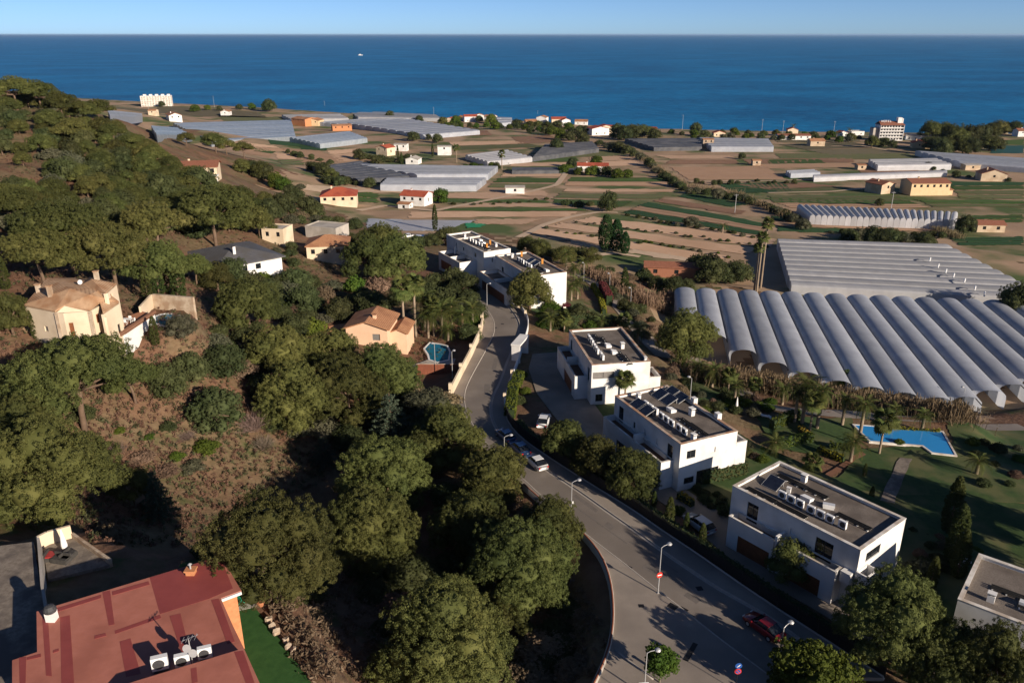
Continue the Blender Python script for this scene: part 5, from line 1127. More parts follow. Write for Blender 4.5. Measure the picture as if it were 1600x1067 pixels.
ft = thing('garden_table', 'low dark table with a round tray on the sun terrace', 'table', U(102,869,43.8)); B('table_top','rattan',ft,-.4,.4,-.4,.4,.33,.38); B('pedestal','rattan',ft,-.15,.15,-.15,.15,0,.33); MB().lathe([(.22,.381),(.25,.41)],14).build('tray','metal_grey',ft)
for k, (x, y, m) in enumerate(((84,925,'tarp_blue'),(85,936,'tarp_blue'),(86,946,'plastic_blue'))):
    t = thing('storage_bin', ('small grey-blue','domed grey-blue','bright blue')[k]+' bin in the shade beside the red-roofed house', 'bin', U(x, y, 45.4)); MB().prism([(-.35,-.35),(.35,-.35),(.35,.35),(-.35,.35)], 0, 1.0).build('body', m, t); MB().prism([(-.38,-.38),(.38,-.38),(.38,.38),(-.38,.38)], 1.004, [1.06,1.06,1.16,1.16]).build('lid', m, t)
o = MB().lathe([(.2,0),(.5,.15),(.55,.45),(.35,.6),(.1,.64)], 14).build('water_butt', 'plastic_green'); o.location = U(376,941,45.35); tag(o, 'round green tub on the patio by the bright lawn', 'tub')
o = MB().lathe([(.2,0),(.32,.3),(.36,.5),(.28,.52),(.25,.45)], 12).build('plant_pot', 'terra_pot'); o.location = U(408,946,45.35); tag(o, 'terracotta pot at the corner of the bright lawn', 'pot')
# --- pink house by the palms
pk = U(540,512,51.6); zg = CAMZ-55.2
pink = house('pink house with a gabled brown tile roof among the palms', (pk.x, pk.y, zg), R(-5), 7.9, 8.5, 3.6, 1.5, 'pink_wall', 'terracotta', 'y', front=[(5.0,6.5,1.2,2.5,'shutter')], over=.55, chimney=(5.0,2.6,.35))
pk2 = U(612,512,52.6); house('pink side wing with a low tile roof right of the gabled pink house', (pk2.x-.5, pk2.y-.5, zg-.4), R(-5), 3.4, 6.5, 2.2, .9, 'pink_wall', 'terracotta', 'y')
pk3 = U(518,520,54); house('small pink outbuilding left of the gabled pink house', (pk3.x, pk3.y, zg-.2), R(20), 3.2, 2.6, 2.0, .4, 'pink_wall', 'terracotta', 'x')
pool(((664,545),(672,536),(686,538),(698,541),(702,550),(700,562),(684,566),(672,562),(670,554)), 57.5, 'pool_teal', 'kidney-shaped blue pool below the palms')
sheet('patio', [U(x, y, 57.55) for x, y in ((640,572),(668,562),(712,560),(706,575),(650,580))], CAMZ-57.55, 'concrete', .4)
rf_ = thing('rust_fence', 'rust-brown solid garden fence below the kidney-shaped pool', 'fence', U(652,585,57.9))
fa, fb = U(652,585,57.9), U(716,585,57.9); n = 12
for k in range(n):
    a = fa+(fb-fa)*(k/n)-fa; b = fa+(fb-fa)*((k+.97)/n)-fa; MB().box(a.x, b.x, a.y, a.y+.06, -.8, 2.0).build('board', 'rust_fence', rf_)
MB().box(-.05,(fb-fa).x+.05,-.02,.09,2.0,2.06).build('rail', 'coping', rf_)
# --- street-side garden wall of the pink house (cream) and white gate portal across the road
gwl = thing('street_wall', 'cream garden wall with square piers along the far pavement', 'wall', tuple(rLS[52]))
Wl = [U(x, y, 56.9) for x, y in ((704,618),(720,586),(736,555),(750,524),(753,508),(754,492))]
for a, b in zip(Wl[:-1], Wl[1:]):
    a0, b0 = a-gwl.location, b-gwl.location; wall(gwl, 'cream_wall', b0.x, b0.y, a0.x, a0.y, -2.0-.1*0, 1.9, (), .3)
    m = MB().box(-.28,.28,-.28,.28,-2.0,2.3).build('pier', 'cream_wall', gwl); m.location = a0
zc = ROADZ
pt = thing('gate_portal', 'white flat-roofed entrance portal beside the far bend', 'gate', U(812,565,56.9), R(72))
for x0, x1, y0, y1, z0, z1, nm in ((0,.35,0,1.6,-.5,3.0,'post'),(5.2,5.5,0,1.6,-.5,3.0,'post'),(-.1,5.6,-.1,1.7,3.0,3.35,'roof_slab'),(2.4,2.6,1.35,1.55,-.5,3.0,'post')): B(nm, 'white_paint', pt, x0, x1, y0, y1, z0, z1)
# --- slate-roofed house
sl = U(335,404,44); a = R(-48)
slt = house('long low house with a dark slate roof on the upper slope', (sl.x-17*math.cos(a), sl.y-17*math.sin(a), CAMZ-48.9), a, 17, 15, 2.8, 2.3, 'white_paint', 'slate', 'x', True, right=[(1.5,3.5,.2,2.2),(5.6,6.6,.9,2.1),(8.5,9.7,.9,2.1)], front=wins(17,5), over=.7, chimney=(13,6,.6))
# --- hipped roof house, shed roof, flat roofs above the road
p = hit(480,404); house('house with hipped brown tile roof above the thicket', (p.x, p.y, p.z+.2), R(8), 10.5, 9, 3.0, 1.9, 'cream_wall', 'terracotta', hip=True, front=wins(9.5,3))
p = hit(478,370); house('flat grey-roofed shed behind the hipped roof', (p.x, p.y, p.z+.3), R(-20), 10, 7, 2.6, .3, 'concrete', 'concrete', flat=True)
p = hit(410,374); house('small cream block with a flat roof left of the far thicket', (p.x, p.y, p.z), R(-10), 6, 6, 2.6, .5, 'cream_wall', 'concrete', flat=True, front=wins(6,2))
# --- house on the hill shoulder
p = U(278,268,41.5); hs = house('two-storey villa with porch columns on the hill shoulder', (p.x, p.y, CAMZ-45.5), R(12), 12, 9, 5.2, 1.5, 'cream_wall', 'tile_brown', 'x', front=wins(12,4,3.2,4.6,1.3)+wins(12,3,.4,2.2,1.4), over=.6, chimney=(3,5,.5))
for k in range(5): B('porch_column', 'white_paint', hs, 4+k*2, 4.25+k*2, -2.2, -1.95, -2, 2.5)
B('porch_roof', 'white_paint', hs, 3.6, 12.6, -2.5, -.02, 2.5, 2.75)
# --- villas and farms on the plain: label, px, py (front left corner of the base), drop, angle, W, D, walls, roof height, ...
FARM = [
 ('broad bungalow with bright red hipped roof above the fields',501,318,67.5,8,14.5,12,2.9,2.6,'cream_wall','tile_red',True,'x',4),
 ('white farmhouse with red roof and twin chimneys beside the round tree',626,321,68.2,-18,11,9,4.4,1.6,'white_paint','tile_red',False,'x',3),
 ('white porch wing in front of the white farmhouse',622,326,68,-18,5,4,2.2,.5,'white_paint','terracotta',False,'x',1),
 ('long ruined brick barn with sagging tile roof',1007,430,65.4,-8,18,6,2.6,1.0,'brick_dark','tile_brown',False,'x',3),
 ('large ochre farmhouse with long brown roof',1422,306,72,2,19,11,6.0,1.6,'yellow_wall','tile_brown',False,'x',6),
 ('square ochre barn beside the large farmhouse',1376,304,72,25,9,10,4.6,1.5,'ochre_wall','tile_brown',False,'y',1),
 ('lean-to extension right of the large ochre farmhouse',1472,305,72,2,5,7,2.6,.4,'yellow_wall','terracotta',False,'x',1),
 ('stone field shed with brown roof right of the long plastic tunnel',1526,363,69.5,-5,10,6,3.0,1.2,'ochre_wall','tile_brown',False,'x',2),
 ('grey brick hut among the seaside fields',1340,278-12,74,0,5,5,3,.4,'ochre_wall','terracotta',False,'x',1),
 ('pale block hut at the plastic tunnels on the right',1508,266,75.5,0,9,6,3,.3,'ochre_wall','concrete',False,'x',1),
 ('small stone hut in the middle fields',1176,259,77,0,5,4,3.2,.5,'stone_wall','terracotta',False,'x',1),
 ('tall stone shed between the nets and the greenhouse',1098,231,81.5,0,8,7,6,.6,'stone_wall','terracotta',False,'x',2),
 ('white farm with red roof and outbuildings in the green fields',902,268,76,-6,18,8,3.4,1.3,'white_paint','tile_red',False,'x',4),
 ('white shed at the left end of the green rows',790,303,72.6,0,9,6,3,.4,'white_paint','concrete',False,'x',1),
 ('cream house with red roof behind the dark hedge',588,242,76.3,-35,10,8,5.2,1.6,'cream_wall','tile_red',False,'y',2),
 ('white box house right of the cream hedge house',616,236,76.6,-8,9,6,4.6,.4,'white_paint','concrete',False,'x',2),
 ('white flat house beside the dark cypresses',684,243,76.3,0,9,6,6,.4,'white_paint','concrete',False,'x',1),
 ('low white gable shed at the greenhouse corner',634,257,75.5,-10,8,8,3.2,1.4,'white_paint','concrete',False,'y',1),
 ('orange warehouse between the big greenhouses',456,196,80.5,-38,22,16,7,1.6,'brick_orange','terracotta',False,'x',3),
 ('ochre warehouse wing beside the orange warehouse',478,197,80.5,-10,14,14,5.5,2,'yellow_wall','terracotta',False,'y',2),
 ('long brick store right of the warehouses',520,205,80,20,18,9,4.5,1.2,'brick_orange','terracotta',False,'x',3),
 ('white gabled cottage left of the greenhouses',265,190,83,30,11,20,5,2.2,'white_paint','terracotta',False,'y',2),
 ('tiny cream cottage behind the hill pines',232,180,84,0,7,7,4,1.2,'cream_wall','terracotta',False,'x',1),
 ('cream cube on the shore greenhouses',573,175,85.5,0,11,9,6,.3,'ochre_wall','concrete',False,'x',2),
 ('white gable by the shore trees on the left',345,181,84,0,10,9,4.5,1.6,'white_paint','terracotta',False,'y',1),
 ('long white low house with porch near the coast on the right',1216,219,84.5,0,27,9,3.5,1.2,'white_paint','tile_brown',False,'x',5),
 ('small stone cabin in the right coastal fields',1266,229,82.5,0,11,8,4,1.6,'ochre_wall','terracotta',False,'x',1),
 ('orange cottage before the dark pine wood',1425,232,82,-15,10,9,4,2,'yellow_wall','tile_red',False,'y',1),
 ('ruined grey house with white annex on the far right',1532,283,73.5,-10,13,9,4,2.4,'ochre_wall','tile_brown',False,'y',1),
 ('house with brown roof at the right frame edge on the shore',1590,214,85,0,16,9,5,2,'white_paint','tile_brown',False,'x',2),
]
for lab, px, py, dr, an_, W_, D__, hw_, hr_, wm, rm, hp, rd, nw in FARM:
    p = hit(px, py); house(lab, (p.x, p.y, p.z), R(an_), W_, D__, hw_, hr_, wm, rm, rd, hp, front=wins(W_, nw, hw_-1.9 if hw_ < 4.5 else hw_-2.0, hw_-.7, min(1.2, W_/nw*.4)) if nw else (), right=wins(D__-.6, 1, hw_*.35, hw_*.7, 1.0), name='farmhouse', group='houses on the coastal plain', chimney=(W_*.3, D__*.5, .5) if hr_ > 1.2 else None)
p = hit(1516,238+45); 
# seaside row of small white houses
random.seed(5)
ROWH = [(694,190,12),(716,187,10),(726,190,14),(742,188,10),(756,186,12),(770,189,9),(822,194,12),(838,191,11),(850,190,13),(862,194,15),(878,196,9),(898,194,13),(925,211,16),(936,208,13),(948,203,8),(985,209,9),(1004,212,11),(1012,206,7),(1310,213,9),(1330,211,12),(1555,208,11),(1115,213,10),(1230,212,9),(800,186,9),(1540,206,10)]
for k, (px, py, W_) in enumerate(sorted(ROWH)):
    p = hit(px, py+1); rm = random.choice(('tile_red','terracotta','tile_red','concrete')); wm = random.choice(('white_paint','white_paint','cream_wall'))
    house(ORD[k]+' shore-row house from the left, '+('white' if wm == 'white_paint' else 'cream')+' with '+('flat grey' if rm == 'concrete' else ('red' if rm == 'tile_red' else 'terracotta'))+' roof', (p.x, p.y, p.z), R(random.uniform(-35,20)), W_, W_*.75, random.choice((3.2,5.6)), 1.8, wm, rm, random.choice('xy'), front=wins(W_, 2), flat=rm == 'concrete', name='seaside_house', group='shore row houses '+wm[:5]+rm)
# --- hotel on the shore
p = hit(1372,212+8); ht = thing('hotel', 'white balconied hotel with brown roof and rooftop letters on the shore', 'hotel', (p.x, p.y, p.z))
W_, D__, fl = 26.0, 13.0, 3.3; ht.scale = (.76,)*3
B('wall', 'white_paint', ht, 0, W_, 0, D__, -2, 5*fl)
for f in range(5):
    for k in range(8):
        x = 1.0+k*3.1; B('window', 'glass_dark', ht, x, x+2.3, -.05, -.0-.003, f*fl+.6, f*fl+2.6)
    B('balcony', 'white_paint', ht, .3, W_-.2, -1.3, -.06, f*fl+.05, f*fl+1.05)
for x in (0, W_-.4): B('fin_wall', 'white_paint', ht, x, x+.4, -1.5, -.06, 0, 5*fl)
roof_solid([(-.5,-1.8,5*fl+.2),(W_+.5,-1.8,5*fl+.2),(W_-1,D__*.6,5*fl+3.6),(1,D__*.6,5*fl+3.6)]).build('roof', 'tile_brown', ht)
roof_solid([(W_+.5,D__+.5,5*fl+.2),(-.5,D__+.5,5*fl+.2),(1,D__*.6,5*fl+3.6),(W_-1,D__*.6,5*fl+3.6)]).build('roof', 'tile_brown', ht)
B('stair_tower', 'white_paint', ht, W_-6.2, W_-1.8, 3, 8, 5*fl+.5, 5*fl+7.6); B('tower_fin', 'white_paint', ht, W_-1.4, W_-.3, 3, 8, 5*fl+.5, 5*fl+6.8)
def letter(ch, x):
    cu = bpy.data.curves.new('letter', 'FONT'); cu.body = ch; cu.size = 3.0; cu.extrude = .12; ob = bpy.data.objects.new('letter_tmp', cu); C.objects.link(ob)
    dg = bpy.context.evaluated_depsgraph_get(); me = bpy.data.meshes.new_from_object(ob.evaluated_get(dg)); bpy.data.objects.remove(ob); me.materials.clear(); me.materials.append(MATS['sign_white'])
    o = mobj('letter', me, ht, (x, 2.0, 5*fl+3.0)); o.rotation_euler = (math.pi/2, 0, 0)
for k, chh in enumerate('HOTEL'): letter(chh, 1.0+k*2.4)
B('side_wing', 'concrete', ht, -6, -.4, 2, 11, -2, 4*fl); B('wing_roof', 'tarp_blue', ht, -5.8, -.6, 2.2, 10.8, 4*fl, 4*fl+.3)
p = hit(1415,219); house('long low white hall right of the hotel', (p.x, p.y, p.z), R(-20), 30, 10, 3.5, 1.4, 'white_paint', 'concrete', 'x', front=wins(30,6))
# --- pale apartment block on the far left shore
p = hit(221,167); ab = thing('apartment_block', 'long pale apartment block on the far left shore', 'building', (p.x, p.y, p.z), R(12)); W_, D__, fl = 44, 12, 3.0; ab.scale = (.85,)*3
B('wall', 'coping_white', ab, 0, W_, 0, D__, -2, 5*fl); B('parapet', 'white_paint', ab, -.1, W_+.1, -.1, D__+.1, 5*fl, 5*fl+.5)
for f in range(5):
    for k in range(11): B('window', 'shutter', ab, 1.5+k*3.9, 3.1+k*3.9, -.06, -.003, f*fl+.9, f*fl+2.2)
for k in range(5): B('roof_block', 'white_paint', ab, 4+k*8.6, 8+k*8.6, 3, 8, 5*fl+.5, 5*fl+2.6)
# ---------------------------------------------------------------- the coastal plain: fields, tracks, greenhouses
fr_ = random.Random(99)
def lerp(a, b, t): return a*(1-t)+b*t
def field(c, mat, n=14, dz=.16, name='field', rag=1.1):
    """c = back-left, back-right, front-right, front-left in the photograph; the sheet follows the ground"""
    P4 = [hit(x, y) for x, y in c]; o = P4[3]; a = math.atan2(P4[2].y-o.y, P4[2].x-o.x); V = []
    ca, sa = math.cos(-a), math.sin(-a)
    for j in range(n+1):
        for i in range(n+1):
            p = lerp(lerp(P4[3], P4[2], i/n), lerp(P4[0], P4[1], i/n), j/n)
            if rag and (i in (0, n) or j in (0, n)): p = p+Vector((fr_.uniform(-rag, rag), fr_.uniform(-rag, rag), 0))
            z = float(h(p.x, p.y))+dz; dx, dy = p.x-o.x, p.y-o.y
            V.append((dx*ca-dy*sa, dx*sa+dy*ca, z-o.z))
    ix = np.arange((n+1)**2).reshape(n+1, n+1); F_ = np.stack([ix[:-1,:-1], ix[:-1,1:], ix[1:,1:], ix[1:,:-1]], -1).reshape(-1, 4)
    ob = mobj(name, np_mesh(name, V, F_, mat)); ob.location = o; ob.rotation_euler[2] = a; ob['kind'] = 'structure'; return ob
FIELDS = [
 ([(928,339),(1212,374),(1204,386),(893,346)],'soil'),([(884,348),(1198,388),(1152,398),(853,355)],'soil'),([(846,357),(1143,401),(1105,410),(822,364)],'soil'),([(985,389),(1100,404),(1105,414),(980,395)],'track'),
 ([(1012,316),(1190,348),(1195,370),(972,334)],'crop_dark'),([(1038,311),(1168,330),(1150,336),(1016,315)],'soil_dark'),([(1075,302),(1170,320),(1140,324),(1060,308)],'crop_dark'),
 ([(892,277),(1050,278),(1058,291),(884,291)],'crop_green'),([(884,295),(1056,296),(1052,301),(880,300)],'soil'),([(878,302),(1050,303),(1030,312),(866,310)],'crop_mixed'),([(864,311),(990,314),(970,324),(868,318)],'crop_green'),
 ([(790,268),(882,269),(876,277),(782,277)],'soil'),([(780,278),(876,279),(871,286),(770,286)],'crop_green'),([(768,287),(870,288),(866,293),(762,294)],'crop_mixed'),
 ([(800,296),(850,298),(858,308),(760,304)],'soil'),([(700,302),(758,300),(850,312),(690,311)],'soil'),([(690,312),(852,313),(856,317),(690,317)],'crop_green'),([(735,318),(872,318),(892,324),(700,325)],'soil'),([(705,326),(910,326),(918,330),(690,330)],'crop_green'),([(640,332),(905,331),(885,340),(640,342)],'soil'),([(745,343),(850,342),(815,352),(740,351)],'soil'),
 ([(480,288),(690,293),(690,300),(470,297)],'track'),([(560,290),(690,297),(690,306),(560,297)],'soil'),([(553,300),(590,302),(590,318),(556,316)],'crop_green'),([(660,296),(700,298),(690,316),(664,316)],'crop_green'),
 ([(1046,262),(1196,260),(1230,281),(1078,281)],'soil_rows'),([(1048,250),(1150,250),(1155,257),(1040,257)],'soil_dark'),([(1022,243),(1140,243),(1150,249),(1050,249)],'soil'),([(1160,249),(1330,247),(1340,262),(1180,264)],'soil_dark'),
 ([(1148,288),(1250,285),(1370,299),(1240,304)],'soil_dark'),([(1118,287),(1225,285),(1240,302),(1150,302)],'crop_dark'),([(1200,306),(1400,305),(1410,315),(1210,318)],'crop_mixed'),([(1195,310),(1420,314),(1450,325),(1235,325)],'crop_green'),
 ([(1430,312),(1600,314),(1600,324),(1460,324)],'crop_green'),([(1480,284),(1600,285),(1600,296),(1490,298)],'crop_dark'),([(1490,298),(1600,298),(1600,312),(1500,310)],'crop_mixed'),([(1280,344),(1480,351),(1475,364),(1290,356)],'soil'),([(1205,337),(1262,341),(1330,366),(1215,362)],'crop_dark'),([(1505,338),(1600,336),(1600,348),(1510,350)],'crop_green'),([(1485,372),(1600,370),(1600,384),(1500,384)],'crop_dark'),
 ([(1215,226),(1330,222),(1420,240),(1300,243)],'crop_pale'),([(1210,240),(1420,240),(1430,250),(1220,249)],'crop_mixed'),([(1340,264),(1430,263),(1440,275),(1350,276)],'soil_dark'),([(1200,250),(1280,249),(1290,256),(1200,257)],'crop_green'),
 ([(1210,218),(1340,216),(1345,222),(1215,223)],'crop_pale'),([(1560,219),(1600,219),(1600,226),(1562,227)],'crop_green'),([(1545,228),(1600,228),(1600,240),(1550,240)],'teal_net'),
 ([(420,215),(490,222),(470,230),(420,226)],'crop_dark'),([(372,222),(425,228),(450,237),(380,236)],'soil'),([(440,232),(500,236),(540,252),(470,254)],'soil_rows'),([(466,226),(510,228),(512,236),(470,234)],'crop_dark'),([(510,236),(560,232),(575,250),(530,254)],'soil'),([(430,240),(470,242),(475,258),(440,258)],'soil'),
 ([(700,222),(800,220),(850,230),(720,235)],'soil'),([(800,214),(860,212),(880,222),(810,226)],'soil_dark'),([(830,240),(960,236),(980,244),(850,248)],'crop_mixed'),([(800,256),(905,253),(900,266),(790,266)],'soil'),([(800,247),(900,244),(905,252),(800,255)],'crop_green'),([(920,246),(1000,240),(1008,258),(930,262)],'soil'),
 ([(250,165),(400,175),(420,185),(230,176)],'crop_pale'),([(340,180),(440,184),(450,190),(350,190)],'crop_mixed'),([(180,168),(260,172),(250,178),(175,175)],'crop_pale'),([(575,342),(742,345),(690,361),(574,358)],'film_bright'),([(725,349),(758,350),(752,356),(730,357)],'green_net'),
 ([(385,228),(430,236),(420,246),(380,240)],'crop_green'),([(640,205),(760,204),(770,212),(650,216)],'soil_dark'),
]
VARY = {'soil': ('soil','soil_rows','soil','crop_mixed','soil'), 'soil_dark': ('soil_dark','soil_rows','crop_mixed','soil_dark'), 'crop_green': ('crop_green','crop_mixed','crop_green','soil_rows'), 'crop_dark': ('crop_dark','crop_green','crop_dark','soil_rows'), 'crop_mixed': ('crop_mixed','crop_green','soil_rows'), 'crop_pale': ('crop_pale','crop_mixed','crop_pale')}
def strips(c, m):
    if m not in VARY: return [(c, m)]
    hgt = ((c[3][1]-c[0][1])+(c[2][1]-c[1][1]))/2; k = 1 if hgt < 11 else (2 if hgt < 18 else 3); out = []; off = fr_.randrange(9)
    for i in range(k):
        a, b = (i+.04)/k, (i+.96)/k; L_ = lambda p, q, t: (p[0]+(q[0]-p[0])*t, p[1]+(q[1]-p[1])*t)
        out.append(([L_(c[0],c[3],a), L_(c[1],c[2],a), L_(c[1],c[2],b), L_(c[0],c[3],b)], m if i == 0 else VARY[m][(i+off) % len(VARY[m])]))
    return out
for c, m in [q for f_ in FIELDS for q in strips(*f_)]:
    n_ = 'plastic_mulch' if m == 'film_bright' else ('shade_net' if m.endswith('_net') else 'field'); field(c, m, name=n_)
def track(pts, w, mat='track', name='track', dz=.24):
    P_ = smooth(resample([hit(x, y) for x, y in pts], 40), 2); a, b = offset(P_, w/2), offset(P_, -w/2)
    for q in (a, b): q[:, 2] = h(q[:,0], q[:,1])+dz
    strip(name, a, b, mat)
track([(680,330),(740,318),(790,308),(870,290),(885,270),(890,262)], 3.2); track([(810,372),(850,352),(890,340),(935,332),(965,333)], 3.0); track([(1000,402),(960,396),(930,400)], 3)
track([(560,330),(600,322),(680,330)], 3.5); track([(1060,285),(1200,283),(1250,282),(1400,282)], 2.6); track([(1380,292),(1300,300),(1200,302)], 2.4); track([(1300,229),(1345,228),(1390,236)], 3)
# service lane between villas and greenhouses
track([(905,428),(925,440),(950,462),(985,500),(1010,530),(1040,560)], 4.2, 'pavement', 'lane', .15); track([(1080,560),(1150,605),(1210,640),(1330,648),(1450,655),(1600,668)], 3.2, 'pavement', 'lane', .15)
def greenhouse(label, c, n, axis, eave, rise, mat, drop=None, cat='greenhouse', seg=6, group='greenhouses on the plain'):
    P4 = [hit(x, y, eave) if drop is None else U(x, y, drop)-Vector((0,0,eave)) for x, y in c]
    t = thing('greenhouse', label, cat, P4[3], 0, group)
    if axis == 'lr': rows = lambda s: (lerp(P4[3], P4[0], s), lerp(P4[2], P4[1], s))
    else: rows = lambda s: (lerp(P4[3], P4[2], s), lerp(P4[0], P4[1], s))
    for k in range(n):
        a0, b0 = rows((k+.02)/n); a1, b1 = rows((k+.98)/n); span(t, a0, b0, a1, b1, eave, rise, mat, seg)
    return t
def span(t, a0, b0, a1, b1, eave, rise, mat, seg=6, open_end=False):
    """one arched bay; a = near/left end, b = other end, 0/1 = its two gutters"""
    V, F_ = [], []; m = 2
    for i in range(m+1):
        l, r = lerp(a0, b0, i/m)-t.location, lerp(a1, b1, i/m)-t.location
        V.append((l.x, l.y, l.z-1)); 
        for s in range(seg+1):
            q = s/seg; p = lerp(l, r, (1-math.cos(math.pi*q))/2 if rise > .8 else q); V.append((p.x, p.y, p.z+eave+rise*math.sin(math.pi*q)**(.8)))
        V.append((r.x, r.y, r.z-1))
    w = seg+3
    for i in range(m):
        for s in range(w-1): F_.append((i*w+s, i*w+s+1, (i+1)*w+s+1, (i+1)*w+s))
    me = bpy.data.meshes.new('bay'); V += V[:w]+V[m*w:m*w+w]; me.from_pydata(V, [], F_+([] if open_end else [tuple(range((m+1)*w, (m+2)*w))[::-1]])+[tuple(range((m+2)*w, (m+3)*w))]); me.materials.append(MATS[mat])
    sm = np.zeros(len(me.polygons), bool); sm[:m*(w-1)] = [0 < (q % (w-1)) < w-2 for q in range(m*(w-1))]; me.polygons.foreach_set('use_smooth', sm)
    me.update(); o = mobj('bay', me, t); return o
GH = [
 ('broad grey plastic greenhouse of ten bays behind the round tunnels',[(1215,373),(1475,381),(1650,470),(1237,447)],10,'lr',3.2,.38,'film_old',63.2),
 ('row of scalloped white tunnels in the right fields',[(1245,324),(1497,336),(1493,349),(1265,341)],24,'fb',2.6,1.4,'film_bright',None),
 ('single long low white tunnel across the right fields',[(1270,275),(1478,268),(1480,272),(1272,280)],1,'lr',1.6,1.2,'film_bright',None),
 ('bright plastic greenhouse before the dark pine wood',[(1357,251),(1460,249),(1487,259),(1372,261)],4,'lr',2.6,1.2,'film_bright',None),
 ('wide plastic greenhouse at the right frame edge near the coast',[(1430,237),(1620,250),(1640,266),(1500,255)],6,'lr',2.8,1.0,'film',None),
 ('plastic greenhouse in front of the shore row right of centre',[(1092,216),(1200,218),(1209,231),(1112,231)],5,'lr',3,1.0,'film',None),
 ('dark netted shelter left of the stone shed',[(976,217),(1094,216),(1097,230),(1022,231)],6,'lr',2.6,.5,'black_net',None),
 ('dark striped greenhouse in the middle distance',[(852,226),(925,222),(936,233),(832,247)],9,'lr',2.6,.7,'black_net',None),
 ('pale greenhouse left of the striped dark one',[(727,243),(790,235),(832,247),(762,254)],6,'lr',2.6,.8,'film_bright',None),
 ('dark netted greenhouse at the left of the central block',[(488,262),(560,252),(640,276),(560,282)],8,'lr',2.6,.6,'black_net',None),
 ('long central plastic greenhouse below the cypresses',[(545,257),(778,261),(762,274),(652,274)],7,'lr',2.8,.8,'film',None),
 ('front bay block of the central plastic greenhouse',[(606,279),(760,279),(744,291),(594,290)],4,'lr',2.6,.8,'film',None),
 ('large glasshouse on the left with blue-grey panes',[(270,193),(455,188),(462,214),(330,222)],12,'lr',3.2,.8,'glass_roof',None),
 ('smaller glasshouse in front of the warehouses',[(452,216),(545,206),(574,217),(500,226)],7,'lr',3.0,.8,'glass_roof',None),
 ('huge plastic greenhouse in the middle near the coast',[(540,193),(640,187),(750,205),(662,212)],10,'lr',3.2,.9,'film',None),
 ('plastic greenhouse behind the orange warehouse',[(496,192),(560,187),(640,186),(560,197)],6,'lr',3,.9,'film',None),
 ('shore greenhouse strip below the sea on the left',[(540,173),(680,180),(690,186),(560,184)],5,'lr',3,.9,'film_old',None),
 ('greenhouse strip behind the left warehouses',[(440,180),(530,178),(545,186),(455,187)],4,'lr',3,.8,'film_old',None),
 ('small greenhouse behind the hill ridge',[(168,174),(222,178),(222,184),(172,183)],3,'lr',3,.8,'film',None),
 ('greenhouse seen between ridge pines on the left',[(236,198),(275,200),(300,212),(245,212)],4,'lr',3,.8,'glass_roof',None),
 ('grey low tunnel beside the right stone shed',[(1228,268),(1270,266),(1282,271),(1236,273)],3,'lr',2,.8,'film',None),
 ('far greenhouse right of the shore row',[(775,183),(800,184),(800,192),(780,194)],3,'lr',3,.8,'film',None),
 ('dark roofed tunnel left of the green rows',[(800,262),(900,262),(905,267),(800,268)],1,'lr',1.8,.8,'black_net',None),
]
for lab, c, n, ax, ev, rs, m, dr in GH: greenhouse(lab, c, n, ax, ev, rs, m, dr)
# --- the near round tunnels
dirv = Vector((-8.63, -51.2, 0)).normalized()
b0 = U(1054,449,61.5); b1 = U(1572,470,61.5); ng = 15
tun = thing('tunnel_greenhouse', 'block of parallel round plastic tunnels behind the reeds', 'greenhouse', (b0.x, b0.y, CAMZ-65.5))
front = [U(x, y, 61.5) for x, y in ((1040,470),(1130,533),(1200,564),(1290,592),(1400,613),(1495,626),(1600,598),(1750,560),(1900,520))]
def front_hit(p):
    for a, b in zip(front[:-1], front[1:]):
        e = b-a; den = dirv.x*e.y-dirv.y*e.x
        if abs(den) < 1e-6: continue
        w = a-p; t = (w.x*e.y-w.y*e.x)/den; s = (w.x*dirv.y-w.y*dirv.x)/den
        if 0 <= s <= 1 and t > 0: return t
    return 30.0
for k in range(21):
    q0 = b0+(b1-b0)*(k/ng); q1 = b0+(b1-b0)*((k+.998)/ng)
    if k % 2: q1 = b0+(b1-b0)*((k+.985)/ng)
    L0 = front_hit((q0+q1)/2); ev = 2.6
    zg = Vector((0,0,-4.0)); f0, f1 = q0+dirv*L0, q1+dirv*L0
    o = span(tun, f0+zg, q0+zg, f1+zg, q1+zg, ev, 1.6, 'film', 10, True)
    if k % 2: 
        g_ = MB(); a_, c_ = q1+dirv*.0-tun.location, f1-tun.location; g_.tube([(a_.x,a_.y,2.66),(c_.x,c_.y,2.66)], .13, 5); g_.build('gutter', 'pipe_black', tun)
for k, (x, y) in enumerate(((1453,407),(1466,417),(1478,425),(1490,432),(1507,440),(1523,452),(1538,461))):
    o = MB().tube([(-1.3,0,0),(-.9,0,.55),(0,0,.8),(.9,0,.55),(1.3,0,0)], .22, 6).build('roof_opening', 'unit_white'); o.location = U(x, y, 62.5); o.rotation_euler[2] = R(60); tag(o, 'white arched ridge vent on the broad grey greenhouse', 'vent', 'arched ridge vents')
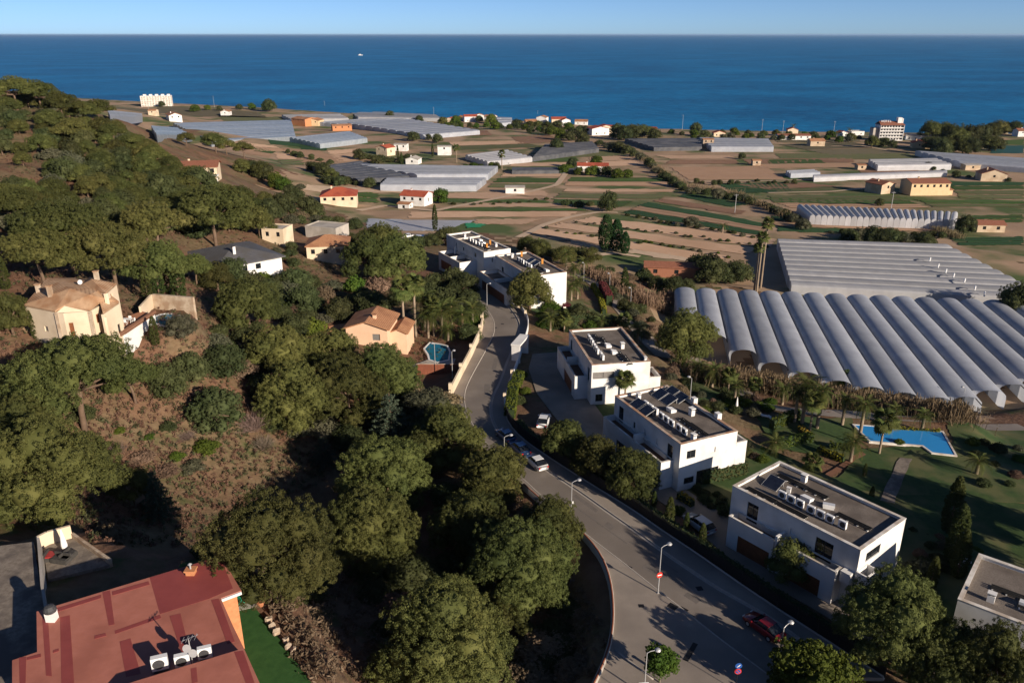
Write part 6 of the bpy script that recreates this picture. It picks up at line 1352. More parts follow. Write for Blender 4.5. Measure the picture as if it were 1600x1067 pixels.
# ---------------------------------------------------------------- trees of the plain
random.seed(21)
def treeline(pts, step, wr, kinds, label, group, zs=(.8,1.1)):
    cnt = 0
    for (x0, y0), (x1, y1) in zip(pts[:-1], pts[1:]):
        n = max(1, int(math.hypot(x1-x0, y1-y0)/step))
        for i in range(n):
            t = (i+.2+.6*random.random())/n; k = random.choice(kinds); cnt += 1
            tree(k, x0+(x1-x0)*t, y0+(y1-y0)*t+random.uniform(-2,2), random.uniform(*wr), random.uniform(*zs), name='tree' if k in ('oak','leafy','pine') else 'hedgerow_bush', cat='tree' if k in ('oak','leafy','pine') else 'shrub', label=ORD[cnt-1]+' from the left: '+label, group=group)
treeline([(935,222),(975,232),(1010,246),(1030,268),(1062,290),(1085,300),(1120,300),(1180,315),(1225,332),(1262,352)], 6, (13,24), ('oak','greyshrub','olive','shrub'), 'tree or bush in the creek line crossing the plain', 'creek trees')
treeline([(600,385),(680,372),(720,360)], 18, (26,44), ('oak','shrub'), 'dark tree around the far parking place', 'parking trees')
treeline([(815,375),(870,400),(915,395),(935,400)], 15, (30,46), ('oak','pine','shrub'), 'dark garden tree right of the far villas', 'villa garden trees')
treeline([(1000,425),(1040,445),(1090,440)], 20, (26,42), ('oak','shrub'), 'tree in front of the ruined brick barn', 'barn trees')
treeline([(1090,410),(1130,425),(1170,420)], 14, (40,58), ('oak',), 'dense tree right of the ruined brick barn', 'barn end trees')
treeline([(960,440),(1020,470),(1050,490)], 16, (24,40), ('shrub','oak','dryshrub'), 'bush along the service lane', 'lane bushes')
treeline([(1320,366),(1360,366),(1420,372),(1460,378)], 12, (24,40), ('oak','oak','greyshrub'), 'bushy tree behind the broad grey greenhouse', 'greenhouse hedge trees')
treeline([(590,178),(640,182),(700,188),(790,184)], 26, (12,22), ('oak','leafy','pine'), 'tree in the shore row of houses', 'shore trees')
treeline([(800,190),(880,196),(930,205)], 14, (11,22), ('oak','leafy','pine'), 'tree behind the middle shore houses', 'shore trees')
treeline([(850,203),(900,212),(920,215)], 14, (18,28), ('oak','leafy'), 'dark tree below the shore row', 'below shore trees')
treeline([(960,205),(1000,203),(1030,210)], 9, (20,34), ('pine','oak'), 'dark pine by the white shore villa', 'white villa trees')
treeline([(1070,205),(1110,208),(1180,207),(1240,208),(1290,210),(1340,214)], 18, (10,19), ('oak','leafy','pine'), 'tree along the right-hand shore', 'right shore trees')
treeline([(1445,205),(1470,200),(1500,212),(1530,205),(1555,200),(1590,196)], 9, (26,42), ('pine','pine','oak'), 'dark pine in the wood right of the hotel', 'hotel wood')
treeline([(1440,222),(1470,225),(1500,228),(1530,224),(1560,222)], 10, (24,36), ('oak','pine'), 'dark tree at the lower edge of the hotel wood', 'hotel wood edge')
treeline([(1360,218),(1385,222),(1400,226)], 8, (16,26), ('pine','oak'), 'dark pine in front of the hotel', 'hotel front pines')
treeline([(555,240),(600,250),(640,248)], 9, (14,24), ('oak','shrub'), 'dark hedge tree around the cream farmhouse', 'cream farm trees')
treeline([(480,255),(500,262),(520,270)], 9, (18,30), ('oak','pine'), 'dark tree at the left of the central greenhouse', 'central greenhouse trees')
treeline([(640,215),(660,212),(690,215)], 12, (12,20), ('oak',), 'tree by the huge coastal greenhouse', 'coastal greenhouse trees')
treeline([(500,280),(545,280),(580,286)], 11, (14,24), ('oak','shrub'), 'bush between red bungalow and central greenhouse', 'bungalow hedge')
treeline([(290,165),(330,170),(360,168),(420,165)], 16, (10,20), ('oak','leafy'), 'tree on the far left shore', 'far left shore trees')
treeline([(220,160),(260,163)], 12, (10,14), ('oak',), 'tree before the pale apartment block', 'block trees')
treeline([(870,262),(940,268),(985,270)], 12, (14,24), ('leafy','oak'), 'garden tree of the white farm in the green rows', 'white farm trees')
treeline([(880,315),(930,320)], 14, (14,22), ('oak','shrub'), 'bush along the green rows', 'row bushes')
treeline([(370,255),(410,265),(440,285),(470,310),(500,335)], 13, (24,46), ('oak','oak','leafy','pine'), 'tree at the foot of the hill beside the fields', 'hill foot trees', (.9,1.2))
treeline([(455,345),(500,342),(560,350)], 17, (18,28), ('oak','greyshrub'), 'bushy tree between hill and red bungalow', 'bungalow thicket')
treeline([(690,196),(740,194),(800,197),(860,203),(920,203)], 11, (9,17), ('oak','leafy','oak'), 'tree in the green belt behind the shore houses', 'shore belt')
treeline([(1040,205),(1090,214),(1200,212),(1300,216),(1350,213)], 14, (9,16), ('oak','leafy','olive'), 'tree in the belt along the right shore', 'right shore belt')
treeline([(690,316),(760,318),(860,311)], 13, (6,11), ('shrub','greyshrub'), 'low bush on the field edge below the green rows', 'field edge bushes')
treeline([(850,357),(930,368),(1050,384),(1140,400)], 12, (7,12), ('shrub','greenshrub','greyshrub'), 'low bush between the long tan strips', 'strip bushes')
treeline([(895,347),(1000,358),(1120,374),(1205,386)], 14, (6,11), ('shrub','greyshrub'), 'low bush along the upper tan strip', 'upper strip bushes')
treeline([(1080,283),(1160,284),(1250,283)], 13, (7,12), ('shrub','oak'), 'bush along the far farm track', 'far track bushes')
treeline([(1290,360),(1400,366),(1480,366)], 14, (9,15), ('oak','greyshrub'), 'bush behind the scalloped tunnels field', 'tunnel field bushes')
treeline([(975,336),(1080,352),(1180,370)], 12, (8,14), ('greyshrub','shrub','olive'), 'grey bush below the dark green field', 'dark field bushes')
treeline([(440,232),(520,256),(560,286)], 12, (8,16), ('oak','shrub'), 'bush between the left tan fields', 'left field bushes')
treeline([(1420,250),(1470,265),(1520,276),(1590,280)], 15, (9,16), ('oak','shrub'), 'bush near the right coastal greenhouses', 'right coastal bushes')
treeline([(700,262),(760,258),(800,254)], 12, (10,17), ('oak','leafy'), 'tree right of the central greenhouse', 'central greenhouse right trees')
ONE = [('leafy',688,304,27,1.15,'bright green round tree right of the white farmhouse'),('oak',950,312,34,1.25,'dark tall clump in the middle of the fields'),('oak',1375,347-32,16,1,'bush by the ochre barn'),('oak',1510,348,34,1.1,'bare-branched grey tree at the end of the scalloped tunnels'),('oak',870,245-20,26,1,'dark tree at the striped greenhouse'),('oak',893,253,20,1,'tree left of the white farm'),('leafy',932,250,22,.9,'round bush above the white farm'),('oak',1160,243,14,1,'lone bush in the far fields'),('oak',1087,200,22,1.2,'tall tree alone on the shore'),('oak',420,163,24,1.1,'tall tree clump behind the glasshouses'),('greyshrub',470,292,20,1,'grey bush beside the farm track'),('oak',1590,465,60,1.3,'dark tree at the right frame edge before the tunnels'),('leafy',1323,590,22,1.8,'slim young tree before the tunnels'),('oak',645,212,20,1,'dark tree near the coastal greenhouse'),('olive',1080,345,30,.7,'low scrub clump below the dark green field')]
for k, x, y, w, zs, lab in ONE: tree(k, x, y, w, zs, name='tree', label=lab, cat='tree' if k != 'greyshrub' else 'shrub')
for x, y, hpx, lab in ((946,364,54,'tallest dark poplar of three behind the far villas'),(962,368,48,'middle dark poplar of three behind the far villas'),(976,380,34,'shortest dark poplar of three behind the far villas'),(1520-560,388,0,'')):
    if not hpx: continue
    p = hit(x, y+hpx*.5); place_tree('poplar', p, hpx*mpp(p)*1.02, 1.0, name='poplar_tree', label=lab, group='dark poplars')
for x, y, hpx, lab in ((628,250+2,26,'dark cypress by the white flat house'),(680,340,40,'slender monkey-puzzle-like conifer before the plastic mulch'),(622,240,20,'short dark cypress by the cream farmhouse'),(676,235,20,'dark conifer beside the white flat house')):
    p = hit(x, y+hpx*.5); place_tree('cypress', p, hpx*mpp(p), 1.0, name='cypress_tree', label=lab, group='cypresses on the plain')
# reeds: bands of cane nobody could count
def reeds(name, pts, width, n, hgt, label, seed):
    P_ = resample([hit(x, y) for x, y in pts], 60); g = np.random.default_rng(seed); t = g.random(n)*59; i = t.astype(int); f = (t-i)[:, None]
    c = P_[i]*(1-f)+P_[np.minimum(i+1,59)]*f; c[:, :2] += g.normal(size=(n,2))*width*.4; c[:, 2] = h(c[:,0], c[:,1])
    L_ = hgt*(.55+.5*g.random((n,1)))*(.75+.35*np.sin(t*1.7)[:,None]**2); d = unit(np.stack([g.normal(size=n)*.18, g.normal(size=n)*.18, np.ones(n)], -1)); w = unit(np.cross(d, g.normal(size=(n,3))))*.05
    tip = c+d*L_; V = np.stack([c-w*.6, c+w*.6, tip+w, tip-w], 1).reshape(-1, 3)
    lf, lF = leaves(c+d*L_*(.35+.6*g.random((n,1))), .4, 4, .22, .2, None, seed)
    V, F_ = join((V, np.arange(len(V)).reshape(-1,4)), (lf, lF)); o = mobj(name, np_mesh(name, V, F_, 'reed_leaf')); tag(o, label, 'reeds', None, 'stuff')
reeds('reeds', [(1095,592),(1160,602),(1220,613),(1290,628),(1360,640),(1430,650),(1490,655)], 5.0, 11000, 3.3, 'band of dry tan reeds in front of the round tunnels', 3)
reeds('lane_reeds', [(925,430),(955,445),(985,465),(1015,478),(1050,470)], 4.5, 3400, 3.0, 'dry tan reeds along the service lane', 4)
reeds('creek_reeds', [(1005,250),(1040,275),(1070,292),(1150,305),(1240,345)], 4.0, 2600, 3.0, 'tan reeds along the creek line of the plain', 5)
reeds('corner_reeds', [(1460,362),(1480,368),(1500,374)], 3.0, 700, 2.6, 'tan reeds at the corner of the broad greenhouse', 6)
# ---------------------------------------------------------------- gardens of the villas
random.seed(77)
LZ = [.09,.115,.14,.165]
for c, m in (([(1180,652),(1330,655),(1345,725),(1215,700)],'lawn'),([(1345,702),(1600,700),(1620,790),(1300,760)],'lawn'),([(1300,745),(1620,790),(1640,905),(1450,830)],'lawn'),([(1480,660),(1620,672),(1620,705),(1490,700)],'lawn')):
    field(c, m, 14, LZ.pop(), 'lawn', .3)
field([(1405,716),(1424,719),(1397,788),(1374,783)], 'stone_paving', 8, .21, 'path', .1); field([(1285,745),(1345,706),(1352,711),(1292,750)], 'deck_brown', 8, .18, 'flower_bed', .1)
field([(1040,560),(1110,575),(1200,640),(1090,632)], 'lawn', 12, .07, 'lawn')
field([(830,478),(905,470),(965,506),(858,520)], 'lawn', 10, .07, 'lawn')
pool(((1335,664),(1472,675),(1492,711),(1457,707),(1442,696),(1360,689)), 58.55, 'pool_water', 'large angular blue pool in the shared garden', 'coping_white', .4)
def hpx(pts, drop=None): return [hit(x, y) if drop is None else U(x, y, drop) for x, y in pts]
hedge(hpx([(1205,672),(1230,660),(1248,655)]), 1.0, 1.8, 'green_leaf', 'clipped green hedge behind the closed white garden parasol')
hedge(hpx([(1250,672),(1262,684),(1268,690)]), .8, .8, 'yellow_leaf', 'short yellow-flowering hedge beside the closed garden parasol')
hedge(hpx([(1278,706),(1296,714),(1318,722)]), .9, 1.0, 'yellow_leaf', 'yellow-topped hedge under the big palms')
hedge(hpx([(1295,700),(1330,706)]), .9, 1.0, 'green_leaf', 'low green hedge left of the large pool')
hedge(hpx([(1395,671),(1430,674),(1468,676)]), .6, .5, 'yellow_leaf', 'low flowering strip behind the large pool')
hedge(hpx([(1205,700),(1240,695),(1268,690)]), 1.0, 1.5, 'green_leaf', 'clipped hedge between two garden lawns')
hedge(hpx([(926,450),(938,470),(944,492)]), 1.0, 1.3, 'yellow_leaf', 'curved yellow hedge in the far villa garden')
hedge(hpx([(940,455),(952,478)]), 1.6, 2.6, 'red_leaf', 'dark reddish hedge beside the service lane')
hedge(hpx([(880,508),(910,505),(945,510),(960,508)]), 1.6, 2.2, 'oak_leaf', 'dark hedge behind the fan-palm villa')
hedge(hpx([(796,652),(800,632),(802,612),(812,590)], 57.1), 1.6, 1.6, 'green_leaf', 'bright garden hedge inside the bend wall')
hedge(hpx([(1086,752),(1120,745),(1160,735)], 57.2), 2.2, 2.0, 'oak_leaf', 'shaded hedge below the pergola villa')
hedge(hpx([(1060,778),(1082,792)], 57.2), .9, 1.0, 'yellow_leaf', 'short yellow hedge by the brick path')
CYP = [(1482,790,90,'tall cypress at the upper end of the dark garden row'),(1488,835,95,'tall cypress in the middle of the dark garden row'),(1495,865,80,'tall cypress at the lower end of the dark garden row'),(1453,895,55,'slim cypress behind the corner-balcony villa'),(1350,735,22,'small cone shrub on the sunlit lawn'),(1360,772,26,'small cypress beside the stone path'),
 (975,466-24,40,'slim cypress beside the lit wall of the garage villa'),(868,450,38,'dark cypress in the garage villa garden'),(758,408,30,'slim cypress between the two far villas'),(1045,800,48,'slim cypress behind the black street fence'),(1022,780,26,'dark purple-leaved column behind the black fence'),(1096,836,40,'small cypress beside the silver car'),(1072,815,30,'low cypress bush beside the silver car'),
 (282,440,70,'tall slim cypress beside the slate-roofed house garden'),(250,442,60,'slim cypress left of the tall one above the garden wall'),(268,436,56,'rounded cypress between two slim ones above the garden wall'),(232,450,50,'short broad cypress above the garden wall'),(58,508,46,'cypress against the cream house wall'),(244,520,44,'cypress at the foot of the raised terrace'),(10,430,50,'cypress at the left frame edge')]
for x, y, hp, lab in CYP:
    p = hit(x, y+hp*.45); sc = hp*mpp(p)*1.08; place_tree('cypress', p, sc, 1.0, name='cypress_tree', label=lab, group='garden cypresses').scale = (sc*1.35, sc*1.35, sc)
for k, (x, y, w, kd, lab) in enumerate(((805,600,26,'shrub','clipped round bush inside the bend wall'),(815,585,24,'greenshrub','round bush near the gate portal'),(812,625,28,'shrub','larger clipped bush by the driveway corner'),(822,610,22,'greenshrub','small bush at the driveway corner'),(800,575,22,'cypress','')
 ,(860,478,36,'greenshrub','bush below the round garden pine'),(905,485,34,'oak','small tree in the far villa garden'),(880,475,24,'redshrub','red-leaved shrub in the far villa garden'),(850,505,30,'greenshrub','bush beside the garden steps'),(1085,808,22,'greenshrub','green bush behind the black fence'),(1060,796,26,'greenshrub','leafy bush behind the black fence near the car'),(1008,790,20,'shrub','dark bush at the end of the pine row'),(1525,860,26,'greenshrub','light green round bush behind the cut-off villa'),(1440,890,60,'greyshrub','pale bush beside the corner-balcony villa'),(1150,640,26,'shrub','bush beside the service lane'),(1185,632,24,'greenshrub','bush by the lane bend'),(1100,640,26,'greenshrub','bush behind the pergola'),(1560,700,34,'shrub','dark bush at the right of the large pool'),(1520,690,26,'greenshrub','bush at the pool corner'),(1405,690,20,'greenshrub','small bush on the pool lawn'),(1300,790,26,'greyshrub','grey bush at the garden wall'),(1200,605,30,'dryshrub','dry brush below the tunnels'))):
    if kd == 'cypress': continue
    tree(kd, x, y, w, 1.0, name='garden_bush', cat='shrub', label=lab, group='garden bushes')
for x, y in scatter([(1040,565),(1095,570),(1150,612),(1210,628),(1200,650),(1110,640),(1050,600)], 26, 13, 51)+scatter([(835,485),(900,475),(960,505),(900,515),(860,515)], 18, 13, 52)+scatter([(1370,940),(1440,895),(1480,930),(1440,990)], 8, 18, 53)+scatter([(1425,825),(1500,850),(1510,895),(1440,880)], 12, 15, 57)+scatter([(1170,690),(1225,712),(1200,722),(1160,705)], 7, 12, 58)+scatter([(1060,735),(1110,745),(1140,800),(1100,790)], 9, 14, 59)+scatter([(1500,690),(1600,690),(1600,760),(1540,760)], 8, 22, 54)+scatter([(930,430),(1000,480),(1040,520),(1010,525),(960,470)], 14, 13, 55)+scatter([(900,425),(940,415),(990,435),(960,445)], 10, 14, 56):
    k = random.choice(('shrub','greenshrub','greyshrub','shrub','oak','dryshrub')); w = random.uniform(16, 30)
    tree(k, x, y, w, random.uniform(.8,1.2), name='garden_bush', cat='shrub', label=autolabel({'oak':'dark bush','greyshrub':'grey bush','shrub':'dark bush','greenshrub':'green bush','dryshrub':'dry bush'}[k], x, y, w), group='garden filler '+k)
PALMS = [ # heart x, y, frond px, kind, height, skirt, label
 (1262,600,26,'date',7.0,False,'tallest palm of the big garden clump'),(1285,612,26,'date',6.5,False,'palm at the right of the big garden clump'),(1248,612,22,'date',5.5,False,'palm at the left of the big garden clump'),(1272,628,24,'fan',5.0,True,'skirted fan palm under the big garden clump'),
 (1322,625,18,'date',4.5,False,'slim palm between the big clump and the pool'),(1352,632,24,'date',5.0,False,'palm behind the left end of the large pool'),(1383,658,27,'fan',5.5,False,'fan palm standing over the large pool'),(1445,648,20,'date',2.8,False,'palm behind the middle of the large pool'),(1400,640,18,'date',3.0,False,'small palm behind the pool between two larger ones'),(1334,690,26,'date',3.4,False,'double-stemmed palm at the near left corner of the pool'),
 (1270,722,22,'fan',2.0,False,'low fan palm behind the corner-balcony villa roof'),(1212,692,24,'date',2.6,False,'palm between the pergola and corner-balcony villas'),(1115,578,20,'date',3.5,False,'palm left of the reeds'),(1092,572,20,'date',3.0,False,'palm beside the dense dark pine'),(1150,602,18,'date',3.0,False,'palm in front of the first reeds'),(1140,588,18,'fan',3.0,False,'fan palm among the reeds'),(1225,608,18,'date',3.0,False,'palm left of the big garden clump'),(1180,600,15,'fan',2.4,False,'small fan palm before the reeds'),
 (978,594,22,'fan',4.6,False,'fan palm against the lit end wall of its villa'),(997,514,22,'date',3.6,False,'palm behind the fan-palm villa'),(975,500,16,'fan',2.6,False,'small fan palm by the service lane'),(1060,545,18,'date',3.0,False,'palm below the dense dark pine'),(1530,720,22,'date',2.2,False,'dark low palm right of the large pool'),
 (893,448,18,'date',3.4,False,'palm at the lit end of the garage villa'),(903,440,18,'date',4.4,False,'taller palm at the lit end of the garage villa'),(842,380,13,'date',4.0,False,'palm behind the garage villa roof'),(885,398,15,'date',4.6,False,'palm right of the garage villa roof'),(898,418,15,'date',4.0,False,'palm above the yellow hedge'),(912,408,13,'date',4.0,False,'palm near the lane lamp'),(860,496,17,'date',3.0,False,'palm on the garden bank by the bend'),(882,498,17,'fan',3.0,False,'fan palm beside the garden steps'),(940,502,15,'date',2.2,False,'palm in front of the dark hedge'),
 (628,452,27,'fan',10.5,True,'tall fan palm right of the pink house'),(646,446,25,'fan',11.0,True,'tallest fan palm behind the pink house'),(662,466,24,'date',7.0,False,'palm right of the tall fan palms'),(690,486,27,'date',6.0,False,'palm over the kidney-shaped pool'),(668,492,24,'date',5.0,False,'palm left of the kidney-shaped pool'),(705,480,24,'date',6.0,True,'brown-skirted palm by the cream street wall'),(722,492,22,'date',5.0,True,'palm leaning to the cream street wall'),(738,482,20,'date',4.5,False,'last palm before the road bend'),(676,478,22,'fan',6.5,True,'skirted fan palm in the pool grove'),(700,515,18,'date',2.5,False,'low palm at the pool edge'),
 (1192,372,14,'fan',15,True,'tallest bare-stemmed palm left of the broad greenhouse'),(1200,350,14,'fan',18,True,'top palm of the tall trio by the broad greenhouse'),(1186,388,13,'fan',12,True,'shortest palm of the tall trio by the broad greenhouse'),
 (713,232,9,'fan',9,False,'far palm beside the white flat house'),(784,241,9,'fan',9,True,'far palm right of the pale greenhouse'),(1240,196,6,'date',9,False,'single palm far along the shore'),(1328,203,7,'date',6,False,'far palm left of the hotel'),(1505,196,7,'date',9,False,'palm rising from the hotel wood'),(1130,222+130,10,'date',3,False,'low palm in the fields'),(1308,398-190,6,'date',7,False,'palm on the right shore'),
]
for x, y, l, k, hh_, sk, lab in PALMS:
    small = l < 12; palm(x, y, l, k, hh_, 14 if small else (24 if k == 'fan' else 30), lab, 'palms', sk)
# ---------------------------------------------------------------- street furniture
fen = rRS[:42]; base = Vector(rRS[0]); fence = thing('street_fence', 'long black picket fence between street and villa drive', 'fence', base)
pm = MB()
for k in range(15): pm.box(.06+k*.15, .15+k*.15, -.012, .012, .1, 1.72+.06*(k % 2)); 
pm.box(0,2.3,-.02,.02,.35,.42); pm.box(0,2.3,-.02,.02,1.35,1.42); pm.box(0,2.3,.013,.02,.1,1.35)
PANEL = pm.mesh('panel', 'dark_iron'); PANEL2 = PANEL
POST = MB().box(-.05,.05,-.05,.05,0,1.85).mesh('post', 'dark_iron')
fl_ = offset(fen, -.15); FP = resample(fl_, int(np.linalg.norm(np.diff(fl_, axis=0), axis=1).sum()/2.3))
for a, b in zip(FP[:-1], FP[1:]):
    q = mobj('panel', PANEL, fence, Vector(a)-base+Vector((0,0,.12))); d = b-a; q.rotation_euler[2] = math.atan2(d[1], d[0]); q.scale[0] = np.hypot(d[0], d[1])/2.3
    mobj('post', POST, fence, Vector(a)-base+Vector((0,0,.1)))
    if False: pass
pl = offset(fen, -.0); wl0 = thing('fence_plinth', 'low pale wall under the black picket fence', 'wall', base); local(wallstrip('wall_body', offset(fen, -.05), .25, ROADZ-.5, ROADZ+.25, 'concrete', None, -1), wl0)
hedge([Vector(p) for p in offset(rRS[2:41:3], -1.0)], 1.2, 1.35, 'oak_leaf', 'dark shaded hedge behind the black picket fence', dens=6, z=ROADZ-.1)
bw = thing('bend_wall', 'low white wall with square piers on the outer side of the bend', 'wall', tuple(rRS[44])); local(wallstrip('wall_body', offset(rRS[42:74], -.02), .25, ROADZ-.6, ROADZ+.9, 'white_paint', None, -1), bw)
for k in (44, 50, 56, 70, 74):
    m = MB().box(-.25,.25,-.25,.25,-.3,1.5).build('pier', 'cream_wall', bw); m.location = Vector(rRS[k])-bw.location
def lamp(px, py, drop, hgt, az, label, arm=.9):
    t = thing('street_lamp', label, 'street lamp', U(px, py, drop), az, 'street lamps'); MB().tube([(0,0,0),(0,0,hgt*.5),(0,0,hgt)], [.075,.06,.045], 8).build('pole', 'metal_grey', t)
    MB().tube([(0,0,hgt-.05),(.3,0,hgt+.12),(arm,0,hgt+.18)], .035, 6).build('arm', 'metal_grey', t); MB().lathe([(.05,.06),(.26,.0),(.3,.08),(.2,.2),(.06,.24)], 12, arm+.1, 0).xf(Matrix.Translation((0,0,hgt+.08))).build('lamp_head', 'metal_grey', t)
    MB().box(-.12,.12,-.12,.12,0,.04).build('base_plate', 'metal_grey', t); return t
lamp(1028,926,56.88,5.9,R(25),'street lamp carrying the red no-entry sign')
lamp(892,810,56.88,5.2,R(25),'street lamp at the start of the retaining wall')
lamp(1006,1085,56.88,4.9,R(10),'street lamp beside the small street tree')
lamp(1216,1040,56.88,4.6,R(35),'street lamp rising from the light green tree')
lamp(788,728,56.88,4.6,R(20),'street lamp beside the parked cars')
lamp(761,476,56.88,4.8,R(10),'street lamp at the far bend',.6); lamp(680,575,57.2,4.8,R(200),'grey lamp post by the kidney-shaped pool',.3); lamp(707,590,57.0,5,R(20),'thin lamp post behind the cream wall',.3)
for x, y, hh_, lab in ((952,458,5,'lane lamp before the reeds'),(985,482,5,'lane lamp in the bend of the lane'),(1037,553,5,'lane lamp beside the fan-palm villa'),(912,440,5,'lane lamp above the yellow hedge'),(1078,625,4,'lamp behind the pergola villa'),(1500,645,5,'lamp at the right end of the reeds')):
    p = hit(x, y); t = lamp(x, y, CAMZ-p.z, hh_, R(150), lab, .4)
def disc(mat, r, th=.03): return MB().lathe([(r,0),(r,th)], 18).xf(Matrix.Rotation(math.pi/2, 4, 'X'))
def sign(p, rz, label): return thing('traffic_sign', label, 'traffic sign', p, rz, None)
sp = U(1028,926,56.88); s = sign(sp+Vector((0,-.1,2.45)), R(20), 'round red no-entry sign on the lamp post'); disc('sign_red', .36).build('plate', 'sign_red', s); MB().box(-.25,.25,-.045,-.031,-.06,.06).build('white_bar', 'sign_white', s)
p = U(1149,1078,56.88); s = sign(p, R(0), 'blue round sign above a red-rimmed no-parking sign on a dark pole'); MB().tube([(0,0,0),(0,0,3.2)], .035, 6).build('pole', 'dark_iron', s)
for zz, (m1, m2) in ((2.95,('sign_blue','sign_white')),(2.3,('sign_red','sign_blue'))):
    o = disc(m1, .32).build('plate', m1, s); o.location = (0,-.04,zz); o.rotation_euler = (R(0),0,0); o2 = disc(m2, .22 if m1 == 'sign_red' else .06).build('face', m2, s); o2.location = (0,-.075,zz)
o = MB().box(-.03,.03,-.085,-.075,-.2,.2).xf(Matrix.Rotation(R(45),4,'Y')).build('arrow', 'sign_white', s); o.location = (0,0,2.95)
o = MB().box(-.27,.27,-.115,-.108,-.035,.035).xf(Matrix.Rotation(R(45),4,'Y')).build('bar', 'sign_red', s); o.location = (0,0,2.3)
p = U(1003,1100,56.88); s = sign(p+Vector((0,0,.0)), R(5), 'square blue end-of-zone sign with red slash at the bottom edge'); MB().tube([(0,0,0),(0,0,2.6)], .035, 6).build('pole', 'metal_grey', s)
MB().box(-.45,.45,-.05,-.03,1.75,2.6).build('border', 'sign_white', s); MB().box(-.41,.41,-.062,-.052,1.79,2.56).build('panel', 'sign_blue', s); MB().box(-.5,.5,-.075,-.066,-.06,.06).xf(Matrix.Translation((0,0,2.17)) @ Matrix.Rotation(R(-40),4,'Y')).build('slash', 'sign_red', s)
MB().box(-.12,.12,-.072,-.063,1.95,2.35).build('symbol', 'sign_white', s)
p = U(892,808,56.88); s = sign(p+Vector((0,-.09,2.2)), R(10), 'two small white plates on the lamp post above the grove'); 
for dx in (-.22,.1): MB().box(dx,dx+.2,-.03,0,-.15,.2).build('plate', 'sign_white', s)
o = MB().lathe([(.16,0),(.16,.9),(.2,.95),(.2,1.0)], 10).build('litter_bin', 'dark_iron'); o.location = U(1029,1050,56.88); tag(o, 'dark litter bin beside the street tree', 'bin')
o = MB().box(-1.4,1.4,-.25,.25,0,.02).build('channel_grate', 'dark_iron'); o.location = U(1079,1018,56.87); o.rotation_euler[2] = R(58); tag(o, 'long dark channel grate on the wide pavement', 'grate')
strip('kerb', resample([U(x, y, 56.86) for x, y in ((962,1014),(990,1036),(1022,1060))], 6), offset(resample([U(x, y, 56.86) for x, y in ((962,1014),(990,1036),(1022,1060))], 6), -.2), 'kerbstone', .05, .15)
# repairs and joints in the road surface
noise_mat('asphalt_dark', (.125,.110,.098), (.16,.14,.125), .9, .92, .15, .2)
for q in (((1010,880),(1035,895),(1028,901),(1003,886)),((900,772),(935,797),(931,800),(896,775)),((1075,925),(1095,938),(1088,943),(1068,930)),((950,815),(962,823),(955,828),(944,820)),((757,600),(766,600),(764,622),(756,620)),((772,560),(779,560),(774,578),(768,577)),((985,845),(1060,893),(1058,894.5),(983,846.5)),((870,770),(980,848),(978.5,849),(868.5,771))):
    sheet('road_patch', [U(x, y, 57) for x, y in q], ROADZ+.007, 'asphalt_dark', .006)
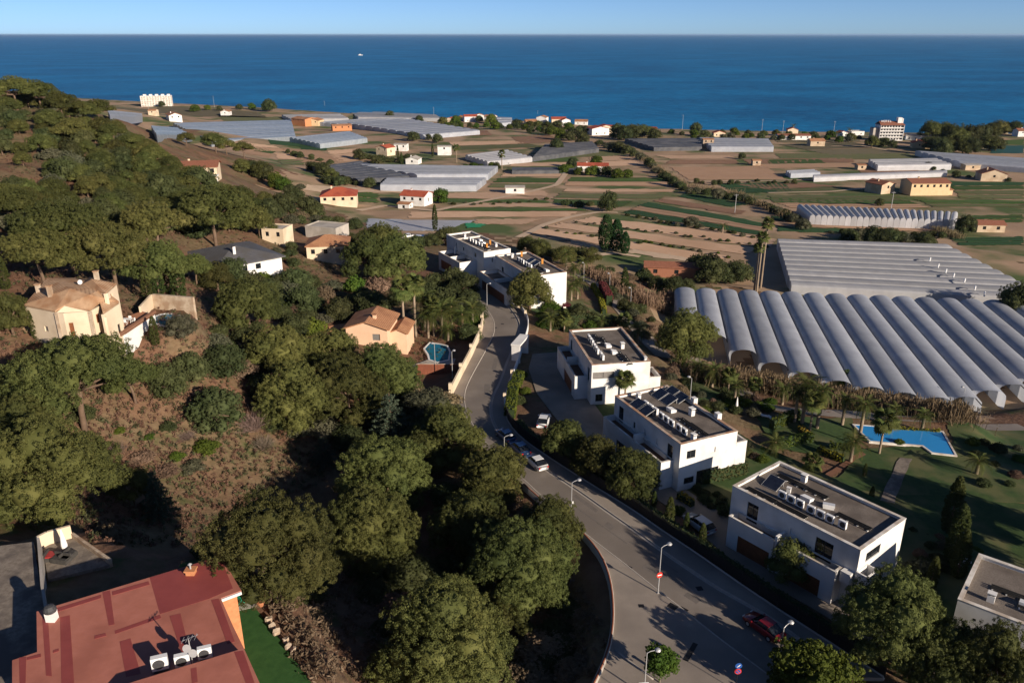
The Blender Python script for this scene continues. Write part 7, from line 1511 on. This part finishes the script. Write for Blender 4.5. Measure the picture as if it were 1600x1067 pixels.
# ---------------------------------------------------------------- cars
def loft(secs):
    """secs: (x, half width, z low, z high, tuck) -> closed body of rounded sections"""
    V, F_ = [], []; m = 10
    for x, w, z0, z1, tk in secs:
        zm = z0+(z1-z0)*.45
        V += [(x,-w*.86,z0),(x,-w,z0+.12),(x,-w,zm),(x,-w*(1-tk*.5),z1-.08),(x,-w*(1-tk),z1),(x,w*(1-tk),z1),(x,w*(1-tk*.5),z1-.08),(x,w,zm),(x,w,z0+.12),(x,w*.86,z0)]
    for i in range(len(secs)-1):
        for k in range(m): k2=(k+1)%m; F_.append((i*m+k, i*m+k2, (i+1)*m+k2, (i+1)*m+k))
    F_ += [tuple(range(m)), tuple(range((len(secs)-1)*m, len(secs)*m))[::-1]]
    return MB().add(V, F_)
def make_car(kind, paint):
    t = thing('parked_car', 'x', 'car'); est = kind == 'estate'; van = kind == 'van'
    if van: body = [(-2.2,.80,.35,.80,.1),(-2.05,.90,.25,1.0,.06),(-1.4,.94,.2,1.12,.05),(-1.2,.95,.2,1.2,.05),(2.15,.95,.2,1.2,.04),(2.25,.92,.3,1.1,.04)]
    else: body = [(-2.2,.66,.34,.62,.1),(-2.08,.80,.24,.74,.08),(-1.5,.88,.2,.86,.08),(-.9,.90,.2,.95,.07),(1.2,.90,.2,.98,.06),(1.95,.86,.22,.97 if est else .93,.07),(2.18,.78,.32,.86,.08)]
    loft(body).build('body', paint, t, True)
    if van: cab = [(-1.5,.86,1.05,1.12,.06),(-.75,.86,1.05,1.88,.12),(1.9,.88,1.05,1.92,.1),(2.2,.88,1.05,1.15,.08)]; rx = (-.72,1.9,.76,1.9)
    elif est: cab = [(-1.05,.80,.88,.94,.06),(-.25,.78,.88,1.42,.18),(1.55,.76,.88,1.44,.18),(2.08,.78,.88,.98,.08)]; rx = (-.22,1.58,.62,1.435)
    else: cab = [(-1.05,.80,.88,.94,.06),(-.25,.78,.88,1.40,.18),(1.0,.76,.88,1.41,.18),(1.85,.78,.88,.95,.08)]; rx = (-.22,1.02,.62,1.405)
    loft(cab).build('windows', 'glass_dark', t, False)
    MB().box(rx[0], rx[1], -rx[2], rx[2], rx[3]-.02, rx[3]+.045).build('roof', paint, t)
    for sx in (rx[0]-.02, (rx[0]+rx[1])/2, rx[1]-.03):
        for sy in (-1, 1): MB().tube([(sx-.06,sy*.80,.95),(sx,sy*(rx[2]+.02),rx[3]-.01)], .04, 4).build('pillar', paint, t)
    for sx in (-1.35, 1.32):
        for sy in (-1, 1):
            w = MB().lathe([(.22,-.1),(.32,-.1),(.32,.1),(.22,.1)], 14).xf(Matrix.Translation((sx, sy*.80, .32)) @ Matrix.Rotation(math.pi/2,4,'X')).build('wheel', 'tyre', t)
            MB().lathe([(.2,-.105),(.2,.105)], 10).xf(Matrix.Translation((sx, sy*.80, .32)) @ Matrix.Rotation(math.pi/2,4,'X')).build('rim', 'metal_grey', w)
    for sy in (-1, 1):
        MB().box(-2.2,-2.02,sy*.58-.16,sy*.58+.16,.58,.72).build('headlight', 'lamp_light', t); MB().box(2.05,2.2,sy*.66-.1,sy*.66+.1,.62,.85).build('tail_light', 'tail_lamp', t)
        MB().box(-.92,-.78,sy*.98-.09,sy*.98+.09,.92,1.05).build('mirror', paint, t)
    MB().box(2.16,2.2,-.26,.26,.5,.62).build('number_plate', 'sign_white', t)
    return t
def car(px0, px1, drop, kind, paint, label, group=None):
    """px0 = front, px1 = rear of the car on the ground in the photograph"""
    a, b = U(*px0, drop), U(*px1, drop); d = b-a; t = make_car(kind, paint); t.location = (a+b)/2; t.rotation_euler[2] = math.atan2(d.y, d.x); tag(t, label, None, group); return t
car((1073,810),(1112,838),57.1,'estate','car_silver','silver estate car parked on the villa drive')
car((826,716),(850,738),57.0,'hatch','car_white','white car parked at the kerb with its rear in sunlight')
car((800,694),(824,716),57.0,'hatch','car_blue','dark blue car parked in shade in front of the white car')
car((780,676),(800,694),57.0,'hatch','car_blue','blue car parked first at the kerb by the lamp')
car((853,652),(846,672),57.1,'hatch','car_white','white car half hidden under the first street pine')
car((1170,968),(1216,1002),57.0,'hatch','car_red','red car on the shaded road, its paint darkened for shade')
car((628,373),(644,371),61.5,'hatch','car_white','white car on the far parking place'); car((668,378),(650,377),61.2,'van','car_white','white van on the far parking place'); car((610,371),(626,369),61.6,'hatch','car_black','dark car left of the white one on the far parking place')
field([(585,362),(690,366),(690,384),(590,380)], 'asphalt', 6, .1, 'parking_place')
# ---------------------------------------------------------------- garden furniture and small things
pr = thing('parasol', 'closed white parasol on the garden lawn', 'parasol', hit(1150,643)); MB().tube([(0,0,0),(0,0,2.7)], .03, 6).build('pole', 'metal_grey', pr); MB().lathe([(.22,.8),(.25,1.0),(.16,1.8),(.04,2.7)], 10).build('canopy', 'cloth_white', pr); MB().box(-.4,.4,-.4,.4,0,.08).build('base', 'concrete', pr)
def lounger(px, py, rz, label):
    t = thing('sun_lounger', label, 'sun lounger', hit(px, py), rz, 'sun loungers'); MB().box(-.95,.5,-.33,.33,.28,.36).build('bed', 'cloth_white', t); MB().box(0,.75,-.33,.33,-.04,.04).xf(Matrix.Translation((.5,0,.32)) @ Matrix.Rotation(R(-40),4,'Y')).build('backrest', 'cloth_white', t)
    for x in (-.8,.35):
        for y in (-.28,.28): MB().box(x,x+.05,y-.02,y+.02,0,.28).build('leg', 'metal_grey', t)
lounger(1195,652,R(150),'white sun lounger on the lawn near the closed parasol'); lounger(1210,658,R(150),'second white sun lounger farther from the closed parasol')
def chair(p, rz, label, mat='cloth_white'):
    t = thing('garden_chair', label, 'chair', p, rz, 'white garden chairs'); MB().box(-.22,.22,-.22,.22,.42,.46).build('seat', mat, t); MB().box(-.22,.22,.19,.23,.46,.88).build('backrest', mat, t)
    for x in (-.2,.17):
        for y in (-.2,.17): MB().box(x,x+.03,y,y+.03,0,.42).build('leg', mat, t)
def rtable(p, label, r=.5):
    t = thing('garden_table', label, 'table', p); MB().lathe([(r,.70),(r,.74)], 16).build('table_top', 'cloth_white', t); MB().tube([(0,0,0),(0,0,.7)], .05, 6).build('pedestal', 'cloth_white', t)
p = U(1507,884,57.4); rtable(p, 'white round table in the shade behind the cut-off villa', .6); chair(p+Vector((-.9,-.7,0)), .5, 'white chair beside the round table in the shade')
p = U(200,505,40.95); t = thing('garden_table', 'white table on the cream house terrace', 'table', p); MB().box(-.7,.7,-.4,.4,.68,.72).build('table_top', 'cloth_white', t)
for x in (-.6,.55):
    for y in (-.33,.28): MB().box(x,x+.05,y,y+.05,0,.68).build('leg', 'cloth_white', t)
for dx, dy, rz in ((-.9,0,1.57),(.9,0,-1.57),(0,-.7,3.14),(0,.7,0)): chair(p+Vector((dx,dy,0)), rz, 'white chair around the terrace table of the cream house')
tree('greenshrub', 184,511,11, .9, name='potted_bush', cat='shrub', label='round potted bush on the cream house terrace')
for k, (x, y) in enumerate(((560,87),)):
    b = thing('sailing_boat', 'tiny white boat far out on the sea', 'boat', U(563,87,90)); MB().prism([(-9,-2.5),(7,-2.5),(11,0),(7,2.5),(-9,2.5)], -.5, 2.6).build('hull', 'white_paint', b); MB().box(-5,3,-1.8,1.8,2.6,5.5).build('cabin', 'white_paint', b)
# poles on the shore and in the fields
for x, y, hh_ in ((1066,200,14),(1222,212,14),(1380,205,0),(232,168,16),(335,165,14),(1392,325,8),(1020,372,0),(840,186,12),(508,172,14),(678,182,12),(1190,204,12),(630,171,0),(1302,208,12),(1148,330,8)):
    if not hh_: continue
    p = hit(x, y+3); t = thing('utility_pole', 'thin utility pole on the plain', 'pole', p, 0, 'utility poles'); MB().tube([(0,0,-1),(0,0,hh_)], [.16,.1], 6).build('post', 'metal_grey', t); MB().box(-.9,.9,-.06,.06,hh_-.5,hh_-.4).build('crossarm', 'metal_grey', t)
# ---------------------------------------------------------------- air: thin even haze round the whole place
HZ = 95000.0
hm = bpy.data.materials.new('haze_air'); hm.use_nodes = True; MATS['haze_air'] = hm; hn = hm.node_tree; hn.nodes.clear()
ho = hn.nodes.new('ShaderNodeOutputMaterial'); hv = hn.nodes.new('ShaderNodeVolumePrincipled'); hv.inputs['Color'].default_value = (.50,.72,1,1); hv.inputs['Density'].default_value = 1.7e-5; hv.inputs['Anisotropy'].default_value = .2
hn.links.new(hv.outputs[0], ho.inputs['Volume'])
hz_o = MB().box(-HZ, HZ, -400, HZ, -12, 97).build('haze', 'haze_air'); tag(hz_o, 'thin bluish sea haze over the whole coast', 'haze', None, 'stuff')
scene.cycles.volume_bounces = 0
